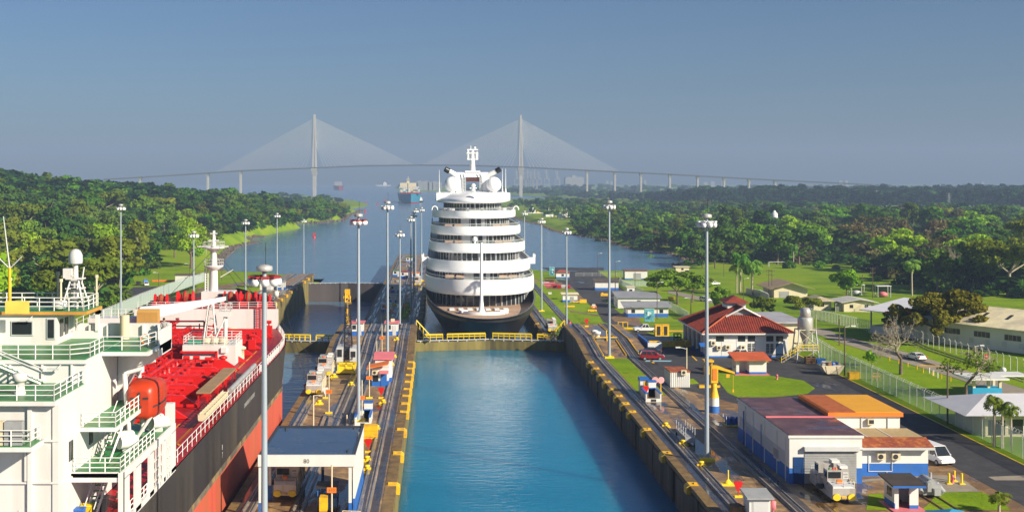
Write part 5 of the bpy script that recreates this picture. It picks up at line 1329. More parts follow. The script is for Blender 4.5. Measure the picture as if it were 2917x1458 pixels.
masts = [  # x, y, base z, height, proto, label
    (-12.9, 86, 0, 27.5, MR, 'tall lamp mast with red boxes standing nearest, before the flat roofed locomotive shelter'),
    (-11.2, 163, 0, 29.0, MR, 'lamp mast with red boxes by the blue and white stair enclosure on the centre wall'),
    (-9.7, 222, 0.0, 29.6, MW, 'lamp mast behind the pink roofed hut on the centre wall'),
    (-9.9, 300, LOW, 28.0, MW, 'lamp mast just beyond the hump of the centre wall'),
    (-8.7, 369, LOW, 29.5, MW, 'first lamp mast of the cluster far along the centre wall'),
    (-9.1, 467, LOW, 29.5, MW, 'double topped lamp mast in the middle of the far centre wall cluster'),
    (-8.9, 425, LOW, 29.0, MW, 'shorter looking lamp mast in the far centre wall cluster'),
    (-6.8, 475, LOW, 29.8, MW, 'lamp mast of the far cluster closest to the cruise ship'),
    (-83, 303, -1.7, 29.0, MW, 'lamp mast on the lawn by the road beyond the tanker bridge'),
    (-59.5, 282, LOW, 28.7, MW, 'lamp mast behind the tanker crane boom and foremast'),
    (-59.5, 358, LOW, 28.9, MW, 'lamp mast behind the tanker foremast with a red lamp on its pole'),
    (-59.5, 428, LOW, 28.8, MW, 'lamp mast near the rocky shore on the far lock wall'),
    (-59.5, 513, -8.5, 24.6, MW, 'farthest lamp mast at the end of the mossy lock wall'),
    (32.8, 222, 0.0, 29.7, MW, 'lamp mast on the lawn strip between the tow tracks'),
    (32.7, 141, 0, 29.6, MW, 'lamp mast with yellow base beside puddles near the blue and white workshop'),
    (32.7, 295, LOW, 28.9, MW, 'lamp mast on the lawn beyond the hump of the east wall'),
    (32.7, 366, LOW, 29.0, MW, 'lamp mast right beside the cruise ship stern quarter'),
    (32.7, 439, LOW, 29.3, MW, 'lamp mast partly hidden behind the cruise ship decks')]
first = set()
for x, y, z, h, pr, lab in masts:
    s = h/29.0
    if pr.name not in first: first.add(pr.name); o = pr; _kids[pr.name] = [(c, list(c.children)) for c in pr.children]; o.location = (x, y, z); o.scale = (1, 1, s)
    else: o = dup(pr, (x, y, z), scale=(1, 1, s))
    o['label'] = lab
# ---------------------------------------------------------------- towing locomotives
def loco_proto():
    t = thing('towing_locomotive', 'x', 'locomotive', group='towing locomotives on the lock walls')
    b = MB(); b.box(-1.25, 1.25, -4.7, 4.7, 0.55, 1.15); b.box(-1.2, 1.2, -4.75, -2.0, 1.15, 1.95); b.box(-1.2, 1.2, 2.0, 4.75, 1.15, 1.95); b.box(-1.1, 1.1, -2.0, 2.0, 1.15, 2.2)
    b.build('body', M['silver'], t)
    for s in (-1, 1):
        b = MB(); b.xprism([(s*4.72, 1.95), (s*4.4, 2.25), (s*2.6, 2.35), (s*2.6, 1.95)], -1.15, 1.15); b.build('hood', M['lightgrey'], t)
        b = MB(); b.box(-1.2, 0.35, min(s*1.0, s*2.6), max(s*1.0, s*2.6), 2.2, 3.75); b.box(0.35, 1.2, min(s*0.6, s*2.5), max(s*0.6, s*2.5), 2.2, 3.9); cab = b.build('cab', M['silver'], t)
        b = MB(); b.box(-1.1, 0.25, min(s*2.6, s*2.64), max(s*2.6, s*2.64), 2.75, 3.55); b.box(-1.24, -1.2, min(s*1.2, s*2.5), max(s*1.2, s*2.5), 2.75, 3.5); b.build('window', M['glass'], cab)
        b = MB(); b.box(0.5, 1.05, min(s*2.5, s*2.54), max(s*2.5, s*2.54), 2.65, 3.45, 0)
        if s < 0:
            put_text(b, '150', 0.30, (0.775, -2.56, 2.86), 1); b.box(0.55, 1.0, -2.555, -2.55, 3.1, 3.35, 2)
        b.build('number_plate', [M['white'], M['black'], M['grey']], cab)
        for x in (-0.8, 0.8): b = MB(); b.lathe([(0.42, 0), (0.45, 0.12), (0.3, 0.2)], (x, s*4.72+(-0.2 if s < 0 else 0), 0.85), 12, axis='Y'); b.build('bumper', M['brightyellow'], t)
        b = MB(); b.box(-0.25, 0.25, min(s*4.75, s*4.85), max(s*4.75, s*4.85), 0.7, 0.95); b.build('coupler', M['yellow'], t)
        b = MB(); b.box(-0.4, 0.15, min(s*3.6, s*3.2), max(s*3.6, s*3.2), 2.3, 2.75); b.build('warning_box', M['orange'], t)
        b = MB(); b.box(0.25, 1.1, min(s*0.9, s*2.2), max(s*0.9, s*2.2), 3.9, 4.2); b.build('roof_unit', M['white'], t)
        b = MB(); b.rails([(-1.1, s*4.6, 1.95), (1.1, s*4.6, 1.95)], 0.75, 1.1, 0.035, 2); b.build('handrail', M['lightgrey'], t)
    for x, c in ((-0.8, 'green'), (-0.4, 'brightred'), (-0.1, 'orange')): b = MB(); b.lathe([(0.13, 0), (0.13, 0.15), (0.05, 0.25)], (x, -2.0, 3.75), 8); b.build('signal_lamp', M[c], t)
    b = MB()
    for y in (-3.9, -2.6, -0.8, 0.8, 2.6, 3.9): b.tube((1.3, y, 0.6), (1.3, y, 2.6), 0.06, n=5); b.tube((1.3, y, 2.6), (1.15, y, 2.6), 0.06, n=5)
    b.tube((1.3, -3.9, 2.6), (1.3, 3.9, 2.6), 0.06, n=5); b.tube((1.3, -3.9, 1.6), (1.3, 3.9, 1.6), 0.05, n=5); b.build('side_rail', M['cream'], t)
    for x in (-0.75, 0.75):
        for y in (-3.2, 3.2): b = MB(); b.tube((x-0.08, y, 0.48), (x+0.08, y, 0.48), 0.45, n=14); b.build('wheel', M['dark'], t)
    b = MB(); b.lathe([(0.5, 0), (0.5, 0.5), (0.35, 0.6)], (-1.45, -0.6, 1.0), 10); b.build('cable_winch', M['dark'], t)
    b = MB(); b.tube((-1.4, -2.2, 3.4), (-1.7, -2.8, 3.2), 0.05, n=4); b.box(-1.8, -1.6, -2.9, -2.75, 3.0, 3.3); b.build('mirror_arm', M['dark'], t)
    return t
LO = loco_proto(); _kids[LO.name] = [(c, list(c.children)) for c in LO.children]
for i, (x, y, z, lab) in enumerate([
    (42.9, 126.2, 0.02, 'silver towing locomotive parked before the grey roller door of the workshop'), (-19.6, 186, 0.2, 'silver towing locomotive closer to us of the pair beside the tanker bow'), (-19.6, 203, 0.2, 'silver towing locomotive just behind another one beside the tanker bow'),
    (-16.3, 127, 0.2, 'silver towing locomotive parked under the flat roofed shelter'), (31.05, 318, LOW+0.2, 'silver towing locomotive on the track beside the cruise ship hull'), (-8.0, 455, LOW+0.2, 'grey towing locomotive far along the centre wall beyond the hump')]):
    if i == 0: LO.location = (x, y, z); LO['label'] = lab; LO.scale = (1, 0.8, 0.83)
    else: dup(LO, (x, y, z), label=lab)
for x0, y0, z0, x1, y1, z1 in ((-20.9, 186, 1.6, -28, 214, 9.6), (-20.9, 184, 1.6, -26.5, 196, 10.4), (-20.9, 203, 1.6, -26.8, 197, 10.2)):
    b = MB(); b.tube((x0, y0, z0), (x1, y1, z1), 0.035, n=4); single('tow_cable', b, M['dark'], 'thin dark tow cables running from the locomotives up to the tanker bow', 'cable', 'tow cables to the tanker bow')
# ---------------------------------------------------------------- shelter with the number 80
sh = thing('locomotive_shelter', 'open white locomotive shelter with wet flat roof and number 80 on its fascia', 'shelter', (-13.3, 124, 0))
M['wetroof'] = wet_mat('wet_roof', (0.05, 0.09, 0.17), (0.09, 0.08, 0.10), (0.14, 0.34, 1), 0.36, 0.46, 0.5, 0.03, 0.6, ior=2.2)  # blue of the reflected sky is put into the base colour of the wet roof
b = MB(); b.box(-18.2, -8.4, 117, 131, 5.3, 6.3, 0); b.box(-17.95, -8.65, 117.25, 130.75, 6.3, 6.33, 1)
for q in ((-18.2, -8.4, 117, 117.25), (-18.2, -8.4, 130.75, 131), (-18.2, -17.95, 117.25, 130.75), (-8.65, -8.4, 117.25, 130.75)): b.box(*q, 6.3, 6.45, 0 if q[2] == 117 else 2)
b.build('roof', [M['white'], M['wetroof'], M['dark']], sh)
b = MB(); b.box(-8.62, -8.42, 117.3, 130.9, 0, 2.0, 1); b.box(-8.62, -8.42, 117.3, 130.9, 2.0, 5.3, 0); b.build('side_wall', [M['white'], M['blue']], sh)
for x, y in ((-18.0, 117.3), (-18.0, 124), (-18.0, 130.6), (-8.9, 117.3), (-13.0, 130.6)): b = MB(); b.box(x-0.15, x+0.15, y-0.15, y+0.15, 0, 1.6, 1); b.box(x-0.15, x+0.15, y-0.15, y+0.15, 1.6, 5.3, 0); b.build('post', [M['white'], M['blue']], sh)
b = MB(); put_text(b, '80', 0.62, (-13.3, 116.98, 5.82)); b.build('number', M['black'], sh)
for x, y in ((-17.0, 129.5), (-9.3, 119), (-9.4, 129.8)): b = MB(); b.tube((x, y, 6.3), (x, y, 6.5), 0.14, n=8); b.build('roof_drain', M['dark'], sh)
b = MB(); b.box(-12.4, -10.4, 119.2, 121.2, 0.5, 1.5, 0); b.box(-12.6, -10.4, 118.8, 121.4, 2.6, 2.7, 1)
for x in (-12.4, -10.7): b.tube((x, 119.2, 1.5), (x, 119.2, 2.6), 0.06, n=5); b.tube((x, 121, 1.5), (x, 121, 2.6), 0.06, n=5)
b.box(-12.1, -11.3, 117.9, 119.2, 0.5, 1.9, 2)
for x in (-12.3, -10.6):
    for y in (119.5, 120.9): b.tube((x-0.12, y, 0.4), (x+0.12, y, 0.4), 0.4, n=12, m=1)
single('yard_tractor', b, [M['blue'], M['dark'], M['yellow']], 'small blue and yellow service tractor parked under the shelter', 'tractor')
b = MB(); b.rails([(-9.6, 116.4, 0), (-7.8, 116.2, 0)], 1.0, 1.0, 0.06, 2); single('guard_rail', b, M['cream'], 'low pale guard rail at the corner of the locomotive shelter', 'guard rail')
# ---------------------------------------------------------------- huts
def hut(name, label, x0, x1, y0, y1, z, h, roof, cat='hut', blue=0.9, win=True, over=0.3, slope=0.0, roofm=None, ac=False, door=True, group=None):
    t = thing(name, label, cat, ((x0+x1)/2, (y0+y1)/2, z), group=group)
    b = MB(); b.box(x0, x1, y0, y1, z, z+blue, 1); b.box(x0, x1, y0, y1, z+blue, z+h, 0); w = b.build('wall', [M['white'], M['blue']], t)
    b = MB(); b.xprism([(y0-over, z+h), (y1+over, z+h+slope), (y1+over, z+h+slope+0.18), (y0-over, z+h+0.18)], x0-over, x1+over); b.build('roof', roofm or M[roof], t)
    W_ = x1-x0
    if win:
        b = MB(); b.box(x0+W_*0.12, x0+W_*0.42, y0-0.04, y0, z+h*0.5, z+h*0.85); b.build('window', M['glass'], w)
    if door:
        b = MB(); b.box(x0+W_*0.55, x0+W_*0.85, y0-0.05, y0, z+0.05, z+min(2.1, h*0.85)); b.build('door', M['lightgrey'], w)
    if ac: b = MB(); b.box(x0+W_*0.4, x0+W_*0.7, (y0+y1)/2-0.4, (y0+y1)/2+0.4, z+h+0.2+slope/2, z+h+0.75+slope/2); b.build('roof_unit', M['cream'], t)
    return t
hut('control_hut', 'white control hut with blue base behind the yellow crane on the centre wall', -18.3, -15.7, 243, 246, 1.5, 2.6, 'pink', ac=True)
hut('control_hut', 'white and blue control hut on the centre wall hump by the lamp mast', -11.0, -8.4, 243, 246, 1.5, 2.6, 'pink', ac=True)
t = thing('roofed_hut', 'white and blue hut with orange sloping roof and pink canopy on the centre wall', 'hut', (-9.4, 195, 0))
b = MB(); b.box(-11.0, -8.2, 192, 195.2, 0, 0.9, 1); b.box(-11.0, -8.2, 192, 195.2, 0.9, 3.0, 0); b.box(-10.6, -7.8, 195.2, 199, 0, 0.9, 1); b.box(-10.6, -7.8, 195.2, 199, 0.9, 3.7, 0); w = b.build('wall', [M['white'], M['blue']], t)
b = MB(); b.yprism([(-11.8, 3.0), (-8.2, 3.7), (-8.2, 3.85), (-11.8, 3.15)], 190.9, 194.9); b.build('roof', M['orange'], t)
b = MB(); b.xprism([(195.0, 3.9), (199.4, 4.5), (199.4, 4.65), (195.0, 4.05)], -10.9, -7.4); b.build('back_roof', M['pink'], t)
b = MB(); b.xprism([(191.0, 2.2), (192.0, 2.5), (192.0, 2.62), (191.0, 2.32)], -9.7, -8.2); b.build('canopy', M['pink'], t)
b = MB(); b.box(-9.5, -8.5, 191.93, 191.99, 0, 2.1); b.build('door', M['blue'], w)
b = MB(); b.box(-10.9, -10.0, 191.4, 192.0, 2.0, 2.7); b.lathe([(0.25, 0), (0.25, 0.03)], (-10.5, 191.36, 2.35), 10, m=1, axis='Y'); b.build('air_conditioner', [M['cream'], M['dark']], t)
b = MB(); b.box(-10.8, -9.9, 191.93, 191.99, 0.8, 1.8); b.build('window', M['glass'], w)
for px, py, w, roof, lab in [(1123, 833, 3.4, 'lightgrey', 'small white hut with bright blue walls on the lower centre wall'), (1114, 862, 3.6, 'tin', 'grey roofed open hut on the lower centre wall beyond the hump'), (1100, 889, 3.2, 'lightgrey', 'flat white and blue hut just behind the hump of the centre wall'),
        (1131, 788, 3.4, 'green', 'green roofed hut far along the centre wall'), (1152, 792, 3.0, 'red', 'red roofed hut at the far part of the centre wall'), (1184, 795, 3.0, 'orange', 'orange and white hut far along the centre wall near the ship'), (1166, 748, 3.0, 'green', 'hut near the far tip of the centre wall')]:
    x, y, z = wp(px, py); hut('wall_hut', lab, x-w/2, x+w/2, y, y+3, z, 2.6, roof)
# stair enclosures: low white walls with blue tops
for x0, x1, y0, y1, lab in ((-11.6, -9.4, 161, 166, 'white stair enclosure with blue coping at the lamp mast on the centre wall'), (32.0, 34.4, 178.5, 183, 'white stair enclosure with blue coping beside the small blue roofed kiosk')):
    t = thing('stair_enclosure', lab, 'stair enclosure', ((x0+x1)/2, y0, 0)); b = MB(); c = MB()
    for q in ((x0, x0+0.2, y0, y1), (x1-0.2, x1, y0, y1), (x0+0.2, x1-0.2, y1-0.2, y1)): b.box(*q, 0, 1.25); c.box(q[0]-0.06, q[1]+0.06, q[2]-0.06, q[3]+0.06, 1.25, 1.42)
    b.box(x0+0.2, x1-0.2, y0, y0+0.18, 0, 0.5); b.box(x1-1.2, x1, y1-0.2, y1+0.9, 0, 2.3)
    b.build('wall', M['white'], t); c.box(x1-1.3, x1+0.1, y1-0.3, y1+1.0, 2.3, 2.45); c.build('coping', M['blue'], t)
    b = MB(); b.box(x0+0.8, x1-0.8, y0-0.03, y0, 0.05, 0.42); b.build('opening', M['dark'], t)
t = thing('kiosk', 'tiny white kiosk with blue roof at the end of the lawn strip', 'kiosk', (33.0, 186, 0)); b = MB(); b.box(32.3, 33.6, 185.2, 186.6, 0, 2.2, 0); w = b.build('wall', M['white'], t); b = MB(); b.box(32.2, 33.75, 185, 186.8, 2.2, 2.5); b.build('roof', M['blue'], t); b = MB(); b.box(32.9, 33.5, 185.15, 185.2, 0.1, 2.0); b.build('door', M['yellow'], w)
# ---------------------------------------------------------------- crane on the branch track
t = thing('rail_crane', 'rail crane with black lattice jib and yellow undercarriage on the centre wall', 'crane', (-16.2, 206, 0))
b = MB(); b.box(-17.7, -14.7, 203.6, 209.5, 0.6, 1.4)
for x in (-17.7, -16.3, -15.0): b.box(x, x+0.3, 203.5, 203.8, 0.3, 2.0)
b.box(-17.7, -14.7, 203.5, 203.8, 1.8, 2.1); b.box(-17.9, -14.5, 203.4, 203.7, 0.25, 0.6); b.build('undercarriage', M['brightyellow'], t)
b = MB(); b.box(-17.9, -16.8, 204.2, 209, 2.1, 4.6, 0); b.box(-15.6, -14.4, 204.6, 209.5, 2.1, 4.4, 0); b.box(-16.8, -15.6, 206, 209.5, 2.1, 4.0, 1); b.build('machine_house', [M['lightgrey'], M['dark']], t)
b = MB(); b.box(-17.75, -16.95, 204.12, 204.2, 3.0, 4.3); b.box(-15.4, -14.6, 204.52, 204.6, 2.9, 3.9); b.build('window', M['glass'], t)
def lattice(b, p0, p1, w0, w1, n, r=0.07, m=0):
    p0, p1 = Vector(p0), Vector(p1); d = (p1-p0).normalized(); s = Vector((1, 0, 0)); u = d.cross(s).normalized()
    def c(k, i): p = p0.lerp(p1, k/n); w = (w0+(w1-w0)*k/n)/2; return p + s*w*(1 if i in (0, 3) else -1) + u*w*(1 if i < 2 else -1)
    for k in range(n):
        for i in range(4):
            b.tube(c(k, i), c(k+1, i), r, n=4, m=m, smooth=False); b.tube(c(k, i), c(k+1, (i+1) % 4), r*0.6, n=3, m=m, smooth=False); b.tube(c(k, i), c(k, (i+1) % 4), r*0.6, n=3, m=m, smooth=False)
b = MB(); lattice(b, (-15.9, 205, 2.2), (-16.4, 210.5, 11.8), 1.5, 0.9, 12); b.build('jib', M['black'], t)
b = MB(); lattice(b, (-16.4, 210.5, 11.8), (-16.6, 211.5, 14.0), 0.95, 0.6, 3, 0.1); b.box(-17.0, -16.1, 210.9, 211.9, 13.0, 14.2); b.box(-17.2, -15.9, 210.6, 211.2, 12.6, 13.0); b.build('jib_head', M['yellow'], t)
b = MB(); b.tube((-16.3, 209.0, 12.6), (-16.3, 209.0, 8.4), 0.04, n=4); b.cbox((-16.3, 209.0, 8.9), (0.4, 0.4, 1.6)); b.cbox((-16.35, 209.0, 10.4), (0.25, 0.25, 1.0)); b.build('hook_block', M['yellow'], t)
b = MB(); b.tube((-15.2, 207.5, 4.4), (-16.2, 210.0, 11.0), 0.05, n=4); b.tube((-17.3, 207.5, 4.4), (-16.7, 210.0, 11.0), 0.05, n=4); b.build('jib_stay', M['dark'], t)
b = MB()
for y in (204.6, 208.4):
    for x in (-17.3, -15.1): b.tube((x-0.1, y, 0.5), (x+0.1, y, 0.5), 0.42, n=12)
b.build('wheel_set', M['dark'], t)
# ---------------------------------------------------------------- distance boards, mooring bollards, signal fans
for px, py, txt, where in [(945, None, '610', 'in front of the locomotive shelter'), (937, 1177, '560', 'beside the nearer towing locomotive'), (1052, 1134, '540', 'before the orange roofed hut'), (1073, 1062, '510', 'behind the orange roofed hut'), (1088, 1009, '480', 'at the lamp mast on the centre wall'), (1116, 917, '430', 'at the top of the hump of the centre wall'), (1031, 1196, '0', 'behind the red boxed lamp mast'),
        (1097, 905, '420', 'beyond the hump left of the tracks'), (1153, 900, '410', 'on the lower wall by the grass patch'), (1160, 870, '380', 'on the lower wall beyond the grass patch'), (1113, 850, '370', 'next to the open grey hut'), (1166, 838, '350', 'near the far towing locomotive')]:
    x, y, z = (-10.65, 116, 0) if py is None else wp(px, py)
    t = thing('distance_board', f'orange board {txt} on a post {where}', 'distance board', (x, y, z), group='orange distance boards on the centre wall')
    b = MB(); b.box(-0.5, 0.5, -0.28, 0.28, 0, 0.22); b.build('base', M['brightyellow'], t, world=False)
    b = MB(); b.tube((0, 0, 0.2), (0, 0, 5.7), 0.085, n=8); b.build('post', M['cream'], t, world=False)
    b = MB(); b.box(-0.47, 0.47, -0.14, -0.1, 2.95, 3.5, 0); put_text(b, txt, 0.42, (0, -0.146, 3.22), 1); b.build('board', [M['orange'], M['wood']], t, world=False)
def bollard_proto():
    b = MB(); b.cbox((0, 0, 0.06), (1.3, 0.75, 0.12)); b.lathe([(0.28, 0.1), (0.24, 0.4), (0.36, 0.5), (0.36, 0.62), (0.1, 0.68)], (0, 0, 0), 12); b.box(-0.5, -0.25, -0.15, 0.15, 0.1, 0.35); b.box(0.25, 0.5, -0.15, 0.15, 0.1, 0.35)
    return tag(b.build('mooring_bollard', M['brightyellow']), 'x', 'bollard', 'yellow mooring bollards')
BO = bollard_proto()
for i, (px, py, where) in enumerate([(1896, 1216, 'below the grey gangway'), (1945, 1266, 'in front of the grey gangway'), (1997, 1328, 'at the yellow foot of the lamp mast'), (909, 1151, 'beside the nearer tow locomotive'), (1091, 1149, 'just below a red signal fan'), (1073, 1224, 'behind the shelter at the tow track'), (1045, 1339, 'alongside the shelter wall'), (1045, 1313, 'small one by the red fan at the shelter'), (951, 1074, 'by the rail crane undercarriage'), (1116, 1042, 'beyond the orange roofed hut'), (1123, 1019, 'behind the pink back roof'), (1109, 1071, 'next to the blue hut door'), (1130, 969, 'at the foot of the hump'), (1000, 1098, 'at the rail switch'), (1160, 893, 'on the grass patch of the lower wall'), (1125, 868, 'near the grey open hut')]):
    p = wp(px, py); o = BO if i == 0 else dup(BO, p); o.location = p; o['label'] = f'yellow mooring bollard {where}'
def fan(px, py, col, lab, h=1.0):
    x, y, z = wp(px, py) if px < 1800 or py < 1000 else gz(px, py)
    t = thing('signal_fan', lab, 'signal', (x, y, z), group='fan shaped signals on yellow feet')
    b = MB(); b.box(-0.5, 0.5, -0.25, 0.25, 0, 0.25); b.build('foot', M['brightyellow'], t, world=False)
    b = MB(); b.tube((0, 0, 0.2), (0, 0, 0.9), 0.07, n=6); b.loft([[(-0.12, -0.08, 0.8), (0.12, -0.08, 0.8), (0.12, 0.08, 0.8), (-0.12, 0.08, 0.8)], [(-0.62, -0.1, 1.85), (0.62, -0.1, 1.85), (0.62, 0.1, 1.85), (-0.62, 0.1, 1.85)], [(-0.4, -0.1, 2.1), (0.4, -0.1, 2.1), (0.4, 0.1, 2.1), (-0.4, 0.1, 2.1)]], smooth=False)
    b.build('fan', M[col], t, world=False); t.scale = (0.82,)*3
fan(1086, 1134, 'brightred', 'red signal fan before the orange roofed hut'); fan(1049, 1288, 'brightred', 'red signal fan beside the shelter wall'); fan(927, 1134, 'white', 'white signal fan beside the nearer tow locomotive')
fan(2103, 1415, 'brightred', 'red signal fan between the tow tracks near the flat roofed booth'); fan(1671, 930, 'brightred', 'red signal fan on top of the hump beyond the recess'); fan(1840, 1130, 'brightred', 'red signal fan beside the white stair enclosure')
x, y, z = gz(2074, 1381); b = MB(); b.box(x-0.8, x+0.8, y-0.4, y+0.4, z, z+0.2); b.tube((x, y, z+0.2), (x, y, z+1.7), 0.09, n=6); b.loft([[(x-0.5, y, z+0.2), (x, y-0.3, z+0.2), (x+0.5, y, z+0.2), (x, y+0.3, z+0.2)], [(x-0.1, y, z+0.7), (x, y-0.1, z+0.7), (x+0.1, y, z+0.7), (x, y+0.1, z+0.7)]]); single('marker_post', b, M['brightyellow'], 'short yellow marker post on a foot between the tow tracks', 'marker post')
for px, py, h, lab in ((893, 1212, 4.2, 'thin pale lamp post behind the shelter'), (988, 1205, 1.2, 'short pale post behind the shelter roof'), (1060, 917, 2.2, 'white stub post on the left of the hump'), (1086, 917, 2.2, 'white stub post in the middle of the hump')):
    x, y, z = wp(px, py); b = MB(); b.tube((x, y, z), (x, y, z+h), 0.10, n=7)
    if h > 4: b.tube((x, y, z+h), (x+0.9, y, z+h+0.05), 0.06, n=5); b.cbox((x+1.0, y, z+h), (0.5, 0.25, 0.12))
    single('post', b, M['cream'], lab, 'post')
x, y, z = wp(1055, 1250); b = MB(); b.box(x-0.9, x+0.9, y, y+1.6, 0, 1.7); b.box(x-0.95, x+0.95, y-0.05, y, 0.3, 0.5); b.box(x-0.95, x+0.95, y-0.05, y, 1.1, 1.3); single('yellow_crate', b, M['yellow'], 'yellow steel crate behind the red fan at the shelter', 'crate')
# turntable ring marks, middle rails
def rail_line(parent, pts, gauge=1.05, m='rail'):
    b = MB()
    for s in (-1, 1):
        for p, q in zip(pts, pts[1:]):
            k = max(1, int(abs(q[1]-p[1])/6))
            for i in range(k):
                a = (p[0]+(q[0]-p[0])*i/k, p[1]+(q[1]-p[1])*i/k); c = (p[0]+(q[0]-p[0])*(i+1)/k, p[1]+(q[1]-p[1])*(i+1)/k)
                za, zc = W(a[1])+0.05, W(c[1])+0.05; o_ = s*gauge/2
                b.quad((a[0]+o_-0.11, a[1], za), (a[0]+o_+0.11, a[1], za), (c[0]+o_+0.11, c[1], zc), (c[0]+o_-0.11, c[1], zc))
    return b.build('rail_pair', M[m], parent)
# grass patch and lawn strips on the walls
b = MB(); b.quad((-12.2, 346, LOW+0.02), (-8.9, 346, LOW+0.02), (-8.9, 392, LOW+0.02), (-12.2, 392, LOW+0.02)); struct('lawn', b, M['grass'])
b = MB(); b.quad((32.1, 184, 0.03), (36.2, 184, 0.03), (36.2, 221.5, 0.03), (32.1, 221.5, 0.03)); struct('lawn', b, M['grass'])
b = MB()
for x0, x1, y0, y1 in ((31.95, 36.4, 287, 470), (39.0, 41.6, 287, 470)): b.quad((x0, y0, LOW+0.02), (x1, y0, LOW+0.02), (x1, y1, LOW+0.02), (x0, y1, LOW+0.02))
struct('lawn', b, M['grass'])
for x in (31.85, 36.3, 38.9): b = MB(); wall_strip(b, x, x+0.16, 0.2, 224, 266, 0.2); b.build('yellow_edge', M['yellow'], rw)
# ---------------------------------------------------------------- jib crane, drums, gangway
t = thing('jib_crane', 'orange jib crane on a blue and white drum base beside the lamp mast', 'crane', (40.6, 170.5, 0))
b = MB(); b.lathe([(0.75, 0), (0.75, 1.0)], (40.6, 170.5, 0), 16, m=1); b.lathe([(0.75, 1.0), (0.72, 2.2)], (40.6, 170.5, 0), 16, m=0); b.build('drum_base', [M['white'], M['blue']], t)
b = MB(); b.lathe([(0.75, 2.2), (0.45, 3.4), (0.4, 4.6)], (40.6, 170.5, 0), 8); b.box(40.1, 41.1, 170, 171, 4.4, 6.9); b.build('column', M['yellow'], t)
b = MB(); b.box(40.3, 40.9, 169.94, 169.99, 4.8, 6.5); b.build('opening', M['orange'], t)
b = MB(); b.loft([[(40.9, y, z-0.45), (40.9, y, z+0.05), (40.9, y+0.5, z+0.05), (40.9, y+0.5, z-0.45)] if i == 0 else [(43.6, y, z-0.2), (43.6, y, z+0.05), (43.6, y+0.5, z+0.05), (43.6, y+0.5, z-0.2)] for i, (y, z) in enumerate(((170.2, 6.9), (170.2, 5.9)))], smooth=False); b.build('jib', M['yellow'], t)
b = MB(); b.tube((43.4, 170.4, 5.7), (43.4, 170.4, 3.2), 0.03, n=4); b.cbox((42.6, 170.4, 5.4), (0.5, 0.4, 0.5)); b.cbox((43.4, 170.4, 3.2), (0.2, 0.2, 0.4)); b.build('hoist', M['yellow'], t)
for i in range(6):
    b = MB(); x, y = 40.4+0.75*(i % 3), 161.2+0.8*(i//3); b.lathe([(0.3, 0.15), (0.32, 0.2), (0.3, 0.5), (0.32, 0.55), (0.3, 0.9), (0.32, 0.95), (0.3, 1.1)], (x, y, 0), 12); single('oil_drum', b, M['blue'], f"blue drum in the {'front' if i < 3 else 'back'} row of the rack, {('toward the lamp mast', 'in the middle', 'toward the workshop')[i % 3]}", 'drum', 'blue drums in a rack')
b = MB(); b.box(39.9, 42.6, 160.7, 160.85, 0.02, 0.16, 1); b.box(39.9, 42.6, 162.6, 162.75, 0.02, 0.16, 1); b.box(39.9, 40.05, 160.85, 162.6, 0.02, 0.16, 1); b.box(42.45, 42.6, 160.85, 162.6, 0.02, 0.16, 1)
for x in (40.0, 42.5):
    for y in (160.8, 162.65): b.tube((x, y, 0.1), (x, y, 1.4), 0.05, n=5)
single('drum_rack', b, [M['white'], M['brightyellow']], 'yellow and white rack holding the blue drums', 'rack')
t = thing('gangway', 'grey portable gangway with handrails on wheels between the tow tracks', 'gangway', (32.5, 152, 0))
b = MB(); b.loft([[(31.9, 149.5, 0.3), (33.2, 149.5, 0.3), (33.2, 149.5, 1.0), (31.9, 149.5, 1.0)], [(31.9, 155.5, 0.6), (33.2, 155.5, 0.6), (33.2, 155.5, 0.9), (31.9, 155.5, 0.9)]], smooth=False); b.build('platform', M['grey'], t)
b = MB(); b.rails([(31.95, 149.6, 1.0), (31.95, 155.4, 0.95)], 1.2, 1.4, 0.05, 2); b.rails([(33.15, 149.6, 1.0), (33.15, 155.4, 0.95)], 1.2, 1.4, 0.05, 2); b.build('handrail', M['lightgrey'], t)
for x in (31.85, 33.25):
    for y in (150.3, 154.8): b = MB(); b.tube((x-0.06, y, 0.26), (x+0.06, y, 0.26), 0.25, n=10); b.build('wheel', M['rubber'], t)
t = thing('signal_disc_stand', 'stand with two pink round discs on yellow stems by the stair enclosure', 'signal', (35.0, 184.5, 0))
b = MB()
for x in (-0.45, 0.45): b.tube((35.0+x, 184.5, 0), (35.0+x, 184.5, 1.9), 0.09, n=6)
b.box(34.3, 35.7, 184.3, 184.7, 0, 0.25); b.build('stem', M['yellow'], t)
for x in (-0.48, 0.48): b = MB(); b.lathe([(0.5, 0), (0.55, 0.06), (0.5, 0.14)], (35.0+x, 184.4, 2.3), 16, axis='Y'); b.build('disc', mat('pale_pink', (0.75, 0.38, 0.38), 0.5), t)
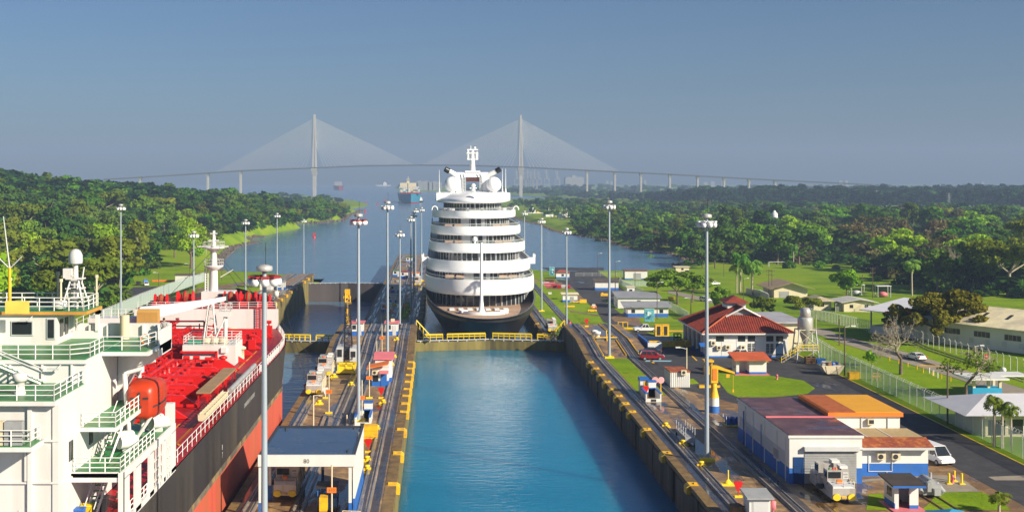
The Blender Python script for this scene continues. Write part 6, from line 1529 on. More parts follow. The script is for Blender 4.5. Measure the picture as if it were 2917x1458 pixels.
# recess and pipes between the tracks at the hump
t = thing('recess_wall', 'blue fronted step with yellow rails between the humps of the tow tracks', 'retaining wall', (34.4, 237, 0))
b = MB(); b.box(32.3, 36.4, 236.5, 237, 0.02, 1.75, 0); b.build('front', mat('slate_panel', (0.13, 0.16, 0.20), 0.5, var=0.2), t)
b = MB(); b.tube((32.2, 236.3, 2.0), (36.5, 236.3, 2.0), 0.14, n=6); b.tube((32.2, 236.2, 0.15), (36.5, 236.2, 0.15), 0.14, n=6); b.tube((34.5, 236.2, 0.1), (34.3, 236.4, 3.4), 0.13, n=6); b.build('yellow_rail', M['yellow'], t)
for px, py in ((1693, 958), (1701, 962)):
    x, y, z = wp(px, py); b = MB(); b.lathe([(0.55, 0), (0.55, 0.8), (0.75, 0.85), (0.75, 1.25), (0.2, 1.4)], (x, y, z), 14); single('valve_cap', b, M['white'], 'white round valve cap ' + ('standing behind the other one' if px < 1700 else 'standing in front of the other one') + ' on the hump', 'valve cap')
# ================================================================ east bank: lawns, paths, markings
b = MB()
sheet(b, px_poly([(2021,1049),(2075,1060),(2133,1063),(2225,1074),(2289,1084),(2322,1106),(2300,1122),(2192,1133),(2106,1134),(2072,1118),(2047,1085)]), 0.05); sheet(b, px_poly([(1925,1083),(1940,1096),(1992,1093),(1975,1078)]), 0.05)
sheet(b, px_poly([(2674,1402),(2795,1401),(2842,1420),(2900,1470),(2600,1470),(2640,1440)]), 0.05); sheet(b, px_poly([(2474,1408),(2514,1405),(2530,1470),(2465,1470)]), 0.05)
struct('lawn', b, M['grass'])
b = MB(); sheet(b, px_poly([(2582,1362),(2650,1352),(2730,1357),(2792,1400),(2674,1402),(2600,1375)]), 0.045); sheet(b, px_poly([(2815,1358),(2960,1352),(2960,1368),(2840,1371)]), 0.045); sheet(b, px_poly([(2455,1374),(2650,1357),(2650,1352),(2455,1366)]), 0.047); struct('path', b, M['path'])
b = MB(); sheet(b, [gp(1777,946), gp(1965,946), gp(1965,941), gp(1777,941)], 0.08); struct('yellow_kerb', b, M['yellow'])
b = MB(); sheet(b, px_poly([(1820,1000),(1860,1035),(1866,1034),(1828,1000)]), 0.06); sheet(b, px_poly([(1795,1010),(1812,1013),(1812,1006),(1795,1004)]), 0.06)
for q in ([(2166,1022),(2186,1033),(2191,1032),(2172,1021)], [(2206,1021),(2230,1033),(2236,1032),(2212,1020)], [(1968,1013),(1983,1028),(1987,1027),(1972,1012)]): sheet(b, px_poly(q), 0.06)
struct('parking_line', b, M['yellow'])
b = MB(); sheet(b, px_poly([(1836,1033),(1905,1033),(1915,1027),(1840,1026)]), 0.06); struct('blue_line', b, mat('pale_blue_line', (0.25, 0.45, 0.55), 0.6))
b = MB(); sheet(b, [gp(1903,835), gp(2077,875), gp(2320,950), gp(2400,978), gp(2560,1028), gp(2725,1078), gp(2917,1150), gp(2990,1176), gp(2990,1136), gp(2917,1108), gp(2740,1052), gp(2600,1008), gp(2400,957), gp(2320,934), gp(2077,862), gp(1903,826)], 0.05); struct('road', b, M['path'])
b = MB(); sheet(b, [gp(2400,966), gp(2560,1016), gp(2660,1046), gp(2665,1040), gp(2560,1006), gp(2400,957)], 0.06); struct('road', b, M['asphalt'])
b = MB(); sheet(b, [gp(2612,1044), gp(2680,1047), gp(2690,1043), gp(2625,1040)], 0.09); struct('speed_bump', b, M['yellow'])
b = MB()
for k in range(6): x, y = gp(2868+k*14, 1124+k*2); b.cbox((x, y, float(T(y))+0.07), (0.5, 1.6, 0.01))
struct('crosswalk', b, M['white'])
for dx in (0, 1.2):
    b = MB(); sheet(b, [gp(2330,905+dx*6), gp(2640,990+dx*6), gp(2917,1082+dx*6), gp(2917,1080+dx*6), gp(2640,988+dx*6), gp(2330,903+dx*6)], 0.07); struct('railway_track', b, M['trackbed'])
# road to the lower wall, yard by the boats
b = MB(); sheet(b, [gp(1821,932), gp(1771,895), gp(1724,859), gp(1683,824), gp(1640,800), gp(1585,796), gp(1592,803), gp(1627,815), gp(1665,853), gp(1703,889), gp(1751,928)], 0.06); struct('road', b, M['asphalt'])
b = MB(); sheet(b, [gp(1600,860), gp(1680,862), gp(1672,848), gp(1640,838)], 0.045); sheet(b, [gp(1740,905), gp(1840,935), gp(1820,900), gp(1775,890)], 0.065); sheet(b, [gp(1530,822), gp(1640,824), gp(1630,800), gp(1530,800)], 0.05); struct('pavement', b, M['pavement'])
b = MB(); sheet(b, [gp(1580,882), gp(1740,905), gp(1735,901), gp(1582,878)], 0.045); struct('path', b, M['pavement'])

# ================================================================ workshop group next to the locomotive track
ws = thing('workshop', 'white and blue workshop with wet flat roof and big grey roller door', 'building', (43.7, 142, 0))
b = MB()
b.box(39.6, 47.8, 130.6, 153, 0, 1.75, 1); b.box(39.6, 47.8, 130.6, 153, 1.75, 5.15, 0); b.box(39.45, 47.95, 130.45, 153.1, 5.15, 5.45, 0)
for k in range(9): b.box(39.5, 39.6, 132+k*0.01, 152, 1.9+k*0.16, 1.96+k*0.16, 0)
for y in (131.8, 135.2, 140.3, 145.5, 149.0): b.box(39.5, 39.6, y, y+0.14, 0, 5.1, 0)
w = b.build('wall', [M['white'], M['blue']], ws)
b = MB(); b.box(39.5, 47.9, 130.5, 153.05, 5.45, 5.52, 0)
M['wetroof2'] = wet_mat('purple_roof', (0.095, 0.040, 0.045), (0.15, 0.075, 0.07), (0.13, 0.30, 1), 0.54, 0.62, 0.5, 0.05, 0.7, ior=1.7)
b.box(39.7, 47.8, 130.7, 152.9, 5.52, 5.53, 0); b.build('roof', M['wetroof2'], ws)
b = MB(); b.box(39.6, 47.8, 139.9, 140.3, 5.53, 5.66); b.build('roof_ridge', M['pink'], ws)
b = MB()
for k in range(26): b.box(41.3, 47.15, 130.52+0.03*(k % 2), 130.6, 0.05+k*0.14, 0.05+(k+1)*0.14)
b.build('roller_door', M['grey'], ws)
b = MB(); b.box(41.2, 47.4, 130.1, 130.6, 3.75, 4.2); b.tube((47.1, 130.3, 4.0), (47.7, 130.3, 4.0), 0.22, n=8); b.build('roller_housing', M['lightgrey'], ws)
b = MB(); b.box(40.05, 41.2, 130.53, 130.6, 0.05, 3.0, 0); b.box(40.05, 41.2, 130.50, 130.54, 1.0, 1.06, 0); b.box(40.05, 41.2, 130.50, 130.54, 2.0, 2.06, 0); b.build('side_door', mat('dark_blue_panel', (0.01, 0.05, 0.17), 0.4, var=0.3), ws)
b = MB(); b.box(39.52, 39.6, 134.3, 136.6, 1.6, 2.9, 0); b.box(39.50, 39.53, 134.4, 136.5, 1.7, 2.8, 1); b.build('window', [M['white'], M['lightgrey']], ws)
b = MB(); b.box(39.53, 39.6, 145.9, 148.6, 0.05, 2.6); b.build('gate', M['blue'], ws)
for y, r in ((149.6, 0.08), (141.5, 0.05)): b = MB(); b.tube((39.45, y, 0), (39.45, y, 4.4), r, n=6); b.build('downpipe', M['blue'], ws)
an = thing('annex', 'low annex with rusty eave, tan roof, two air conditioners and blue base', 'building', (52.4, 138, 0))
b = MB(); b.box(47.85, 56.6, 133.8, 140.4, 0, 1.5, 1); b.box(47.85, 56.6, 133.8, 140.4, 1.5, 3.35, 0); w = b.build('wall', [M['white'], M['blue']], an)
b = MB(); b.xprism([(132.9, 3.35), (135.4, 4.05), (135.4, 4.2), (132.9, 3.5)], 47.95, 57.0); b.build('rust_eave', M['rust'], an)
b = MB(); b.box(47.85, 57.0, 132.8, 132.9, 3.25, 3.52); b.build('gutter', M['lightgrey'], an)
b = MB(); b.box(47.95, 56.8, 135.4, 140.4, 3.9, 4.14); b.box(50.2, 50.3, 135.5, 140.4, 4.14, 4.19, 1); b.box(53, 53.1, 135.5, 140.4, 4.14, 4.19, 1); b.build('tan_roof', [mat('tan_roof', (0.40, 0.30, 0.15), 0.8, var=0.15, scale=3), M['white']], an)
for x in (50.6, 52.3):
    b = MB(); b.box(x, x+0.95, 133.35, 133.78, 2.0, 2.75, 0); b.lathe([(0.28, 0), (0.28, 0.03)], (x+0.38, 133.31, 2.38), 14, m=1, axis='Y'); b.build('air_conditioner', [M['cream'], M['dark']], an)
b = MB(); b.path([(50.3, 133.74, 2.5), (49.7, 133.74, 2.5), (49.7, 133.74, 0.6), (52.4, 133.74, 0.6), (52.4, 133.74, 1.9)], 0.04, 5); b.tube((51.8, 133.74, 0.6), (51.8, 133.74, 0), 0.04, n=5); b.build('drain_pipe', M['white'], an)
orf = thing('store_building', 'taller white store with flat orange and brown metal roof behind the annex', 'building', (52, 146, 0))
b = MB(); b.box(47.9, 56.0, 140.5, 151.5, 0, 5.55); w = b.build('wall', M['white'], orf)
b = MB(); b.box(47.2, 56.3, 140.2, 151.8, 5.55, 6.05, 0); b.box(50.6, 56.1, 140.4, 151.6, 6.05, 6.12, 1); b.box(47.35, 50.6, 140.4, 151.6, 6.05, 6.1, 2)
for k in range(22): b.box(47.4, 50.55, 140.6+k*0.5, 140.72+k*0.5, 6.1, 6.16, 2)
b.build('roof', [M['orange'], mat('amber_roof', (0.72, 0.34, 0.01), 0.55, var=0.06), mat('brown_metal_roof', (0.30, 0.085, 0.025), 0.55, var=0.25, scale=1.2)], orf)
b = MB(); b.box(52.0, 52.75, 140.1, 140.5, 4.6, 5.3, 0); b.box(52.15, 52.7, 140.06, 140.1, 4.75, 5.2, 1); b.build('air_conditioner', [M['cream'], M['dark']], orf)
for x in (51.3, 54.5): b = MB(); b.tube((x, 140.42, 3.9), (x, 140.42, 5.5), 0.05, n=5); b.build('downpipe', M['lightgrey'], orf)
bk = thing('low_block', 'pale low parapet walls and roof slab behind the workshop', 'building', (48, 158, 0))
b = MB(); b.box(45.0, 50.5, 153.3, 159, 0, 4.3); b.build('slab', M['lightgrey'], bk); b = MB(); b.box(50.6, 53.6, 156.5, 156.8, 0, 4.9); b.box(53.8, 57.6, 153.2, 153.5, 0, 4.9); b.build('parapet', M['cream'], bk)
# booths at the bottom of the picture
t = thing('guard_booth', 'open white booth with black roof and blue base on the grass', 'booth', (51.4, 116.5, 0))
b = MB(); b.box(49.5, 49.65, 115.2, 118.2, 0, 0.7, 1); b.box(49.5, 49.65, 115.2, 118.2, 0.7, 2.5, 0); b.box(49.65, 53.3, 118.05, 118.2, 0, 2.5, 0); b.box(51.9, 53.3, 115.2, 115.35, 0, 0.5, 1); b.box(51.9, 53.3, 115.2, 115.35, 0.5, 2.5, 0); b.box(49.65, 50.2, 115.2, 115.35, 0, 2.5, 0); b.box(53.15, 53.3, 115.35, 118.05, 0, 2.5, 0); w = b.build('wall', [M['white'], M['blue']], t)
b = MB(); b.xprism([(114.2, 2.6), (118.7, 2.9), (118.7, 3.05), (114.2, 2.75)], 48.7, 54.0, 0); b.xprism([(114.15, 2.5), (114.2, 2.5), (114.2, 2.72), (114.15, 2.72)], 48.75, 53.95, 1); b.build('roof', [mat('bitumen_roof', (0.045, 0.035, 0.03), 0.8, var=0.3), M['blue']], t)
b = MB(); b.box(49.42, 49.5, 116, 117.3, 1.2, 2.1); b.build('window', M['glass'], w)
b = MB(); b.box(48.8, 54, 113.8, 118.6, 0.055, 0.13); b.build('plinth', M['pink'], t)
b = MB(); b.box(50.3, 51.7, 117, 117.5, 0.4, 0.5); b.box(50.4, 50.5, 117, 117.5, 0.13, 0.4); b.box(51.5, 51.6, 117, 117.5, 0.13, 0.4); b.build('bench', M['wood'], t)
t.location = (48.6, 121.4, 0); t.scale = (0.66, 0.9, 1)
t = thing('control_booth', 'small white booth with grey lean-to roof and wide window at the bottom edge', 'booth', (36.6, 117, 0))
b = MB(); b.box(35.6, 37.7, 116, 118.2, 0, 0.9, 1); b.box(35.6, 37.7, 116, 118.2, 0.9, 2.5, 0); w = b.build('wall', [M['white'], M['blue']], t)
b = MB(); b.xprism([(115.6, 2.5), (118.6, 2.75), (118.6, 2.9), (115.6, 2.65)], 35.3, 38.0); b.build('roof', M['grey'], t)
b = MB(); b.box(36.0, 37.5, 115.94, 116, 1.2, 2.2, 0); b.box(35.9, 37.6, 115.96, 115.99, 1.1, 2.3, 1); b.build('window', [M['lightgrey'], M['white']], w); t.location = (32.0, 116.4, 0)
b = MB(); b.cbox((30.2, 117.2, 0.7), (1.0, 1.2, 1.2), 0.2); b.cbox((30.2, 117.2, 1.34), (1.1, 1.3, 0.08), 0.2, 1); single('wooden_crate', b, [M['coping'], M['wood']], 'brown wooden crate next to the grey roofed control booth', 'crate')
b = MB(); b.lathe([(0.14, 0), (0.10, 1.1), (0.16, 1.2), (0.3, 1.3), (0.3, 2.0), (0.1, 2.1)], (33.6, 116.2, 0), 10); single('fire_pillar', b, M['pink'], 'dull red post at the corner of the grey roofed control booth', 'post')
# ================================================================ the red tiled house
def tile_mat():
    m = bpy.data.materials.new('red_tiles'); m.use_nodes = True
    n, l = m.node_tree.nodes, m.node_tree.links; bs = n['Principled BSDF']; bs.inputs['Roughness'].default_value = 0.75
    geo = n.new('ShaderNodeNewGeometry')
    t1 = n.new('ShaderNodeTexNoise'); t1.inputs['Scale'].default_value = 0.9; t1.inputs['Detail'].default_value = 7; t1.inputs['Roughness'].default_value = 0.75; l.new(geo.outputs['Position'], t1.inputs['Vector'])
    cr = n.new('ShaderNodeValToRGB'); e = cr.color_ramp.elements
    e[0].position = 0.3; e[0].color = (0.10, 0.015, 0.011, 1); e[1].position = 0.72; e[1].color = (0.37, 0.05, 0.02, 1)
    l.new(t1.outputs[0], cr.inputs[0]); l.new(cr.outputs[0], bs.inputs['Base Color'])
    return m
M['tiles'] = tile_mat()
hb_ = thing('tiled_house', 'white house with hipped red tile roof, small roof cupola and open side bays', 'house', (59.4, 232, 0))
X0, X1, Y0, Y1 = 51.5, 67.3, 222.5, 243
b = MB(); b.box(X0+0.25, X1, Y0, Y1, 0, 0.35, 1); b.box(X0+0.25, X1, Y0, Y1, 0.35, 4.75, 0)
for x in (54.5, 57.3, 60.1, 63.3, 66): b.box(x, x+0.1, Y0-0.05, Y0, 0.4, 4.7, 0)
b.box(X0+0.25, X1, Y0-0.04, Y0, 2.95, 3.05, 0)
w = b.build('wall', [M['white'], M['blue']], hb_)
for i, y in enumerate((222.6, 226.5, 230.4, 234.4, 238.5, 242.6)): b = MB(); b.box(X0-0.1, X0+0.3, y, y+0.4, 0, 0.6, 1); b.box(X0-0.1, X0+0.3, y, y+0.4, 0.6, 4.75, 0); b.build('bay_pillar', [M['white'], M['blue']], hb_)
for y in (227.1, 231.0, 235.0, 239.0): b = MB(); b.box(X0+0.2, X0+0.26, y, y+3.1, 0.1, 3.9); b.build('bay_opening', M['dark'], hb_)
def hiproof(b, x0, x1, y0, y1, ze, zr, rid0, rid1, m=0, gab=None):
    xm = (x0+x1)/2
    b.add([(x0,y0,ze),(x1,y0,ze),(x1,y1,ze),(x0,y1,ze),(xm,rid0,zr),(xm,rid1,zr)], [(0,1,4),(1,2,5,4),(2,3,5),(3,0,4,5),(0,3,2,1)], m)
xm = 59.4; ov = 1.0
ex0, ex1, ey0, ey1, ze, zr = X0-ov, X1+ov, Y0-ov, Y1+ov, 4.8, 9.3
b = MB(); k = 0.66                      # the front hip stops below a little gable
gy = ey0 + (xm-ex0)*0.52; gz_ = ze+(zr-ze)*k; gx0, gx1 = xm-(xm-ex0)*(1-k), xm+(xm-ex0)*(1-k)
b.add([(ex0,ey0,ze),(ex1,ey0,ze),(gx1,gy,gz_),(gx0,gy,gz_)], [(0,1,2,3)], 0)
b.add([(ex1,ey0,ze),(ex1,ey1,ze),(xm,ey1-7,zr),(xm,gy-0.6,zr),(gx1+0.35,gy-0.6,gz_-0.2),(gx1,gy,gz_)], [(0,1,2,3,4,5)], 0); b.add([(ex0,ey1,ze),(ex0,ey0,ze),(gx0,gy,gz_),(gx0-0.35,gy-0.6,gz_-0.2),(xm,gy-0.6,zr),(xm,ey1-7,zr)], [(0,1,2,3,4,5)], 0)
b.add([(ex1,ey1,ze),(ex0,ey1,ze),(xm,ey1-7,zr)], [(0,1,2)], 0); b.add([(ex0,ey0,ze-0.02),(ex1,ey0,ze-0.02),(ex1,ey1,ze-0.02),(ex0,ey1,ze-0.02)], [(0,3,2,1)], 1)
nr = 40                                  # round tile rows on the front and left slopes
for i in range(nr):
    u = (i+0.5)/nr; x = ex0+(ex1-ex0)*u; t_ = min(1.0, min(x-ex0, ex1-x)/(gx0-ex0)); 
    b.tube((x, ey0, ze+0.04), (x, ey0+(gy-ey0)*t_, ze+(gz_-ze)*t_+0.04), 0.085, n=5, caps=False)
for i in range(46):
    y = ey0+(ey1-ey0)*(i+0.5)/46; t_ = min(1, (y-ey0)/(gy-ey0)*k, (ey1-y)/7.0)
    b.tube((ex0, y, ze+0.04), (ex0+(xm-ex0)*t_, y, ze+(zr-ze)*t_+0.04), 0.085, n=5, caps=False)
b.build('roof', [M['tiles'], M['white']], hb_)
b = MB(); b.add([(gx0+0.2,gy,gz_),(gx1-0.2,gy,gz_),(xm,gy,zr-0.25)], [(0,1,2)], 1); b.tube((gx0-0.35,gy-0.62,gz_-0.25),(xm,gy-0.62,zr-0.05),0.2,n=4); b.tube((gx1+0.35,gy-0.62,gz_-0.25),(xm,gy-0.62,zr-0.05),0.2,n=4); b.build('gable', [M['white'], M['grey']], hb_)
b = MB(); b.box(ex0-0.02, ex1+0.02, ey0-0.1, ey0, ze-0.25, ze+0.02); b.box(ex0-0.1, ex0, ey0-0.1, ey1, ze-0.25, ze+0.02); b.build('eave_board', M['white'], hb_)
b = MB(); b.tube((ex0, ey0, ze+0.1), (gx0, gy, gz_+0.1), 0.17, n=6); b.tube((ex1, ey0, ze+0.1), (gx1, gy, gz_+0.1), 0.17, n=6); b.tube((xm, gy-0.6, zr+0.05), (xm, ey1-7, zr+0.05), 0.17, n=6); b.build('ridge_tiles', mat('ridge_tile', (0.40, 0.08, 0.025), 0.7, var=0.2), hb_)
b = MB(); b.box(xm-1.8, xm+1.8, 230.5, 235, 8.6, 9.75, 0); b.box(xm-1.82, xm-1.8, 230.9, 234.6, 9.2, 9.65, 1); cu = b.build('cupola', [M['white'], M['dark']], hb_)
b = MB(); hiproof(b, xm-2.5, xm+2.5, 229.7, 235.8, 9.75, 11.0, 232.2, 233.3); b.build('cupola_roof', M['tiles'], cu)
for x0, x1, z0, z1, kd in ((53.4, 54.9, 3.15, 4.15, 0), (57.6, 59.0, 3.15, 4.2, 0), (59.5, 60.9, 3.15, 4.2, 0), (63.0, 64.4, 3.15, 4.2, 0), (64.9, 66.3, 3.15, 4.2, 0), (59.5, 60.9, 0.9, 2.7, 1), (63.0, 64.4, 0.9, 2.7, 1)):
    b = MB(); b.box(x0, x1, Y0-0.06, Y0, z0, z1, 0)
    if kd:
        for j in range(1, 6): b.box(x0, x1, Y0-0.09, Y0-0.06, z0+(z1-z0)*j/6-0.03, z0+(z1-z0)*j/6+0.03, 1)
        b.box((x0+x1)/2-0.08, (x0+x1)/2+0.08, Y0-0.1, Y0-0.06, z0, z1, 1)
    b.build('window', [M['glass'], M['lightgrey']], w)
b = MB(); b.box(64.9, 66.3, Y0-0.06, Y0, 0.05, 2.75); b.build('door', mat('dark_blue_door', (0.015, 0.04, 0.10), 0.4), w)
for x, z in ((52.3, 2.5), (53.4, 1.6), (55.1, 1.7), (58.0, 1.65)): b = MB(); b.box(x, x+0.95, Y0-0.55, Y0-0.05, z, z+0.8, 0); b.lathe([(0.27, 0), (0.27, 0.02)], (x+0.42, Y0-0.58, z+0.4), 12, m=1, axis='Y'); b.build('air_conditioner', [M['cream'], M['dark']], hb_)
b = MB(); b.xprism([(Y0-1.2, 2.3), (Y0, 2.8), (Y0, 2.9), (Y0-1.2, 2.4)], X0-1.4, X0+0.2); b.build('awning', M['blue'], hb_)
# grey annex and hopper
t = thing('grey_annex', 'grey flat roofed annex leaning on the back of the red tiled house', 'building', (70, 240, 0))
b = MB(); b.box(67.4, 72.5, 231, 247, 0, 5.6); w = b.build('wall', M['cream'], t); b = MB(); b.box(66.6, 73.2, 230.2, 247.6, 5.6, 5.95); b.build('roof', M['tin'], t); b = MB(); b.box(67.35, 67.4, 233, 236, 3.9, 5.0); b.build('window', M['glass'], w)
t = thing('sand_hopper', 'silver hopper tower on splayed legs with cone bottom next to the tiled house', 'hopper', (69, 218, 0))
hx, hy = 69.1, 218
b = MB(); b.lathe([(0.25, 2.9), (0.35, 3.3), (1.35, 5.9), (1.42, 6.0), (1.42, 8.0), (1.3, 8.3), (0.6, 8.5)], (hx, hy, 0), 20); b.build('tank', M['silver'], t)
b = MB(); b.lathe([(0.95, 8.5), (1.0, 8.6), (1.0, 9.6), (0.7, 10.1), (0.1, 10.2)], (hx, hy, 0), 18); b.build('filter_top', M['silver'], t)
for sx, sy in ((-1, -1), (1, -1), (1, 1), (-1, 1)): b = MB(); b.tube((hx+sx*2.1, hy+sy*1.6, 0), (hx+sx*1.55, hy+sy*1.3, 6.1), 0.13, n=6); b.build('leg', M['lightgrey'], t)
b = MB()
for z in (6.05, 3.3, 2.3):
    q = 1.55+0.55*(1-z/6.1); r = 1.3+0.3*(1-z/6.1)
    for a, c in (((-q, -r), (q, -r)), ((q, -r), (q, r)), ((q, r), (-q, r)), ((-q, r), (-q, -r))): b.tube((hx+a[0], hy+a[1], z), (hx+c[0], hy+c[1], z), 0.09, n=5)
b.tube((hx-1.7, hy-1.4, 3.3), (hx+1.55, hy-1.3, 6.0), 0.05, n=4); b.tube((hx+1.7, hy-1.4, 3.3), (hx-1.55, hy-1.3, 6.0), 0.05, n=4); b.tube((hx-2.1, hy-1.6, 0), (hx+1.7, hy-1.5, 2.3), 0.05, n=4); b.tube((hx+1.6, hy-1.3, 4.5), (hx+1.6, hy-1.3, 9), 0.05, n=4); b.build('bracing', M['cream'], t)
b = MB(); b.box(hx-2.0, hx+2.0, hy-1.6, hy+1.6, 2.2, 2.32, 0); b.cbox((hx-3.2, hy-1.2, 1.0), (3.6, 0.8, 0.12), 0, 0); b.v = b.v[:8] + [(x, y, z+(x-(hx-3.2))*0.55) for x, y, z in b.v[8:]]; b.rails([(hx-5.0, hy-1.6, 0.05), (hx-1.6, hy-1.6, 2.0)], 1.0, 0.9, 0.06, 2, m=1); b.rails([(hx-2.0, hy-1.6, 2.3), (hx+2.0, hy-1.6, 2.3)], 1.0, 0.9, 0.06, 2, m=1); b.build('platform_stair', [M['grey'], M['brightyellow']], t)
b = MB()
for k in range(4): b.box(68.2, 70.0, 214.6, 214.7, 0.1+k*0.32, 0.3+k*0.32)
for x in (68.2, 69.0, 69.9): b.box(x, x+0.1, 214.7, 215.8, 0, 1.35)
b.box(68.2, 70, 215.8, 215.9, 0, 1.35); single('pallet_stack', b, M['wood'], 'stack of dark wooden pallets under the hopper', 'pallet stack')
b = MB(); b.loft([[(70.4-a, 215-a*0.6, z), (70.4+1.4+a, 215-a*0.6, z), (70.4+1.4+a, 216+a*0.6, z), (70.4-a, 216+a*0.6, z)] for z, a in ((0, 0.0), (0.8, 0.12), (0.82, 0.2), (0.95, 0.2))], smooth=False); single('blue_bin', b, M['blue'], 'small blue bin at the foot of the hopper', 'bin')
t = thing('skip', 'rusty cream skip full of rubbish at the foot of the long fence', 'skip', (69.0, 203.5, 0))
b = MB(); b.loft([[(67.0+a, 202.3, z), (71.0-a, 202.3, z), (71.0-a, 204.6, z), (67.0+a, 204.6, z)] for z, a in ((0.3, 0.9), (0.9, 0.45), (1.7, 0.0))], smooth=False)
for x in (68.0, 69.9): b.add([(x-0.35, 202.22, 1.7), (x+0.35, 202.22, 1.7), (x+0.1, 202.22, 0.35), (x-0.1, 202.22, 0.35)], [(0, 1, 2, 3)][::-1], 0)
b.build('tub', M['cream'], t); b = MB(); rq = random.Random(2)
for k in range(14): b.cbox((rq.uniform(67.4, 70.4), rq.uniform(202.7, 204.2), rq.uniform(1.7, 1.95)), (rq.uniform(0.3, 0.8),)*3, rq.uniform(0, 3), k % 3)
b.build('rubbish', [M['wood'], M['white'], M['blue']], t)
b = MB(); b.cbox((71.4, 199.2, 0.55), (1.7, 1.2, 1.1), 0, 0); b.cbox((71.4, 199.2, 1.14), (1.8, 1.3, 0.08)); single('orange_box', b, M['yellow'], 'amber box standing by the long fence behind the skip', 'box')
b = MB(); b.cbox((74.6, 197.5, 0.75), (1.3, 0.7, 0.1)); b.rails([(74, 197.2, 0), (75.2, 197.2, 0)], 1.3, 0.6, 0.06, 2); single('hand_cart', b, M['yellow'], 'small yellow hand cart frame beyond the long fence', 'cart')
# shelter with red roof, container, orange kiosk
t = thing('bus_shelter', 'white open booth with orange red roof and blue base by the oval lawn', 'booth', (55, 204.5, 0))
b = MB(); b.box(54.6, 57.6, 203.2, 206.0, 0, 0.5, 1); b.box(54.6, 57.6, 203.2, 206.0, 0.5, 2.6, 0); b.box(52.3, 52.8, 203.2, 203.5, 0, 0.5, 1); b.box(52.3, 52.8, 203.2, 203.5, 0.5, 2.6, 0); b.box(52.3, 54.6, 205.8, 206, 0, 2.6, 0); b.box(52.3, 52.45, 203.5, 205.8, 0, 1.0, 0); b.build('wall', [M['white'], M['blue']], t)
b = MB(); b.xprism([(202.2, 2.6), (206.9, 3.35), (206.9, 3.5), (202.2, 2.75)], 51.7, 58.2); b.build('roof', mat('orange_red_roof', (0.50, 0.10, 0.03), 0.6, var=0.2), t); b = MB(); b.box(51.9, 58, 202.4, 206.6, 0.06, 0.12); b.build('floor', M['pink'], t)
t = thing('office_container', 'white container with rusty roof and air conditioner at the pavement edge', 'container', (37.8+1.0, 193, 0))
b = MB(); b.box(38.2, 41.4, 190.5, 195.5, 0.1, 2.55)
for k in range(14): b.box(38.14, 38.2, 190.7+k*0.34, 190.85+k*0.34, 0.2, 2.5)
for k in range(9): b.box(38.4+k*0.34, 38.55+k*0.34, 190.44, 190.5, 0.2, 2.5)
b.build('body', M['white'], t); b = MB(); b.box(38.1, 41.5, 190.4, 195.6, 2.55, 2.7); b.build('roof', M['rust'], t); b = MB(); b.box(39.9, 40.8, 190.0, 190.45, 2.2, 2.95, 0); b.lathe([(0.26, 0), (0.26, 0.02)], (40.3, 189.97, 2.6), 12, m=1, axis='Y'); b.build('air_conditioner', [M['cream'], M['dark']], t)
t = thing('orange_kiosk', 'amber steel cabinet behind the nearest east lamp mast', 'cabinet', (47.5, 204, 0)); b = MB(); b.box(46.8, 48.3, 203.4, 204.8, 0, 1.5); b.build('cabinet', M['yellow'], t); b = MB(); b.box(46.7, 48.4, 203.2, 205, 2.2, 2.5); b.box(46.9, 47.1, 203.5, 204.7, 1.5, 2.2); b.box(48.0, 48.2, 203.5, 204.7, 1.5, 2.2); b.build('top', M['yellow'], t)
for x, y, rz in ((44.6, 190.6, 0.1), (44.9, 191.5, -0.2)): b = MB(); b.cbox((x, y, 0.15), (3.4, 0.35, 0.3), rz); single('beam', b, M['yellow'], 'yellow beam lying ' + ('in front' if y < 191 else 'behind the other one') + ' beside the white container', 'beam')
# yellow loading stand with blue end, orange cabinets
t = thing('loading_pit', 'yellow and white walled pit with blue end wall in the parking yard', 'pit', (46, 240, 0))
b = MB(); b.box(43.0, 50.4, 236.5, 236.8, 0.05, 1.3, 0); b.box(44.0, 51.0, 245.4, 245.7, 0.05, 1.0, 1); b.box(50.7, 51.0, 236.9, 245.4, 0.05, 1.1, 0); b.box(50.9, 55.0, 236.6, 240, 0.05, 1.2, 0); b.build('wall', [M['yellow'], M['white']], t)
b = MB(); b.box(42.3, 42.6, 234, 245.7, 0.05, 1.3, 1); b.box(42.3, 45.0, 233.6, 233.9, 0.05, 1.3, 0); b.box(45.0, 45.2, 233.6, 236.4, 0.05, 1.3, 0); b.box(42.25, 42.65, 233.9, 245.7, 1.3, 1.45, 1); b.build('end_wall', [M['white'], M['blue']], t)
b = MB(); b.rails([(49.0, 240, 0.05), (50.4, 240, 0.05)], 2.2, 0.6, 0.08, 3); b.rails([(49.0, 241, 0.05), (50.4, 241, 0.05)], 2.2, 0.6, 0.08, 3); b.build('green_frame', M['green'], t)
for px, lab in ((1875, 'amber steel cabinet nearer the white pickup in the parking yard'), (1895, 'amber steel cabinet right of its twin in the parking yard')):
    x, y, z = G(px, 957); b = MB(); b.box(x-0.75, x+0.75, y-0.6, y+0.6, 0.05, 2.5); b.box(x-0.35, x+0.35, y-0.66, y-0.6, 0.3, 2.2, 1); b.box(x-0.8, x+0.8, y-0.65, y+0.65, 2.5, 2.58); single('steel_cabinet', b, [M['yellow'], M['dark']], lab, 'cabinet')
b = MB(); x, y, z = G(1775, 935); b.rails([(x-1.2, y, 0), (x+1.0, y, 0)], 1.4, 1.0, 0.12, 1); b.box(x-1.2, x+2.2, y-1.6, y-1.3, 0.02, 0.4); single('barrier_frame', b, M['yellow'], 'yellow barrier frame at the road mouth of the parking yard', 'barrier')

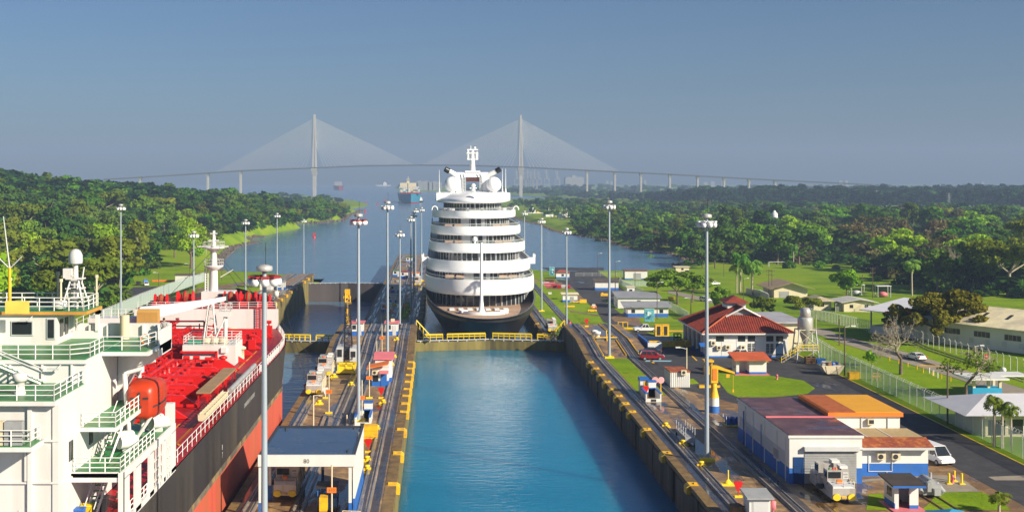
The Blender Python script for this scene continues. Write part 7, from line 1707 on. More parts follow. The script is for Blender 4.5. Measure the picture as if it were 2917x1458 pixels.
# ================================================================ huts and houses further off
def house(name, label, pxl, pxr, pyb, hwall, depth, roof='flat', roofm=None, wallm='white', base=None, over=0.5, rise=1.2, cat='house', windows=2, door=None, roofh=0.2):
    cx, y, z = gz((pxl+pxr)/2, pyb)
    x0 = (pxl-1248)*(y/3300.0)*1.0; x1 = (pxr-1248)*(y/3300.0)
    k = (cx-(x0+x1)/2); x0 += k; x1 += k
    t = thing(name, label, cat, (cx, y+depth/2, z))
    b = MB(); zb = z-0.6
    if base: b.box(x0, x1, y, y+depth, zb, z+base, 1); b.box(x0, x1, y, y+depth, z+base, z+hwall, 0)
    else: b.box(x0, x1, y, y+depth, zb, z+hwall, 0)
    w = b.build('wall', [M[wallm], M['blue']], t)
    b = MB(); zt = z+hwall; X0, X1, Y0, Y1 = x0-over, x1+over, y-over, y+depth+over
    if roof == 'flat': b.box(X0, X1, Y0, Y1, zt, zt+roofh)
    elif roof == 'shed': b.xprism([(Y0, zt), (Y1, zt+rise), (Y1, zt+rise+0.15), (Y0, zt+0.15)], X0, X1)
    elif roof == 'gabley': xm = (X0+X1)/2; b.yprism([(X0, zt), (xm, zt+rise), (X1, zt), (X1, zt+0.15), (xm, zt+rise+0.15), (X0, zt+0.15)], Y0, Y1); b.add([(x0, y-0.01, zt), (x1, y-0.01, zt), (xm, y-0.01, zt+rise-0.1)], [(0, 1, 2)], 1)
    elif roof == 'gablex': ym = (Y0+Y1)/2; b.xprism([(Y0, zt), (ym, zt+rise), (Y1, zt), (Y1, zt+0.15), (ym, zt+rise+0.15), (Y0, zt+0.15)], X0, X1)
    elif roof == 'hip': hiproof(b, X0, X1, Y0, Y1, zt, zt+rise, Y0+(X1-X0)*0.4, Y1-(X1-X0)*0.4) if depth > (x1-x0) else hiproof_x(b, X0, X1, Y0, Y1, zt, zt+rise)
    b.build('roof', [roofm or M['tin'], M[wallm]], t)
    W_ = x1-x0
    for i in range(windows):
        u = (i+0.5)/windows; b = MB(); b.box(x0+W_*u-0.55, x0+W_*u+0.55, y-0.05, y, z+hwall*0.42, z+hwall*0.78); b.build('window', M['glass'], w)
    if door: b = MB(); b.box(x0+W_*door[0], x0+W_*door[1], y-0.06, y, z, z+hwall*0.72); b.build('door', M['grey'], w)
    return t, (x0, x1, y, z, zt)
def hiproof_x(b, x0, x1, y0, y1, ze, zr):
    ym = (y0+y1)/2; r = (y1-y0)*0.45
    b.add([(x0,y0,ze),(x1,y0,ze),(x1,y1,ze),(x0,y1,ze),(x0+r,ym,zr),(x1-r,ym,zr)], [(0,1,5,4),(1,2,5),(2,3,4,5),(3,0,4),(0,3,2,1)])
house('small_house', 'white and blue hut with dull red roof beside a billboard by the canal', 1584, 1622, 794, 2.7, 4, 'hip', mat('dull_red_roof', (0.28, 0.07, 0.05), 0.7, var=0.2), base=0.8, windows=1)
house('small_house', 'white and blue hut with dark roof behind the lamp mast on the lawn', 1695, 1762, 827, 3.3, 5, 'shed', mat('dark_roof', (0.10, 0.08, 0.07), 0.8, var=0.2), base=1.0, windows=0, rise=0.9)
house('small_house', 'white flat roofed shed with wide grey door at the canal shore', 1780, 1844, 796, 3.9, 5, 'flat', mat('brownred_roof', (0.22, 0.08, 0.07), 0.7), base=0.5, windows=0, door=(0.38, 0.72))
house('small_house', 'small white and blue hut with flat roof near yellow machinery on the lawn', 1603, 1645, 861, 2.7, 3, 'shed', M['cream'], base=0.8, windows=0, door=(0.5, 0.75), rise=0.3)
house('cabinet_box', 'tiny white and blue box standing alone on the lawn', 1562, 1571, 847, 1.6, 1, 'flat', M['white'], base=0.6, windows=0, over=0.1, cat='box')
house('long_house', 'long house with grey roof and blue base behind the large billboard', 1784, 1904, 903, 3.0, 5, 'shed', mat('grey_slate', (0.26, 0.27, 0.30), 0.6, var=0.12, scale=0.3), base=1.1, windows=3, rise=1.1, over=0.9)
house('long_house', 'back wing with grey roof behind the long grey roofed house', 1760, 1880, 878, 3.4, 9, 'shed', mat('grey_slate_b', (0.24, 0.25, 0.28), 0.6, var=0.12, scale=0.3), base=None, windows=1, rise=1.2, over=0.6)
house('small_house', 'little cream hut with one window on the roof line of the grey house', 1786, 1808, 846, 3.6, 3, 'flat', M['cream'], wallm='white', windows=1, over=0.3)
house('small_house', 'low pale house at the shore behind the acacia tree', 1925, 1963, 775, 2.4, 5, 'flat', M['cream'], wallm='cream', windows=1)
house('barn', 'barn with wide tan gabled roof beyond the twin power poles', 2205, 2300, 848, 3.2, 14, 'gabley', mat('tan_sheet_roof', (0.34, 0.25, 0.15), 0.75, var=0.12), wallm='cream', windows=0, rise=2.3, over=2.2, door=(0.15, 0.45))
house('bungalow', 'pale roofed bungalow partly hidden by the dark tree near the hopper', 2318, 2368, 884, 3.0, 9, 'hip', mat('pale_roof', (0.42, 0.36, 0.24), 0.75), wallm='cream', windows=1, rise=1.4, over=1.4)
house('bungalow', 'cream bungalow with low white roof left of the open shed', 2404, 2490, 888, 2.9, 9, 'gabley', mat('white_sheet_roof', (0.55, 0.53, 0.48), 0.6), wallm='cream', windows=2, rise=1.1, over=1.2)
# open shed with a sloping silver roof, and the long warehouse
ox, oy, oz = gz(2478, 948); ez = CAM_H-374*oy/3300.0-oz
t = thing('open_shed', 'open shed with silver sloping roof beside the flame tree', 'shed', (ox, oy, oz), math.atan2(-0.83, 0.56))
b = MB(); b.xprism([(-1.6, ez), (15, ez+1.7), (15, ez+1.9), (-1.6, ez+0.2)], -1.6, 17); b.build('roof', mat('silver_roof', (0.66, 0.66, 0.70), 0.5, var=0.08, scale=0.5), t, world=False)
b = MB(); b.box(0, 16, 0, 0.3, -0.5, 1.7); b.box(0, 0.3, 0.3, 12, -0.5, 1.7); b.box(6.5, 16, 0.05, 0.35, 1.7, ez); b.build('low_wall', M['lightgrey'], t, world=False)
for x in (0.1, 5.6, 10.5, 15.6): b = MB(); b.box(x, x+0.25, 0.02, 0.28, 1.7, ez+0.1); b.build('post', M['grey'], t, world=False)
b = MB(); b.box(1.5, 6, 3, 4, 0.5, 2.9); b.build('stored_goods', M['yellow'], t, world=False)
A_, B_ = Vector((103.5, 245, 0)), Vector((122, 217, 0)); d_ = (B_-A_).normalized(); n_ = Vector((-d_.y, d_.x, 0)); L_ = (B_-A_).length+14
t = thing('warehouse', 'long warehouse with stained sheet roof, skylights and white wall', 'warehouse', (A_.x, A_.y, 0), math.atan2(d_.y, d_.x))
def wbox(b, x0, x1, y0, y1, z0, z1, m=0): b.box(x0, x1, y0, y1, z0, z1, m)
b = MB(); b.box(0, L_, 0, 16, -0.5, 4.6); w = b.build('wall', M['white'], t, world=False)
M['oldroof'] = mat('stained_sheet_roof', (0.85, 0.75, 0.48), 0.6, var=0.12, scale=0.4, dirt=(0.33, 0.29, 0.28), dscale=0.07, damt=0.8)
b = MB(); b.xprism([(-1.2, 4.5), (8, 7.6), (17, 4.5), (17, 4.65), (8, 7.75), (-1.2, 4.65)], -2, L_+2); rf = b.build('roof', M['oldroof'], t, world=False)
for i in range(5):
    x = 5+i*5.2; b = MB(); b.add([(x, 2.8, 5.98), (x+0.7, 2.8, 5.98), (x+0.7, 5.0, 6.72), (x, 5.0, 6.72), (x, 2.8, 6.06), (x+0.7, 2.8, 6.06), (x+0.7, 5.0, 6.80), (x, 5.0, 6.80)], [(0,3,2,1),(4,5,6,7),(0,1,5,4),(1,2,6,5),(2,3,7,6),(3,0,4,7)]); b.build('skylight', M['dark'], rf, world=False)
for i in range(6):
    x = 4+i*6.5; b = MB(); b.box(x, x+3.4, -0.06, 0, 2.3, 3.4, 0)
    for k in range(1, 4): b.box(x+3.4*k/4-0.05, x+3.4*k/4+0.05, -0.09, -0.06, 2.3, 3.4, 1)
    b.build('window', [M['glass'], M['grey']], w, world=False)
for i in range(10): x = 2.5+i*3.5; b = MB(); b.box(x, x+0.9, -0.05, 0, 0.9, 1.9); b.build('louvre', M['lightgrey'], w, world=False)
# house with white roof, blue kiosk at the right edge
x, y, z = G(2790, 1243)
t = thing('white_roof_house', 'cream house under a broad white roof with palms before it', 'house', (x+7, y+5, 0))
b = MB(); b.box(x+0.8, x+16, y, y+9, 0, 3.2); w = b.build('wall', M['cream'], t); b = MB(); hiproof_x(b, x-2.8, x+18, y-2.0, y+11.5, 3.15, 4.9); b.build('roof', mat('white_roof', (0.56, 0.56, 0.60), 0.55, var=0.05), t)
b = MB(); b.box(x+4, x+13, y-0.06, y, 0.4, 2.3, 0)
for k in range(6): b.box(x+4+k*1.8, x+4.12+k*1.8, y-0.1, y-0.06, 0.4, 2.3, 1)
b.build('shopfront', [M['glass'], M['white']], w); b = MB(); b.box(x+1.2, x+3.4, y-0.05, y, 0.2, 2.2); b.build('window', M['glass'], w)
x, y, z = G(2800, 1132)
t = thing('blue_kiosk', 'blue counter kiosk with cream pillars and flat white roof by the crossing', 'kiosk', (x, y, 0))
b = MB(); b.box(x-1.6, x+3.0, y, y+2.6, 0, 1.5); b.build('counter', mat('azure_paint', (0.02, 0.30, 0.55), 0.5, var=0.1), t)
for px_, py_ in ((-1.5, 0.1), (0.8, 0.1), (2.6, 0.1), (2.6, 2.2)): b = MB(); b.box(x+px_, x+px_+0.4, y+py_, y+py_+0.4, 1.5, 2.9); b.build('pillar', M['cream'], t)
b = MB(); b.box(x-2.8, x+3.6, y-1.2, y+4.5, 2.9, 3.15); b.box(x+3.6, x+8.5, y+2.2, y+6, 2.9, 3.1); b.build('roof', M['white'], t)
# canopy frames near the football field, goal, water tower
for px, py, lab in ((2515, 846, 'thin white canopy frame over a pink awning near the field'), (2440, 842, 'small white canopy frame by the round tree at the field')):
    x, y, z = gz(px, py); t = thing('canopy', lab, 'canopy', (x, y, z)); b = MB(); b.box(x-2.6, x+2.6, y-1.5, y+1.5, z+4.0, z+4.2); b.build('roof', M['white'], t)
    for sx in (-2.3, 2.3):
        for sy in (-1.3, 1.3): b = MB(); b.tube((x+sx, y+sy, z), (x+sx, y+sy, z+4.0), 0.12, n=6); b.build('post', M['lightgrey'], t)
    b = MB(); b.ball((x, y, z+1.0), 1.7, n=10, k=6, sz=0.6); b.build('covered_heap', M['pink'] if px > 2480 else M['lightgrey'], t)
x, y, z = gz(2213, 760); b = MB(); b.path([(x-4.2, y, z), (x-4.2, y, z+2.6), (x+4.2, y, z+2.6), (x+4.2, y, z)], 0.14, 5); b.tube((x-4.2, y, z+2.6), (x-4.2, y+2, z), 0.08, n=4); b.tube((x+4.2, y, z+2.6), (x+4.2, y+2, z), 0.08, n=4); single('goal', b, M['white'], 'white football goal at the far end of the field', 'goal')
x, y, z = P(2206, 660, 900); zz = min(zat(x, y), -8); t = thing('water_tower', 'white water tower rising out of the wood beyond the field', 'water tower', (x, y, zz)); b = MB(); b.lathe([(0.8, zz), (0.8, 2), (2.5, 3), (2.6, 4), (2.5, 7.5), (1.3, 8.6), (1.0, 9.6), (0.1, 10)], (x, y, 0), 16); b.build('tank', M['white'], t)
# billboards: plain blue and white picture panels
for pxl, pxr, py0, py1, lab in ((1836, 1863, 879, 915, 'large blue and teal picture billboard on the lawn before the grey house'), (1565, 1579, 760, 783, 'white billboard with teal picture beside the red roofed hut')):
    x, y, z = gz((pxl+pxr)/2, py1+3); wd = (pxr-pxl)*y/3300; hh = (py1-py0)*y/3300
    t = thing('billboard', lab, 'billboard', (x, y, z)); b = MB(); b.box(x-wd/2, x+wd/2, y-0.05, y+0.05, z+0.3, z+0.3+hh, 0); b.box(x-wd/2-0.08, x+wd/2+0.08, y+0.05, y+0.12, z+0.22, z+0.38+hh, 1)
    rq = random.Random(int(pxl))
    for k in range(7): cx_, cz_ = rq.uniform(-0.32, 0.32)*wd, rq.uniform(0.15, 0.75)*hh; b.lathe([(rq.uniform(0.2, 0.5), 0), (0.1, 0.01+k*0.002)], (x+cx_, y-0.06-k*0.004, z+0.3+cz_), 9, m=2+k % 2, axis='Y')
    b.build('panel', [mat('billboard_teal', (0.10, 0.34, 0.42), 0.4, var=0.5, scale=1.5), M['white'], mat('billboard_navy', (0.03, 0.10, 0.20), 0.4), mat('billboard_pale', (0.6, 0.72, 0.75), 0.4)], t)
    b = MB(); b.tube((x, y+0.2, z-0.3), (x, y+0.2, z+0.5), 0.09, n=6); b.build('leg', M['lightgrey'], t)
# ================================================================ fences
def fence(label, pts, h, step, col, cover, coil=True, group=None, post='lightgrey'):
    t = thing('wire_fence', label, 'fence', (pts[0][0], pts[0][1], pts[0][2]), group=group)
    b = MB(); b2 = MB(); b3 = MB()
    for a, c in zip(pts, pts[1:]):
        a, c = Vector(a), Vector(c); L = (c-a).length; k = max(1, round(L/step)); s = (c-a).cross(Vector((0, 0, 1))).normalized()
        b2.quad(a, c, c+Vector((0, 0, h)), a+Vector((0, 0, h)))
        b.tube(a+Vector((0, 0, h)), c+Vector((0, 0, h)), 0.03, n=4)
        for i in range(k+1):
            p = a.lerp(c, i/k); b.tube(p, p+Vector((0, 0, h)), 0.05, n=5); b.tube(p+Vector((0, 0, h)), p+Vector((0, 0, h+0.4))+s*0.3, 0.04, n=4)
        if coil:
            m_ = max(2, int(L/0.8))
            for i in range(m_):
                t0, t1 = i/m_, (i+1)/m_
                for q in range(4): f0, f1 = q*math.pi/2, (q+1)*math.pi/2; b3.tube(a.lerp(c, t0+(t1-t0)*q/4)+Vector((0, 0, h+0.25+0.22*math.sin(f0)))+s*0.22*math.cos(f0), a.lerp(c, t0+(t1-t0)*(q+1)/4)+Vector((0, 0, h+0.25+0.22*math.sin(f1)))+s*0.22*math.cos(f1), 0.018, n=3, caps=False)
    b2.build('wire_mesh', mesh_fence_mat('fence_mesh', col, cover), t); b.build('post_row', M[post], t)
    if coil: b3.build('barbed_coil', M['lightgrey'], t)
    return t
zf = lambda x, y: (x, y, float(T(y)))
fence('long pale green wire fence with barbed coil along the asphalt road', [zf(71.6, 118), zf(71.8, 145), zf(72.2, 180), zf(72.6, 212), zf(75.0, 236), zf(75.2, 252)], 2.9, 2.6, (0.60, 0.80, 0.72), 0.46)
fence('pale fence running from the grey house toward the tiled house', [gz(1905, 879), gz(1962, 912)], 2.3, 2.6, (0.5, 0.66, 0.6), 0.55, False)
fence('pale fence behind the dark roofed hut by the canal', [gz(1765, 804), gz(1775, 815), gz(1868, 816), gz(1871, 806)], 2.2, 3, (0.55, 0.66, 0.62), 0.5, False)
fence('short pale fence between dark roofed hut and grey house', [gz(1766, 812), gz(1832, 843)], 2.2, 3, (0.55, 0.66, 0.62), 0.5, False)
fence('wire fence with white posts before the warehouse', [gz(2600, 972), gz(2740, 1014), gz(2840, 1042), gz(2960, 1080)], 2.4, 2.4, (0.5, 0.5, 0.4), 0.16, False, post='white')
fence('wire fence with white posts around the yard of the bungalow', [gz(2310, 905), gz(2390, 925), gz(2480, 950)], 2.6, 2.4, (0.5, 0.55, 0.45), 0.2, False, post='white')
fence('wire fence behind the bungalow and open shed', [gz(2380, 888), gz(2430, 884), gz(2480, 892)], 2.6, 2.4, (0.5, 0.55, 0.45), 0.2, False, post='white')
fence('thin fence along the canal shore behind the white shed', [gz(1640, 787), gz(1780, 786), gz(1840, 785)], 1.6, 4, (0.5, 0.55, 0.5), 0.12, False)
fence('long grey green fence on the lawn beyond the tanker', [G(290, 925, -1.6), G(400, 872, -3.0), G(480, 838, -4.6), G(586, 800, -7.0)], 3.4, 3, (0.42, 0.52, 0.50), 0.85, True)
fence('plain wooden fence beside the barn', [gz(2125, 838), gz(2165, 846), gz(2190, 858)], 2.4, 1.0, (0.35, 0.30, 0.26), 0.9, False)
# ================================================================ poles and wires
M['woodpole'] = mat('wood_pole', (0.11, 0.08, 0.055), 0.9, var=0.2)
def pole(px, pyb, pyt, lab, lamp=0, arms=0, m='woodpole', r=0.14, z=None):
    x, y, zb = gz(px, pyb) if z is None else G(px, pyb, z); h = (pyb-pyt)*y/3300.0*1.02
    t = thing('utility_pole', lab, 'pole', (x, y, zb), group='utility and lamp poles')
    b = MB(); b.tube((0, 0, -0.3), (0, 0, h), r, r*0.7, n=7); b.build('post', M[m], t, world=False)
    if lamp: b = MB(); b.tube((0, 0, h-0.2), (lamp*1.3, 0, h+0.1), 0.05, n=5); b.cbox((lamp*1.5, 0, h+0.08), (0.8, 0.35, 0.2)); b.build('lamp_head', M['white'], t, world=False)
    for k in range(arms): b = MB(); b.box(-1.0, 1.0, -0.08, 0.08, h-0.6-k*1.6, h-0.45-k*1.6); b.box(-0.9, -0.8, -0.05, 0.05, h-0.45-k*1.6, h-0.2-k*1.6); b.box(0.8, 0.9, -0.05, 0.05, h-0.45-k*1.6, h-0.2-k*1.6); b.build('crossarm', M[m], t, world=False)
    return t
for a in ((1703, 790, 723, 'dark lamp pole at the canal shore beyond the dark roofed hut', 1), (1753, 827, 746, 'pale lamp pole beside the dark roofed hut', 1), (1809, 840, 772, 'dark pole in front of the white shed with grey door', 0), (1872, 909, 806, 'lamp pole right of the large billboard', 1), (1968, 903, 850, 'dark lamp pole at the end of the pale fence', -1),
          (2118, 859, 794, 'dark lamp pole beside the palms behind the tiled house', 1), (2062, 788, 738, 'wooden pole at the near edge of the football field', 0, 1), (2406, 1069, 932, 'dark lamp pole at the long fence with yellow foot', 1), (2457, 837, 783, 'short dark pole with orange top near the round tree', 0), (2486, 849, 762, 'tall power pole with pale blue foot near the canopy', 0, 2),
          (2391, 983, 909, 'pale thin lamp post by the pale road', 0), (2699, 1208, 1037, 'bare wooden pole with yellow foot beside the long fence', 0), (2775, 1010, 985, 'street lamp head rising over the sparse tree', 1), (452, 856, 778, 'dark lamp pole beside the grey green fence', -1), (540, 834, 753, 'dark lamp pole behind the tanker forecastle', -1), (632, 800, 715, 'thin dark pole near the rocky shore', 0)):
    pole(a[0], a[1], a[2], a[3], a[4], a[5] if len(a) > 5 else 0)
pole(1956, 1079, 992, 'pale lamp post beside the white container', -1, 0, 'cream', 0.12)
for px, lab in ((2190, 'first post of the twin power poles before the barn'), (2199, 'second post of the twin power poles before the barn')): pole(px, 845, 769, lab, 0, 2)
# small posts, hydrants, signs on the lawns
for i in range(10):
    x, y, z = gz(2482+i*26-(i//6)*8, 1010+i*8.5); b = MB(); b.tube((x, y, z), (x, y, z+0.8), 0.09, n=6); single('lawn_post', b, M['yellow'] if i > 1 else M['wood'], 'short post standing in the row on the lawn by the pale road', 'post', 'short lawn posts by the pale road')
for i in range(3):
    x, y, z = gz(2647+i*12, 1062+i*7); b = MB(); b.tube((x, y, z), (x, y, z+0.95), 0.11, n=6); single('white_post', b, M['white'], 'short white post at the edge of the pale road by the bump', 'post', 'white posts by the speed bump')
for x, y, lab in ((57.5, 130.4, 'yellow guard post to the left of the red hydrant'), (58.6, 131.5, 'yellow guard post behind the red hydrant'), (58.9, 130.3, 'yellow guard post to the right of the red hydrant')):
    b = MB(); b.tube((x, y, 0.05), (x, y, 1.25), 0.13, n=8); b.box(x-0.3, x+0.3, y-0.3, y+0.3, 0.05, 0.15); single('guard_post', b, M['brightyellow'], lab, 'post', 'yellow guard posts at the hydrant')
for x, y, lab in ((58.1, 130.8, 'red hydrant between three yellow guard posts'), (G(2213, 1081)[0], G(2213, 1081)[1], 'small red hydrant at the asphalt edge of the oval lawn')):
    b = MB(); b.lathe([(0.22, 0.05), (0.16, 0.15), (0.16, 0.65), (0.22, 0.68), (0.18, 0.85), (0.05, 0.95)], (x, y, 0), 10); b.tube((x-0.28, y, 0.5), (x+0.28, y, 0.5), 0.08, n=6); single('fire_hydrant', b, M['pink'], lab, 'hydrant')
x, y, z = gz(2808, 1046); b = MB(); b.tube((x, y, z), (x, y, z+2.0), 0.05, n=5, m=1); b.lathe([(0.45, 0), (0.45, 0.04)], (x, y-0.08, z+2.0), 10, m=0, axis='Y'); b.box(x-0.28, x+0.28, y-0.1, y-0.09, z+1.94, z+2.06, 1); single('no_entry_sign', b, [M['brightred'], M['white']], 'round red and white no entry sign beside the rail track', 'sign')
x, y, z = gz(2858, 1068); b = MB(); b.lathe([(1.0, 0), (0.9, 0.15), (0.4, 0.2), (0.35, 0.5)], (x, y, z), 12); b.ball((x, y, z+0.9), 0.5); single('round_bollard', b, M['white'], 'white ball topped bollard at the rail crossing', 'bollard')
# engine on the rails by the booth, blue canopy
t = thing('old_engine', 'old grey machine block on rails behind the black roofed booth', 'machine', (56.2, 121, 0))
b = MB(); b.box(55.3, 57.2, 119.6, 122.4, 0.35, 1.5); b.lathe([(0.5, -1.3), (0.55, -0.4), (0.55, 0.9), (0.35, 1.2)], (56.2, 121, 1.5), 10, axis='Y'); b.tube((55.2, 120.2, 1.2), (54.9, 119.4, 0.7), 0.3, n=8); b.tube((57.0, 120.3, 1.4), (57.5, 119.6, 0.6), 0.3, n=8); b.box(55.6, 56.0, 119.2, 119.7, 0.8, 1.8); b.box(56.3, 57.0, 119.1, 119.7, 0.4, 1.1); b.tube((56.9, 121.6, 1.5), (56.9, 121.6, 2.3), 0.15, n=7); b.build('block', M['grey'], t)
for y in (120, 122):
    for x in (55.5, 57.0): b = MB(); b.tube((x-0.08, y, 0.35), (x+0.08, y, 0.35), 0.33, n=10); b.build('wheel', M['dark'], t)
t.location = (53.1, 126.0, 0)
b = MB(); b.box(52.3, 52.42, 108, 128, 0.06, 0.17); b.box(53.8, 53.92, 108, 128, 0.06, 0.17); struct('railway_track', b, M['wood'])
b = MB(); b.loft([[(48.8-a, 110-a, z), (48.8+a, 110-a, z), (48.8+a, 110+a, z), (48.8-a, 110+a, z)] for z, a in ((2.3, 1.9), (3.0, 0.1))], smooth=False)
for sx in (-1.6, 1.6):
    for sy in (-1.6, 1.6): b.tube((48.8+sx, 110+sy, 0), (48.8+sx, 110+sy, 2.35), 0.05, n=5)
single('canopy_tent', b, mat('tent_blue', (0.03, 0.28, 0.50), 0.7), 'small blue canopy tent at the bottom edge', 'tent')
# yellow plant and machines on the lower lawn
def blocky(name, lab, cat, px, py, parts, mats, k=0.55):
    x, y, z = gz(px, py); b = MB()
    for (dx, dy, dz, sx, sy, sz, m) in parts: b.cbox((x+dx*k, y+dy*k, z+dz*k), (sx*k, sy*k, sz*k), 0, m)
    return single(name, b, mats, lab, cat)
blocky('tank_trailer', 'yellow tank trailer parked beside the road to the canal', 'trailer', 1722, 846, [(0, 0, 1.6, 5.2, 1.9, 1.6, 0), (-1.5, 0, 2.6, 1.2, 1.2, 0.6, 0), (0.5, 0, 0.6, 5.6, 1.7, 0.3, 1), (-1.8, -0.6, 0.4, 0.7, 0.3, 0.7, 1), (1.6, -0.6, 0.4, 0.7, 0.3, 0.7, 1)], [M['yellow'], M['dark']])
blocky('road_barrier', 'orange and white barrier cart on the road edge', 'barrier', 1691, 879, [(0, 0, 1.1, 3.2, 1.6, 1.5, 0), (0, 0, 2.2, 2.0, 1.5, 0.8, 1), (-1.1, 0, 0.35, 0.6, 1.7, 0.6, 2), (1.1, 0, 0.35, 0.6, 1.7, 0.6, 2), (0, -0.82, 1.2, 1.2, 0.05, 0.5, 1)], [M['orange'], M['white'], M['dark']])
blocky('compressor', 'low yellow machine on the road shoulder', 'machine', 1687, 888, [(0, 0, 0.8, 5, 1.6, 1.0, 0), (2.0, 0, 0.9, 1.2, 1.2, 0.5, 0), (-1.5, -0.7, 0.3, 0.7, 0.3, 0.6, 1), (1.5, -0.7, 0.3, 0.7, 0.3, 0.6, 1)], [M['yellow'], M['dark']])
blocky('yellow_trailer', 'yellow trailer with drawbar next to the small hut on the lawn', 'trailer', 1643, 863, [(0, 0, 0.8, 5.2, 1.6, 0.7, 0), (-3.2, 0, 0.5, 2.4, 0.3, 0.2, 0), (1.2, -0.7, 0.35, 0.8, 0.3, 0.7, 1)], [M['yellow'], M['dark']])
blocky('yellow_box', 'amber box on the lawn behind the yellow trailer', 'box', 1661, 862, [(0, 0, 1.0, 4.2, 2.2, 2.0, 0), (0, 0, 2.05, 4.4, 2.4, 0.12, 0)], [M['yellow']])
blocky('yellow_boom', 'long yellow beam lying on the lawn', 'beam', 1607, 874, [(0, 0, 0.5, 13, 1.0, 0.7, 0), (2, -0.8, 0.3, 8, 0.4, 0.5, 0), (-3, 0, 0.1, 0.4, 1.6, 0.3, 1)], [M['yellow'], M['dark']])
blocky('amber_box', 'amber box under the acacia tree by the road', 'box', 1912, 853, [(0, 0, 0.8, 4.0, 2.2, 1.6, 0), (0, 0, 1.65, 4.2, 2.4, 0.1, 0)], [M['yellow']])
for i, (px, py, c) in enumerate([(1548, 812, 'white'), (1566, 803, 'coping'), (1565, 814, 'pink'), (1552, 820, 'pink'), (1580, 820, 'brightred'), (1592, 821, 'brightred'), (1604, 821, 'white'), (1618, 821, 'brightred')]):
    x, y, z = gz(px, py); b = MB(); L = 2.4 if i < 4 else 0.9
    b.loft([[(x-L*k, y-0.9*q, z+0.1), (x+L*k, y-0.9*q, z+0.1), (x+L*k, y+0.9*q, z+0.1), (x-L*k, y+0.9*q, z+0.1)] for k, q in ((0.7, 0.4), )] + [[(x-L, y-1.0, z+1.1), (x+L, y-1.0, z+1.1), (x+L, y+1.0, z+1.1), (x-L, y+1.0, z+1.1)], [(x-L*0.97, y-0.9, z+1.25), (x+L*0.97, y-0.9, z+1.25), (x+L*0.97, y+0.9, z+1.25), (x-L*0.97, y+0.9, z+1.25)]], smooth=False)
    single('stored_pontoon', b, M[c], ['long white pontoon in the yard behind the ship', 'rusty flat pontoon at the back of the yard', 'long pinkish pontoon in the middle of the yard', 'long pinkish pontoon at the front of the yard', 'small red float next to the pink pontoon', 'small red float second in its row', 'small white float between two red ones', 'small red float at the road end of the row'][i], 'pontoon', 'pontoons stored in the yard')
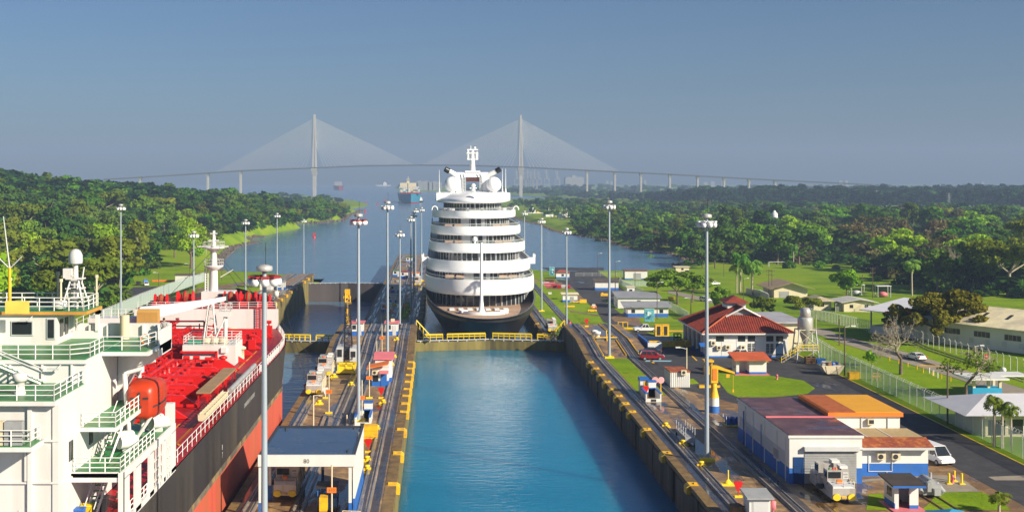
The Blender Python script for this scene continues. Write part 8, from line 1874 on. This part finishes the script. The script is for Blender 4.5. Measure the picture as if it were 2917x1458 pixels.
# ================================================================ vehicles
M['carwhite'] = mat('car_white', (0.78, 0.78, 0.78), 0.18, var=0.02)
M['carred'] = mat('car_red', (0.24, 0.012, 0.020), 0.2, var=0.05)
M['cardark'] = mat('car_dark', (0.030, 0.034, 0.045), 0.2, var=0.05)
M['rim'] = mat('wheel_rim', (0.5, 0.5, 0.52), 0.3, metal=0.6, var=0.05)
M['tail'] = mat('tail_lamp', (0.5, 0.01, 0.01), 0.25)
def vehicle(name, label, cat, kind, col, loc, rz):
    """Front looks along +x before it is turned."""
    L, W_, H = {'sedan': (4.6, 1.78, 1.45), 'suv': (4.6, 1.85, 1.72), 'pickup': (5.3, 1.88, 1.78), 'van': (5.0, 1.95, 2.15)}[kind]
    t = thing(name, label, cat, loc, rz)
    h = L/2; b = MB()
    low = {'sedan': [(-h, .45), (-h, .85), (-h+.1, 1.0), (-h+.9, 1.02), (h-1.3, .98), (h-.2, .8), (h, .6), (h, .42), (h-.2, .3), (-h+.2, .3)],
           'suv': [(-h, .5), (-h, 1.0), (-h+.1, 1.08), (h-1.2, 1.05), (h-.15, .9), (h, .7), (h, .45), (h-.2, .36), (-h+.2, .36)],
           'pickup': [(-h, .55), (-h, 1.08), (h-1.5, 1.12), (h-.15, 1.0), (h, .8), (h, .5), (h-.2, .42), (-h+.2, .45)],
           'van': [(-h, .45), (-h, 1.1), (h-.9, 1.1), (h-.1, .85), (h, .65), (h, .42), (h-.2, .35), (-h+.2, .35)]}[kind]
    n = len(low); cx = sum(p[0] for p in low)/n; cz = sum(p[1] for p in low)/n
    b.loft([[(cx+(x-cx)*k, y, cz+(z-cz)*k) for x, z in low] for y, k in ((-W_/2, 0.93), (-W_/2+0.1, 1.0), (W_/2-0.1, 1.0), (W_/2, 0.93))], smooth=False)
    b.build('body', M[col], t, world=False)
    zb = low[2][1]-0.02
    top = {'sedan': (-h+.75, h-1.25, -h+1.4, h-2.1), 'suv': (-h+.05, h-1.15, -h+.45, h-1.9), 'pickup': (-.75, h-1.45, -.55, h-2.2), 'van': (-h+.02, h-.85, -h+.15, h-1.7)}[kind]
    b = MB(); w0, w1 = W_/2-0.04, W_/2-0.22
    b.add([(top[0],-w0,zb),(top[1],-w0,zb),(top[1],w0,zb),(top[0],w0,zb),(top[2],-w1,H-.08),(top[3],-w1,H-.08),(top[3],w1,H-.08),(top[2],w1,H-.08)], [(0,1,5,4),(1,2,6,5),(2,3,7,6),(3,0,4,7)], 0)
    gl = b.build('window', M['glass'], t, world=False)
    b = MB(); b.box(top[2]-0.05, top[3]+0.05, -w1-0.02, w1+0.02, H-.09, H-.02)
    for u in ((0.0, 0.33, 0.66, 1.0) if kind != 'pickup' else (0.0, 0.5, 1.0)):
        for s in (-1, 1): b.tube((top[0]+(top[1]-top[0])*u, s*(w0+0.01), zb), (top[2]+(top[3]-top[2])*u, s*(w1+0.01), H-.06), 0.06, n=4, smooth=False)
    b.build('roof', M[col], t, world=False)
    if kind == 'pickup': b = MB(); b.box(-h+.1, -.85, -W_/2+.15, W_/2-.15, 1.09, 1.11); b.build('bed', M['dark'], t, world=False)
    for sx in (-h+0.85, h-0.88):
        for sy in (-W_/2+0.05, W_/2-0.05):
            b = MB(); b.tube((sx, sy-0.11, 0.34), (sx, sy+0.11, 0.34), 0.34, n=16); wl_ = b.build('wheel', M['rubber'], t, world=False)
            o_ = 0.115*(1 if sy > 0 else -1); b = MB(); b.tube((sx, sy+o_*0.9, 0.34), (sx, sy+o_*1.06, 0.34), 0.2, n=12); b.build('rim', M['rim'], wl_, world=False)
    for sy in (-1, 1):
        b = MB(); b.cbox((h-0.06, sy*(W_/2-0.3), low[-4][1]+0.12), (0.12, 0.4, 0.16)); b.build('headlight', M['lightgrey'], t, world=False)
        b = MB(); b.cbox((-h+0.0, sy*(W_/2-0.17), 0.88), (0.08, 0.2, 0.26)); b.build('tail_lamp', M['tail'], t, world=False)
        b = MB(); b.cbox((top[1]-0.35, sy*(W_/2+0.08), zb+0.08), (0.15, 0.2, 0.15)); b.build('mirror', M[col], t, world=False)
    return t
vehicle('pickup_truck', 'white double cab pickup beside the amber steel cabinets', 'pickup', 'pickup', 'carwhite', G(1838, 945), R(180))
vehicle('parked_car', 'dark red suv parked in the yard before the red tiled house', 'car', 'suv', 'carred', G(1857, 1024), R(-3))
vehicle('parked_car', 'dark blue car parked behind the dark red suv', 'car', 'sedan', 'cardark', (G(1850, 1010)[0], G(1850, 1010)[1], 0), R(176))
vehicle('pickup_truck', 'white pickup seen from behind at the wall of the tiled house', 'pickup', 'pickup', 'carwhite', G(2112, 1020), R(112))
vehicle('sedan', 'white sedan driving away on the pale road past the bare tree', 'car', 'sedan', 'carwhite', gz(2609, 1024), R(100))
vehicle('white_suv', 'white suv on the pale road behind the acacia tree', 'car', 'suv', 'carwhite', gz(2010, 858), R(-60))
vehicle('pickup_truck', 'white pickup parked far off near the palms', 'pickup', 'pickup', 'carwhite', gz(2033, 812), R(20))
vehicle('parked_car', 'black car at the low pale house on the shore', 'car', 'suv', 'cardark', gz(1957, 780), R(70))
vehicle('van', 'white van standing behind the annex with the air conditioners', 'van', 'van', 'carwhite', (60.3, 140.5, 0.05), R(-78))
vehicle('parked_car', 'dark car by the blue tarp truck on the road beyond the tanker', 'car', 'suv', 'cardark', gz(394, 813), R(100))
t = vehicle('tarp_truck', 'small truck under a blue tarp on the road beyond the tanker', 'truck', 'pickup', 'carwhite', gz(416, 814), R(-70))
b = MB(); b.loft([[(-2.6, y*1.0, 1.1), (-0.9, y, 1.1), (-0.95, y*0.85, 2.5), (-2.5, y*0.85, 2.4)] for y in (-0.95, -0.5, 0.5, 0.95)], smooth=False); b.build('tarp', mat('blue_tarp', (0.02, 0.16, 0.55), 0.6), t, world=False)

# ================================================================ people
M['skin'] = mat('skin', (0.30, 0.17, 0.11), 0.6, var=0.05); M['hair'] = mat('dark_hair', (0.015, 0.012, 0.01), 0.7)
def skinned(name, verts, edges, radii, m, parent, lev=1):
    me = bpy.data.meshes.new(name); me.from_pydata(verts, edges, []); me.materials.append(m)
    o = bpy.data.objects.new(name, me); C.objects.link(o); o.parent = parent
    md = o.modifiers.new('skin', 'SKIN'); md.use_smooth_shade = True
    lay = me.skin_vertices[0].data if me.skin_vertices else None
    for i, r in enumerate(radii):
        if lay is not None: lay[i].radius = (r, r) if not isinstance(r, tuple) else r
    if lay is not None: lay[0].use_root = True
    sb = o.modifiers.new('sub', 'SUBSURF'); sb.levels = lev; sb.render_levels = lev
    return o
def person(label, loc, rz, shirt, trousers, hat=None, pose='stand'):
    t = thing('person', label, 'person', loc, rz)
    sit = pose == 'sit'; hz_ = 0.52 if sit else 0.95
    # pelvis, waist, chest, neck, head ; arms ; legs (the figure faces -y)
    v = [(0,0,hz_), (0,-0.01,hz_+0.18), (0,0,hz_+0.42), (0,0,hz_+0.55), (0,-0.02,hz_+0.66), (0,-0.02,hz_+0.76)]
    e = [(0,1),(1,2),(2,3),(3,4),(4,5)]; r = [(0.15,0.11), (0.14,0.10), (0.17,0.11), 0.055, 0.085, 0.07]
    for s in (-1, 1):
        i = len(v); sw = 0.12*s if pose == 'stand' else 0.1
        v += [(s*0.19,0,hz_+0.44), (s*0.25,-0.02+sw*0.3,hz_+0.17), (s*0.25,-0.16-sw*0.5,hz_-0.04), (s*0.24,-0.22-sw*0.5,hz_-0.12)]
        e += [(2,i),(i,i+1),(i+1,i+2),(i+2,i+3)]; r += [0.06,0.045,0.035,0.03]
        for k in range(5):                                        # four fingers and a thumb on the side of the palm
            j = len(v); ang = (k-1.5)*0.018
            if k < 4: v += [(s*0.24+ang,-0.25-sw*0.5,hz_-0.16-0.004*k), (s*0.24+ang,-0.245-sw*0.5,hz_-0.20+0.008*abs(k-1))]
            else: v += [(s*0.215,-0.235-sw*0.5,hz_-0.13), (s*0.205,-0.25-sw*0.5,hz_-0.165)]
            e += [(i+3,j),(j,j+1)]; r += [0.010,0.009]
        i = len(v)
        if sit: v += [(s*0.10,-0.02,hz_-0.03), (s*0.13,-0.42,hz_), (s*0.13,-0.44,0.09), (s*0.13,-0.62,0.05)]
        else: st = 0.10*s; v += [(s*0.09,0,hz_-0.06), (s*0.10,-0.03-st,0.50), (s*0.10,0.02-st*1.2,0.09), (s*0.11,-0.15-st*1.2,0.05)]
        e += [(0,i),(i,i+1),(i+1,i+2),(i+2,i+3)]; r += [0.09,0.06,0.045,0.04]
    skinned('body', v, e, r, M['skin'], t)
    sv = [v[0], v[1], v[2]]; se = [(0,1),(1,2)]; sr = [(0.165,0.125), (0.16,0.12), (0.19,0.125)]
    tv = [v[0]]; te = []; tr = [(0.165,0.125)]
    for s, ia in ((0, 6), (1, 6+4+10+4)):
        j = len(sv); sv += [v[ia], v[ia+1]]; se += [(2,j),(j,j+1)]; sr += [0.075,0.06]
        il = ia+14; j = len(tv); tv += [v[il], v[il+1], v[il+2]]; te += [(0,j),(j,j+1),(j+1,j+2)]; tr += [0.105,0.078,0.062]
    skinned('shirt', sv, se, sr, M[shirt], t); skinned('trousers', tv, te, tr, M[trousers], t)
    z = hz_+0.72; b = MB()
    if hat: b.ball((0,-0.02,z+0.03), 0.125, top=True, n=12, k=6); b.lathe([(0.155, 0), (0.155, 0.015)], (0,-0.04,z+0.03), 12); b.build('helmet', M[hat], t, world=False)
    else: b.ball((0,0.0,z+0.01), 0.105, n=12, k=7, sz=1.05); b.v = [(x,y+0.02,zz) for x, y, zz in b.v]; b.build('hair', M['hair'], t, world=False)
    b = MB()                                                       # eyes, nose, mouth, ears on the front of the head
    for s in (-1, 1): b.ball((s*0.035,-0.108,hz_+0.69), 0.011, m=1, n=6, k=4); b.ball((s*0.088,-0.02,hz_+0.67), 0.022, n=6, k=4)
    b.tube((0,-0.10,hz_+0.69), (0,-0.125,hz_+0.65), 0.012, 0.016, n=5); b.box(-0.025,0.025,-0.108,-0.098,hz_+0.615,hz_+0.625,2)
    b.build('face', [M['skin'], M['black'], M['carred']], t, world=False)
    return t
person('worker in red shirt and red helmet walking on the hump of the east wall', wp(1624, 936), R(20), 'brightred', 'blue', 'brightred')
person('person in white shirt standing among the life rafts on the tanker', (-23.6, 97.6, 13.3), R(160), 'white', 'cardark')
person('person in grey overalls sitting below the poop deck of the tanker', (-24.6, 90.5, ZD), R(-60), 'grey', 'grey', 'yellow', 'sit')
person('worker in orange overalls and yellow helmet at the stern deck of the tanker', (-27.2, 76.5, 9.4), R(150), 'orange', 'orange', 'brightyellow')
person('dark haired person in grey at the end of the tanker bridge wing', (-23.0, 97.2, 20.9), R(190), 'grey', 'cardark')
person('person in red vest standing on the road by the grey roofed house', gz(1732, 858), R(10), 'brightred', 'blue')

# ================================================================ single trees near the buildings
def near_tree(kind, leaf, px, pyb, pyt, lab, wide=1.0, rz=None, z=None):
    x, y, zb = gz(px, pyb) if z is None else G(px, pyb, z)
    return plant(TP[(kind, leaf)], (x, y, zb-0.2), (pyb-pyt)*y/3300.0*1.03, lab, 'single trees around the lock buildings', rz=rz, wide=wide)
dense = []
def dense_tree(name, kind, leaf, px, pyb, pyt, lab, n, size, seed, wide=1.0, rt=None, extra=None):
    """A nearer tree with its own finer crown."""
    x, y, zb = gz(px, pyb); H = (pyb-pyt)*y/3300.0*1.03; rg = np.random.default_rng(seed)
    lobes = [(a*wide, c*wide, d, r*wide**0.5, q) for a, c, d, r, q in lobe_set(rg, kind, H)]
    t = thing(name, lab, 'tree', (x, y, zb-0.2)); trunk_mesh(rg, lobes, H, H*0.022 if rt is None else rt, kind, 8).build('trunk', M['bark'], t, world=False)
    v, tint = leaf_cloud(rg, lobes, n, size); quads_object('crown', v, tint, LEAF[leaf], t)
    if extra:
        v, tint = leaf_cloud(rg, [(a, c, d+q*0.5, r*0.9, q*0.7) for a, c, d, r, q in lobes[:7]], n//5, size*0.8, up=0.8); quads_object('blossom', v, tint, LEAF[extra], t)
    return t
dense_tree('acacia_tree', 'spread', 'mid', 1930, 868, 760, 'broad acacia tree on the lawn right of the grey roofed house', 4200, 0.38, 41, 1.35)
dense_tree('acacia_tree', 'spread', 'olive', 1972, 862, 775, 'second acacia close behind the broad one on the lawn', 2600, 0.38, 42, 1.2)
dense_tree('round_tree', 'round', 'bright', 2412, 848, 768, 'round bright green tree standing alone at the edge of the football field', 2600, 0.38, 43, 1.35)
dense_tree('rain_tree', 'rain', 'rain', 2668, 978, 826, 'huge dark spreading tree in front of the long warehouse', 9000, 0.30, 44, 1.0, 0.5)
dense_tree('rain_tree', 'round', 'dark', 2640, 965, 850, 'dark leafy tree leaning against the huge spreading tree', 3000, 0.32, 49, 0.9, 0.4)
dense_tree('flame_tree', 'spread', 'dark', 2570, 965, 872, 'flame tree with orange blossom beside the open shed', 2600, 0.30, 45, 0.85, None, 'flame')
dense_tree('mango_tree', 'round', 'mid', 2052, 905, 818, 'dense green mango tree behind the roof of the tiled house', 2600, 0.36, 46, 1.0)
dense_tree('pale_tree', 'round', 'olive', 2172, 905, 842, 'pale thin leaved tree behind the cupola of the tiled house', 1300, 0.30, 47, 1.5)
dense_tree('dark_tree', 'spread', 'olive', 2290, 915, 832, 'wide olive tree behind the hopper tower', 3400, 0.30, 48, 1.0)
dense_tree('canal_tree', 'tall', 'dark', 2037, 765, 690, 'tall dark tree between the canal bend and the football field', 2200, 0.42, 50, 1.5)
dense_tree('canal_tree', 'spread', 'dark', 2000, 765, 700, 'dark spreading tree on the canal bend by the low pale house', 2200, 0.42, 51, 1.0)
dense_tree('young_tree', 'round', 'bright', 2482, 1043, 995, 'thin young tree on the lawn beside the long fence', 260, 0.20, 52, 0.9, 0.06)
dense_tree('young_tree', 'round', 'mid', 330, 898, 838, 'small tree before the tall lamp mast beyond the tanker', 700, 0.26, 53, 0.8)
dense_tree('roadside_tree', 'round', 'bright', 545, 770, 618, 'tall bushy yellow green tree at the end of the road by the shore', 3200, 0.42, 54, 1.0)
bare_tree(10.5, 21, 'bare pale tree without leaves on the lawn before the warehouse', gz(2566, 1066), 0.4, 8, 0.62, 0.36)
t = bare_tree(9.0, 26, 'nearly bare tree with a few leaves beside the blue kiosk', gz(2752, 1138), 1.2, 6, 0.55, 0.30)
lv, tn = leaf_cloud(np.random.default_rng(5), lobe_set(np.random.default_rng(5), 'spread', 8.2), 420, 0.20); quads_object('crown', lv, tn, LEAF['olive'], t)
for i, (px, pyb, pyt) in enumerate(((2850, 830, 700), (2780, 826, 720), (2905, 826, 690), (2700, 815, 728), (2735, 822, 705))):
    x, y, z = gz(px, pyb); bare_tree((pyb-pyt)*y/3300*0.98, 31+i, ['tall pale bare tree in the wood behind the warehouse, in the middle of five', 'pale bare tree behind the warehouse next to the tallest one', 'pale bare tree at the picture edge behind the warehouse', 'smallest pale bare tree behind the flame tree crown', 'pale bare tree behind the warehouse roof beginning'][i], (x, y, z), 0.5*i, 5, 0.42, 0.35)
for pr, px, pyb, pyt, lab in ((PALM, 2108, 838, 728, 'royal palm with tall pale trunk, the highest of three behind the tiled house'), (PALM, 2098, 834, 756, 'royal palm standing close left of the highest palm'), (PALM2, 2142, 842, 752, 'broad palm with drooping fronds right of the highest palm'), (PALM, 2598, 842, 748, 'royal palm behind the silver roof of the open shed'), (PALM2, 258, 818, 742, 'palm with thick trunk at the forest edge by the radome'),
        (PALMS, 2832, 1272, 1136, 'slender palm on the left in the palm clump before the white roofed house'), (PALMS, 2856, 1275, 1150, 'slender palm in the middle of the palm clump before the white roofed house'), (PALMS, 2880, 1270, 1162, 'slender palm on the right in the palm clump before the white roofed house'), (PALM2, 1935, 735, 690, 'leaning palm on the muddy canal bank'), (PALM, 2260, 748, 690, 'lone tall palm in the wood edge behind the football field'), (PALM, 1880, 665, 615, 'palm crown rising out of the wood on the canal bank'), (PALM2, 2050, 640, 590, 'palm rising above the wood beyond the canal bend')):
    x, y, z = gz(px, pyb) if pyb > 770 else (G(px, pyb, -10.5)); plant(pr, (x, y, zat(x, y) if pyb < 770 else z), (pyb-pyt)*y/3300*1.02, lab, 'palms', cat='palm tree')
x, y, z = G(2846, 1462); t = plant(PALMS, (x, y, -1.6), 3.6, 'young palm tuft at the bottom edge of the picture', 'palms', wide=1.5, cat='palm tree')
for i, (px, py) in enumerate(((560, 668), (1995, 745), (2330, 756), (2380, 758), (2440, 762), (2250, 756), (2500, 800), (1700, 672), (1850, 712), (1960, 735), (450, 905), (300, 912))):
    x, y, z = G(px, py, -10); plant(TP[('bush', 'mid' if i % 2 else 'bright')], (x, y, zat(x, y)-0.2), 3.2+(i % 3), ['bright shrub near the rocky spit', 'green shrub at the canal bend', 'bright shrub at the far edge of the football field', 'green shrub second along the far edge of the field', 'bright shrub at the corner of the football field', 'green shrub behind the goal', 'bright shrub by the field side of the wood', 'green shrub on the muddy bank', 'bright shrub on the canal bank', 'green shrub by the muddy cove', 'bright shrub by the road beyond the tanker', 'green shrub at the forest foot'][i], 'shrubs along the wood and banks', cat='shrub')
# ================================================================ left bank
b = MB(); sheet(b, [gp(240, 898), gp(330, 872), gp(390, 852), gp(500, 828), gp(500, 815), gp(480, 797), gp(412, 800), gp(357, 832), gp(310, 855), gp(240, 880)], 0.06); struct('road', b, M['asphalt'])
b = MB(); sheet(b, [gp(428, 800), gp(452, 800), gp(468, 765), gp(476, 735), gp(462, 735), gp(446, 765)], 0.08); sheet(b, [gp(560, 838), gp(700, 812), gp(720, 800), gp(560, 822)], 0.07); struct('path', b, M['pavement'])
house('gate_house', 'white flat roofed hut with dark door and blue base beyond the tanker crane', 499, 569, 806, 3.4, 5, 'flat', mat('dark_brown_roof', (0.12, 0.08, 0.07), 0.7), base=0.6, windows=0, door=(0.4, 0.85))
x, y, z = gz(472, 803); b = MB()
for k in range(7): b.cbox((x-5+k*1.7, y, z+0.45), (1.6, 0.35, 0.85), 0)
single('road_barrier', b, M['orange'], 'row of orange plastic road barriers across the road beyond the tanker', 'barrier')
for px, py, w_, h_, c, lab in ((801, 826, 2.6, 3.0, 'white', 'white and blue hut on the mossy lock wall beside the lamp mast'), (759, 826, 5.0, 2.6, 'cream', 'cream container hut on the mossy lock wall'), (737, 806, 8, 1.6, 'blue', 'long low blue and white hut on the far lock wall')):
    x, y, z = wp(px, py); hut('wall_hut', lab, x-w_/2, x+w_/2, y, y+3, z, h_, 'tin' if c != 'blue' else 'lightgrey', win=c != 'cream', blue=1.0 if c != 'cream' else 0.05)
x, y, z = wp(787, 850); t = thing('white_tank', 'white tank on a pale frame on the mossy lock wall', 'tank', (x, y, z)); b = MB(); b.lathe([(0.7, 0.8), (0.9, 1.0), (0.9, 2.2), (0.5, 2.6)], (0, 0, 0), 14); b.build('tank', M['white'], t, world=False); b = MB()
for sx in (-0.6, 0.6):
    for sy in (-0.6, 0.6): b.tube((sx, sy, 0), (sx*0.9, sy*0.9, 1.1), 0.08, n=5)
b.build('frame', M['cream'], t, world=False)
# rubble along the left shore
def rubble(name, line, w, n, smin, smax, m):
    rg = np.random.default_rng(12); vs = []; P_ = [Vector((a, c, 0)) for a, c in line]; Ls = [(q-p).length for p, q in zip(P_, P_[1:])]; tot = sum(Ls)
    b = MB()
    for i in range(n):
        u = rg.uniform(0, tot); k = 0
        while u > Ls[k]: u -= Ls[k]; k += 1
        p = P_[k].lerp(P_[k+1], u/Ls[k]); x, y = p.x+rg.uniform(-w, w), p.y+rg.uniform(-w, w)*1.5; z = max(SEA-0.2, zat(x, y)); s = rg.uniform(smin, smax)
        q = Matrix.Rotation(rg.uniform(0, 6), 3, Vector(rg.normal(size=3)).normalized())
        b.add([Vector((x, y, z+s*0.15)) + q @ Vector(c)*s*rg.uniform(0.7, 1.2) for c in ((1,0,0),(-1,0,0),(0,1,0),(0,-1,0),(0,0,0.8),(0,0,-0.8))], [(0,2,4),(2,1,4),(1,3,4),(3,0,4),(2,0,5),(1,2,5),(3,1,5),(0,3,5)])
    return tag(b.build(name, m), kind='stuff')
M['rock'] = mat('shore_rock', (0.11, 0.09, 0.075), 0.9, var=0.5, scale=1.2)
rubble('shore_rubble', left_bank[2:14], 3.0, 1500, 0.5, 1.5, M['rock']); rubble('shore_rubble', left_bank[19:28], 3.0, 900, 0.8, 2.2, M['rock'])
M['mud'] = mat('mud_bank', (0.13, 0.085, 0.05), 0.95, var=0.3)
rubble('mud_bank', right_bank[2:26], 2.2, 1500, 0.5, 1.6, M['mud'])
# ================================================================ ships and craft far out
def ship(name, label, px, pyw, length, beam, hz_, col, boot, yaw, group=None):
    x, y, _ = G(px, pyw, SEA); t = thing(name, label, 'ship', (x, y, SEA), yaw)
    b = MB(); out = [(-beam/2, length), (-beam/2, beam*0.8), (-beam*0.36, beam*0.35), (0, 0), (beam*0.36, beam*0.35), (beam/2, beam*0.8), (beam/2, length)]
    lo = [(a*0.86, c+beam*0.12 if c < beam else c) for a, c in out]
    b.loft([[(a, c, z) for a, c in o_] for o_, z in ((lo, hz_*0.13), (out, hz_))], caps=False, smooth=False); b.add([(a, c, hz_-0.5) for a, c in out], [tuple(range(7))]); b.build('hull', M[col], t, world=False)
    b = MB(); b.loft([[(a, c, z) for a, c in lo] for z in (-1, hz_*0.13)], caps=False, smooth=False); b.build('boot_top', M[boot], t, world=False)
    return t
M['shipblue'] = mat('ship_teal', (0.02, 0.21, 0.33), 0.5, var=0.08)
cst = ship('container_ship', 'teal hulled container ship loaded with pale containers out in the channel', 1171, 580, 230, 42, 19, 'shipblue', 'carred', 0.06)
b = MB(); b.box(-20, 20, 9, 12, 19, 21.5); b.build('breakwater', M['carred'], cst, world=False)
rq = random.Random(6); cm = ['cream', 'lightgrey', 'white', 'tin', 'coping', 'shipblue']
for row in range(6):
    for col in range(8):
        if row == 0 and col in (0, 7): continue
        hgt = 5-(1 if row == 0 else 0)-(2 if col in (0, 7) and row < 2 else 0); b = MB()
        for k in range(hgt):
            m_ = rq.choice((0, 0, 1, 1, 2, 3, 4, 5) if k < hgt-1 else (0, 0, 1, 2)); b.box(-19.4+col*4.9, -19.4+col*4.9+4.6, 22+row*30, 22+row*30+12, 19+k*2.7, 19+k*2.7+2.6, m_)
        b.build('container_stack', [M[q] for q in cm], cst, world=False)
b = MB(); b.box(-17, 17, 170, 180, 19, 40); b.box(-3, 3, 172, 178, 40, 44); b.tube((0, 175, 44), (0, 175, 54), 0.6, n=6); b.box(-4, 4, 174, 176, 47, 48); b.build('bridge_house', M['cream'], cst, world=False)
b = MB(); b.tube((-6, 14, 19), (-6, 14, 40), 0.7, n=6); b.build('fore_mast', M['dark'], cst, world=False)
rs = ship('tanker_ship', 'small looking dark red ship on the left side of the far channel', 965, 541, 220, 46, 18, 'carred', 'carred', 0.1)
b = MB(); b.box(-18, 18, 150, 170, 18, 36); b.tube((0, 40, 18), (0, 40, 34), 0.9, n=6); b.tube((-10, 90, 18), (-10, 90, 30), 0.9, n=6); b.tube((8, 120, 18), (8, 120, 32), 0.9, n=6); b.box(-14, 14, 30, 130, 18, 20); b.build('superstructure', M['grey'], rs, world=False)
wb = ship('coaster', 'white coaster far out on the horizon', 1061, 531, 120, 40, 9, 'white', 'cardark', -1.2); b = MB(); b.box(-12, 12, 70, 95, 9, 24); b.box(-4, 4, 80, 88, 24, 30); b.build('superstructure', M['white'], wb, world=False)
tg = ship('tug', 'dark tug boat keeping beside the container ship', 1203, 577, 30, 10, 3.5, 'cardark', 'black', 0.3); b = MB(); b.box(-3.2, 3.2, 9, 17, 3.5, 7); b.box(-2.4, 2.4, 10, 15, 7, 10); b.tube((0, 14, 10), (0, 14, 15), 0.3, n=6); b.build('wheelhouse', M['white'], tg, world=False)
for px, py, L_, lab, yaw in ((1487, 612, 34, 'white work boat with tall wheelhouse moored nearest the cruise ship', -1.0), (1520, 626, 40, 'dark and yellow work boat moored at the bank', -1.2), (1560, 630, 34, 'white barge moored at the grassy bank', -1.4), (1582, 626, 28, 'last white boat of the moored row at the bank', -1.4)):
    w = ship('work_boat', lab, px, py, L_, L_*0.26, 2.6, 'white' if 'white' in lab else 'cardark', 'cardark', yaw); b = MB(); b.box(-L_*0.1, L_*0.1, L_*0.35, L_*0.6, 2.6, 6.5); b.box(-L_*0.07, L_*0.07, L_*0.4, L_*0.52, 6.5, 9.5); b.tube((0, L_*0.5, 9.5), (0, L_*0.5, 14), 0.25, n=5); b.build('wheelhouse', M['white'], w, world=False)
    b = MB(); b.box(-L_*0.08, L_*0.08, L_*0.68, L_*0.85, 2.6, 4.2); b.build('deck_cargo', M['yellow'], w, world=False)
for px, py, h, lab in ((895, 677, 4.2, 'red channel buoy near the tanker side bank'), (1041, 606, 5, 'red buoy by the grassy point'), (1042, 579, 5, 'red buoy beyond the grassy point'), (1076, 585, 5, 'red buoy standing free in the channel'), (1095, 571, 5, 'red buoy close to the container ship bow'), (991, 573, 5, 'red beacon at the back of the grassy point'), (840, 628, 5, 'orange marker beside the grass spit')):
    x, y, z = G(px, py, SEA); t = thing('buoy', lab, 'buoy', (x, y, SEA), group='red channel buoys'); k = y/700.0 if y > 900 else 1.0
    b = MB(); b.lathe([(1.2, -0.3), (1.25, 0.7), (0.9, 1.0)], (0, 0, 0), 10); b.build('float', M['brightred'], t, world=False); b = MB(); b.loft([[(-0.8, -0.8, 1), (0.8, -0.8, 1), (0.8, 0.8, 1), (-0.8, 0.8, 1)], [(-0.35, -0.35, h), (0.35, -0.35, h), (0.35, 0.35, h), (-0.35, 0.35, h)]], smooth=False); b.box(-0.7, 0.7, -0.5, 0.5, h*0.72, h); b.build('tower', M['brightred'], t, world=False)
# port cranes, tank hall, towers behind the bridge
for i, px in enumerate((1472, 1492, 1503, 1512, 1523, 1535, 1557, 1587)):
    x, y, z = P(px, 521, 5200); s = 1.0 if i < 6 else 1.1; t = thing('port_crane', f"hazy port crane behind the bridge, {['first', 'second', 'third', 'fourth', 'fifth', 'sixth', 'seventh', 'last'][i]} from the pylon", 'crane', (x, y, SEA), group='hazy port cranes behind the bridge')
    b = MB()
    for sx in (-11, 11):
        for sy in (-9, 9): b.box(sx-1.3, sx+1.3, sy-1.3, sy+1.3, 0, 48)
    b.box(-13, 13, -10, 10, 46, 50); b.box(-11, 11, -10, 10, 22, 25); b.build('portal', M['grey'], t, world=False)
    b = MB(); b.box(-2, 2, -1.5, 1.5, 50, 82 if i % 2 else 92); b.tube((-2, 0, 52), (-9, 0, 88), 1.0, n=4); b.tube((2, 0, 80), (12, 0, 50), 0.7, n=4); b.box(-4, 4, -12, -4, 50, 56); b.build('boom', M['grey'], t, world=False)
x, y, z = P(1637, 519, 5000); b = MB(); b.box(x-40, x+40, y, y+60, SEA, z+18); b.box(x-10, x+8, y+10, y+40, z+18, z+30); b.box(x-36, x+36, y+5, y+50, z+18, z+22); single('terminal_hall', b, M['grey'], 'big hazy flat topped hall behind the bridge piers', 'building')
for i, px in enumerate((1186, 1196, 1214, 1226, 1238, 1252, 1730, 1742, 1838, 2010, 2030, 2060, 2395, 2412, 2800)):
    x, y, z = P(px, 522, 4700 if px < 1300 else 6800); w_ = 6+(i*7) % 8; h_ = (4+(i*13) % 9)*(1.6 if i in (1, 7, 8, 12) else 1)*(1.0 if px < 1300 else 2.0); b = MB(); b.box(x-w_, x+w_, y, y+20, SEA, z+h_*0.6); b.box(x-w_*0.5, x+w_*0.4, y+2, y+15, z+h_*0.6, z+h_*0.75); single('far_building', b, M['grey'], f"pale hazy building far behind the {'channel' if px < 1300 else 'bridge viaduct' if px < 2100 else 'dark wood'}", 'building', 'pale far buildings ' + ('behind the channel' if px < 1300 else 'behind the bridge viaduct' if px < 2100 else 'behind the dark wood'))
for px, py, lab in ((2315, 578, 'lattice power tower by the dark wood behind the football field'), (2497, 588, 'lattice power tower in front of the dark wood, second of three'), (2703, 592, 'lattice power tower on the pale green meadow before the dark wood')):
    x, y, z = G(px, py, -9); b = MB(); lattice(b, (x, y, zat(x, y)), (x, y, zat(x, y)+22), 4, 0.8, 8, 0.14)
    for zz in (15, 18, 21): b.tube((x-4, y, zat(x, y)+zz), (x+4, y, zat(x, y)+zz), 0.15, n=4)
    single('power_tower', b, M['grey'], lab, 'power tower')
# spare protos that found no place
for pr in _proto:
    if pr.name not in _used:
        for ch in list(pr.children): bpy.data.objects.remove(ch)
        bpy.data.objects.remove(pr)
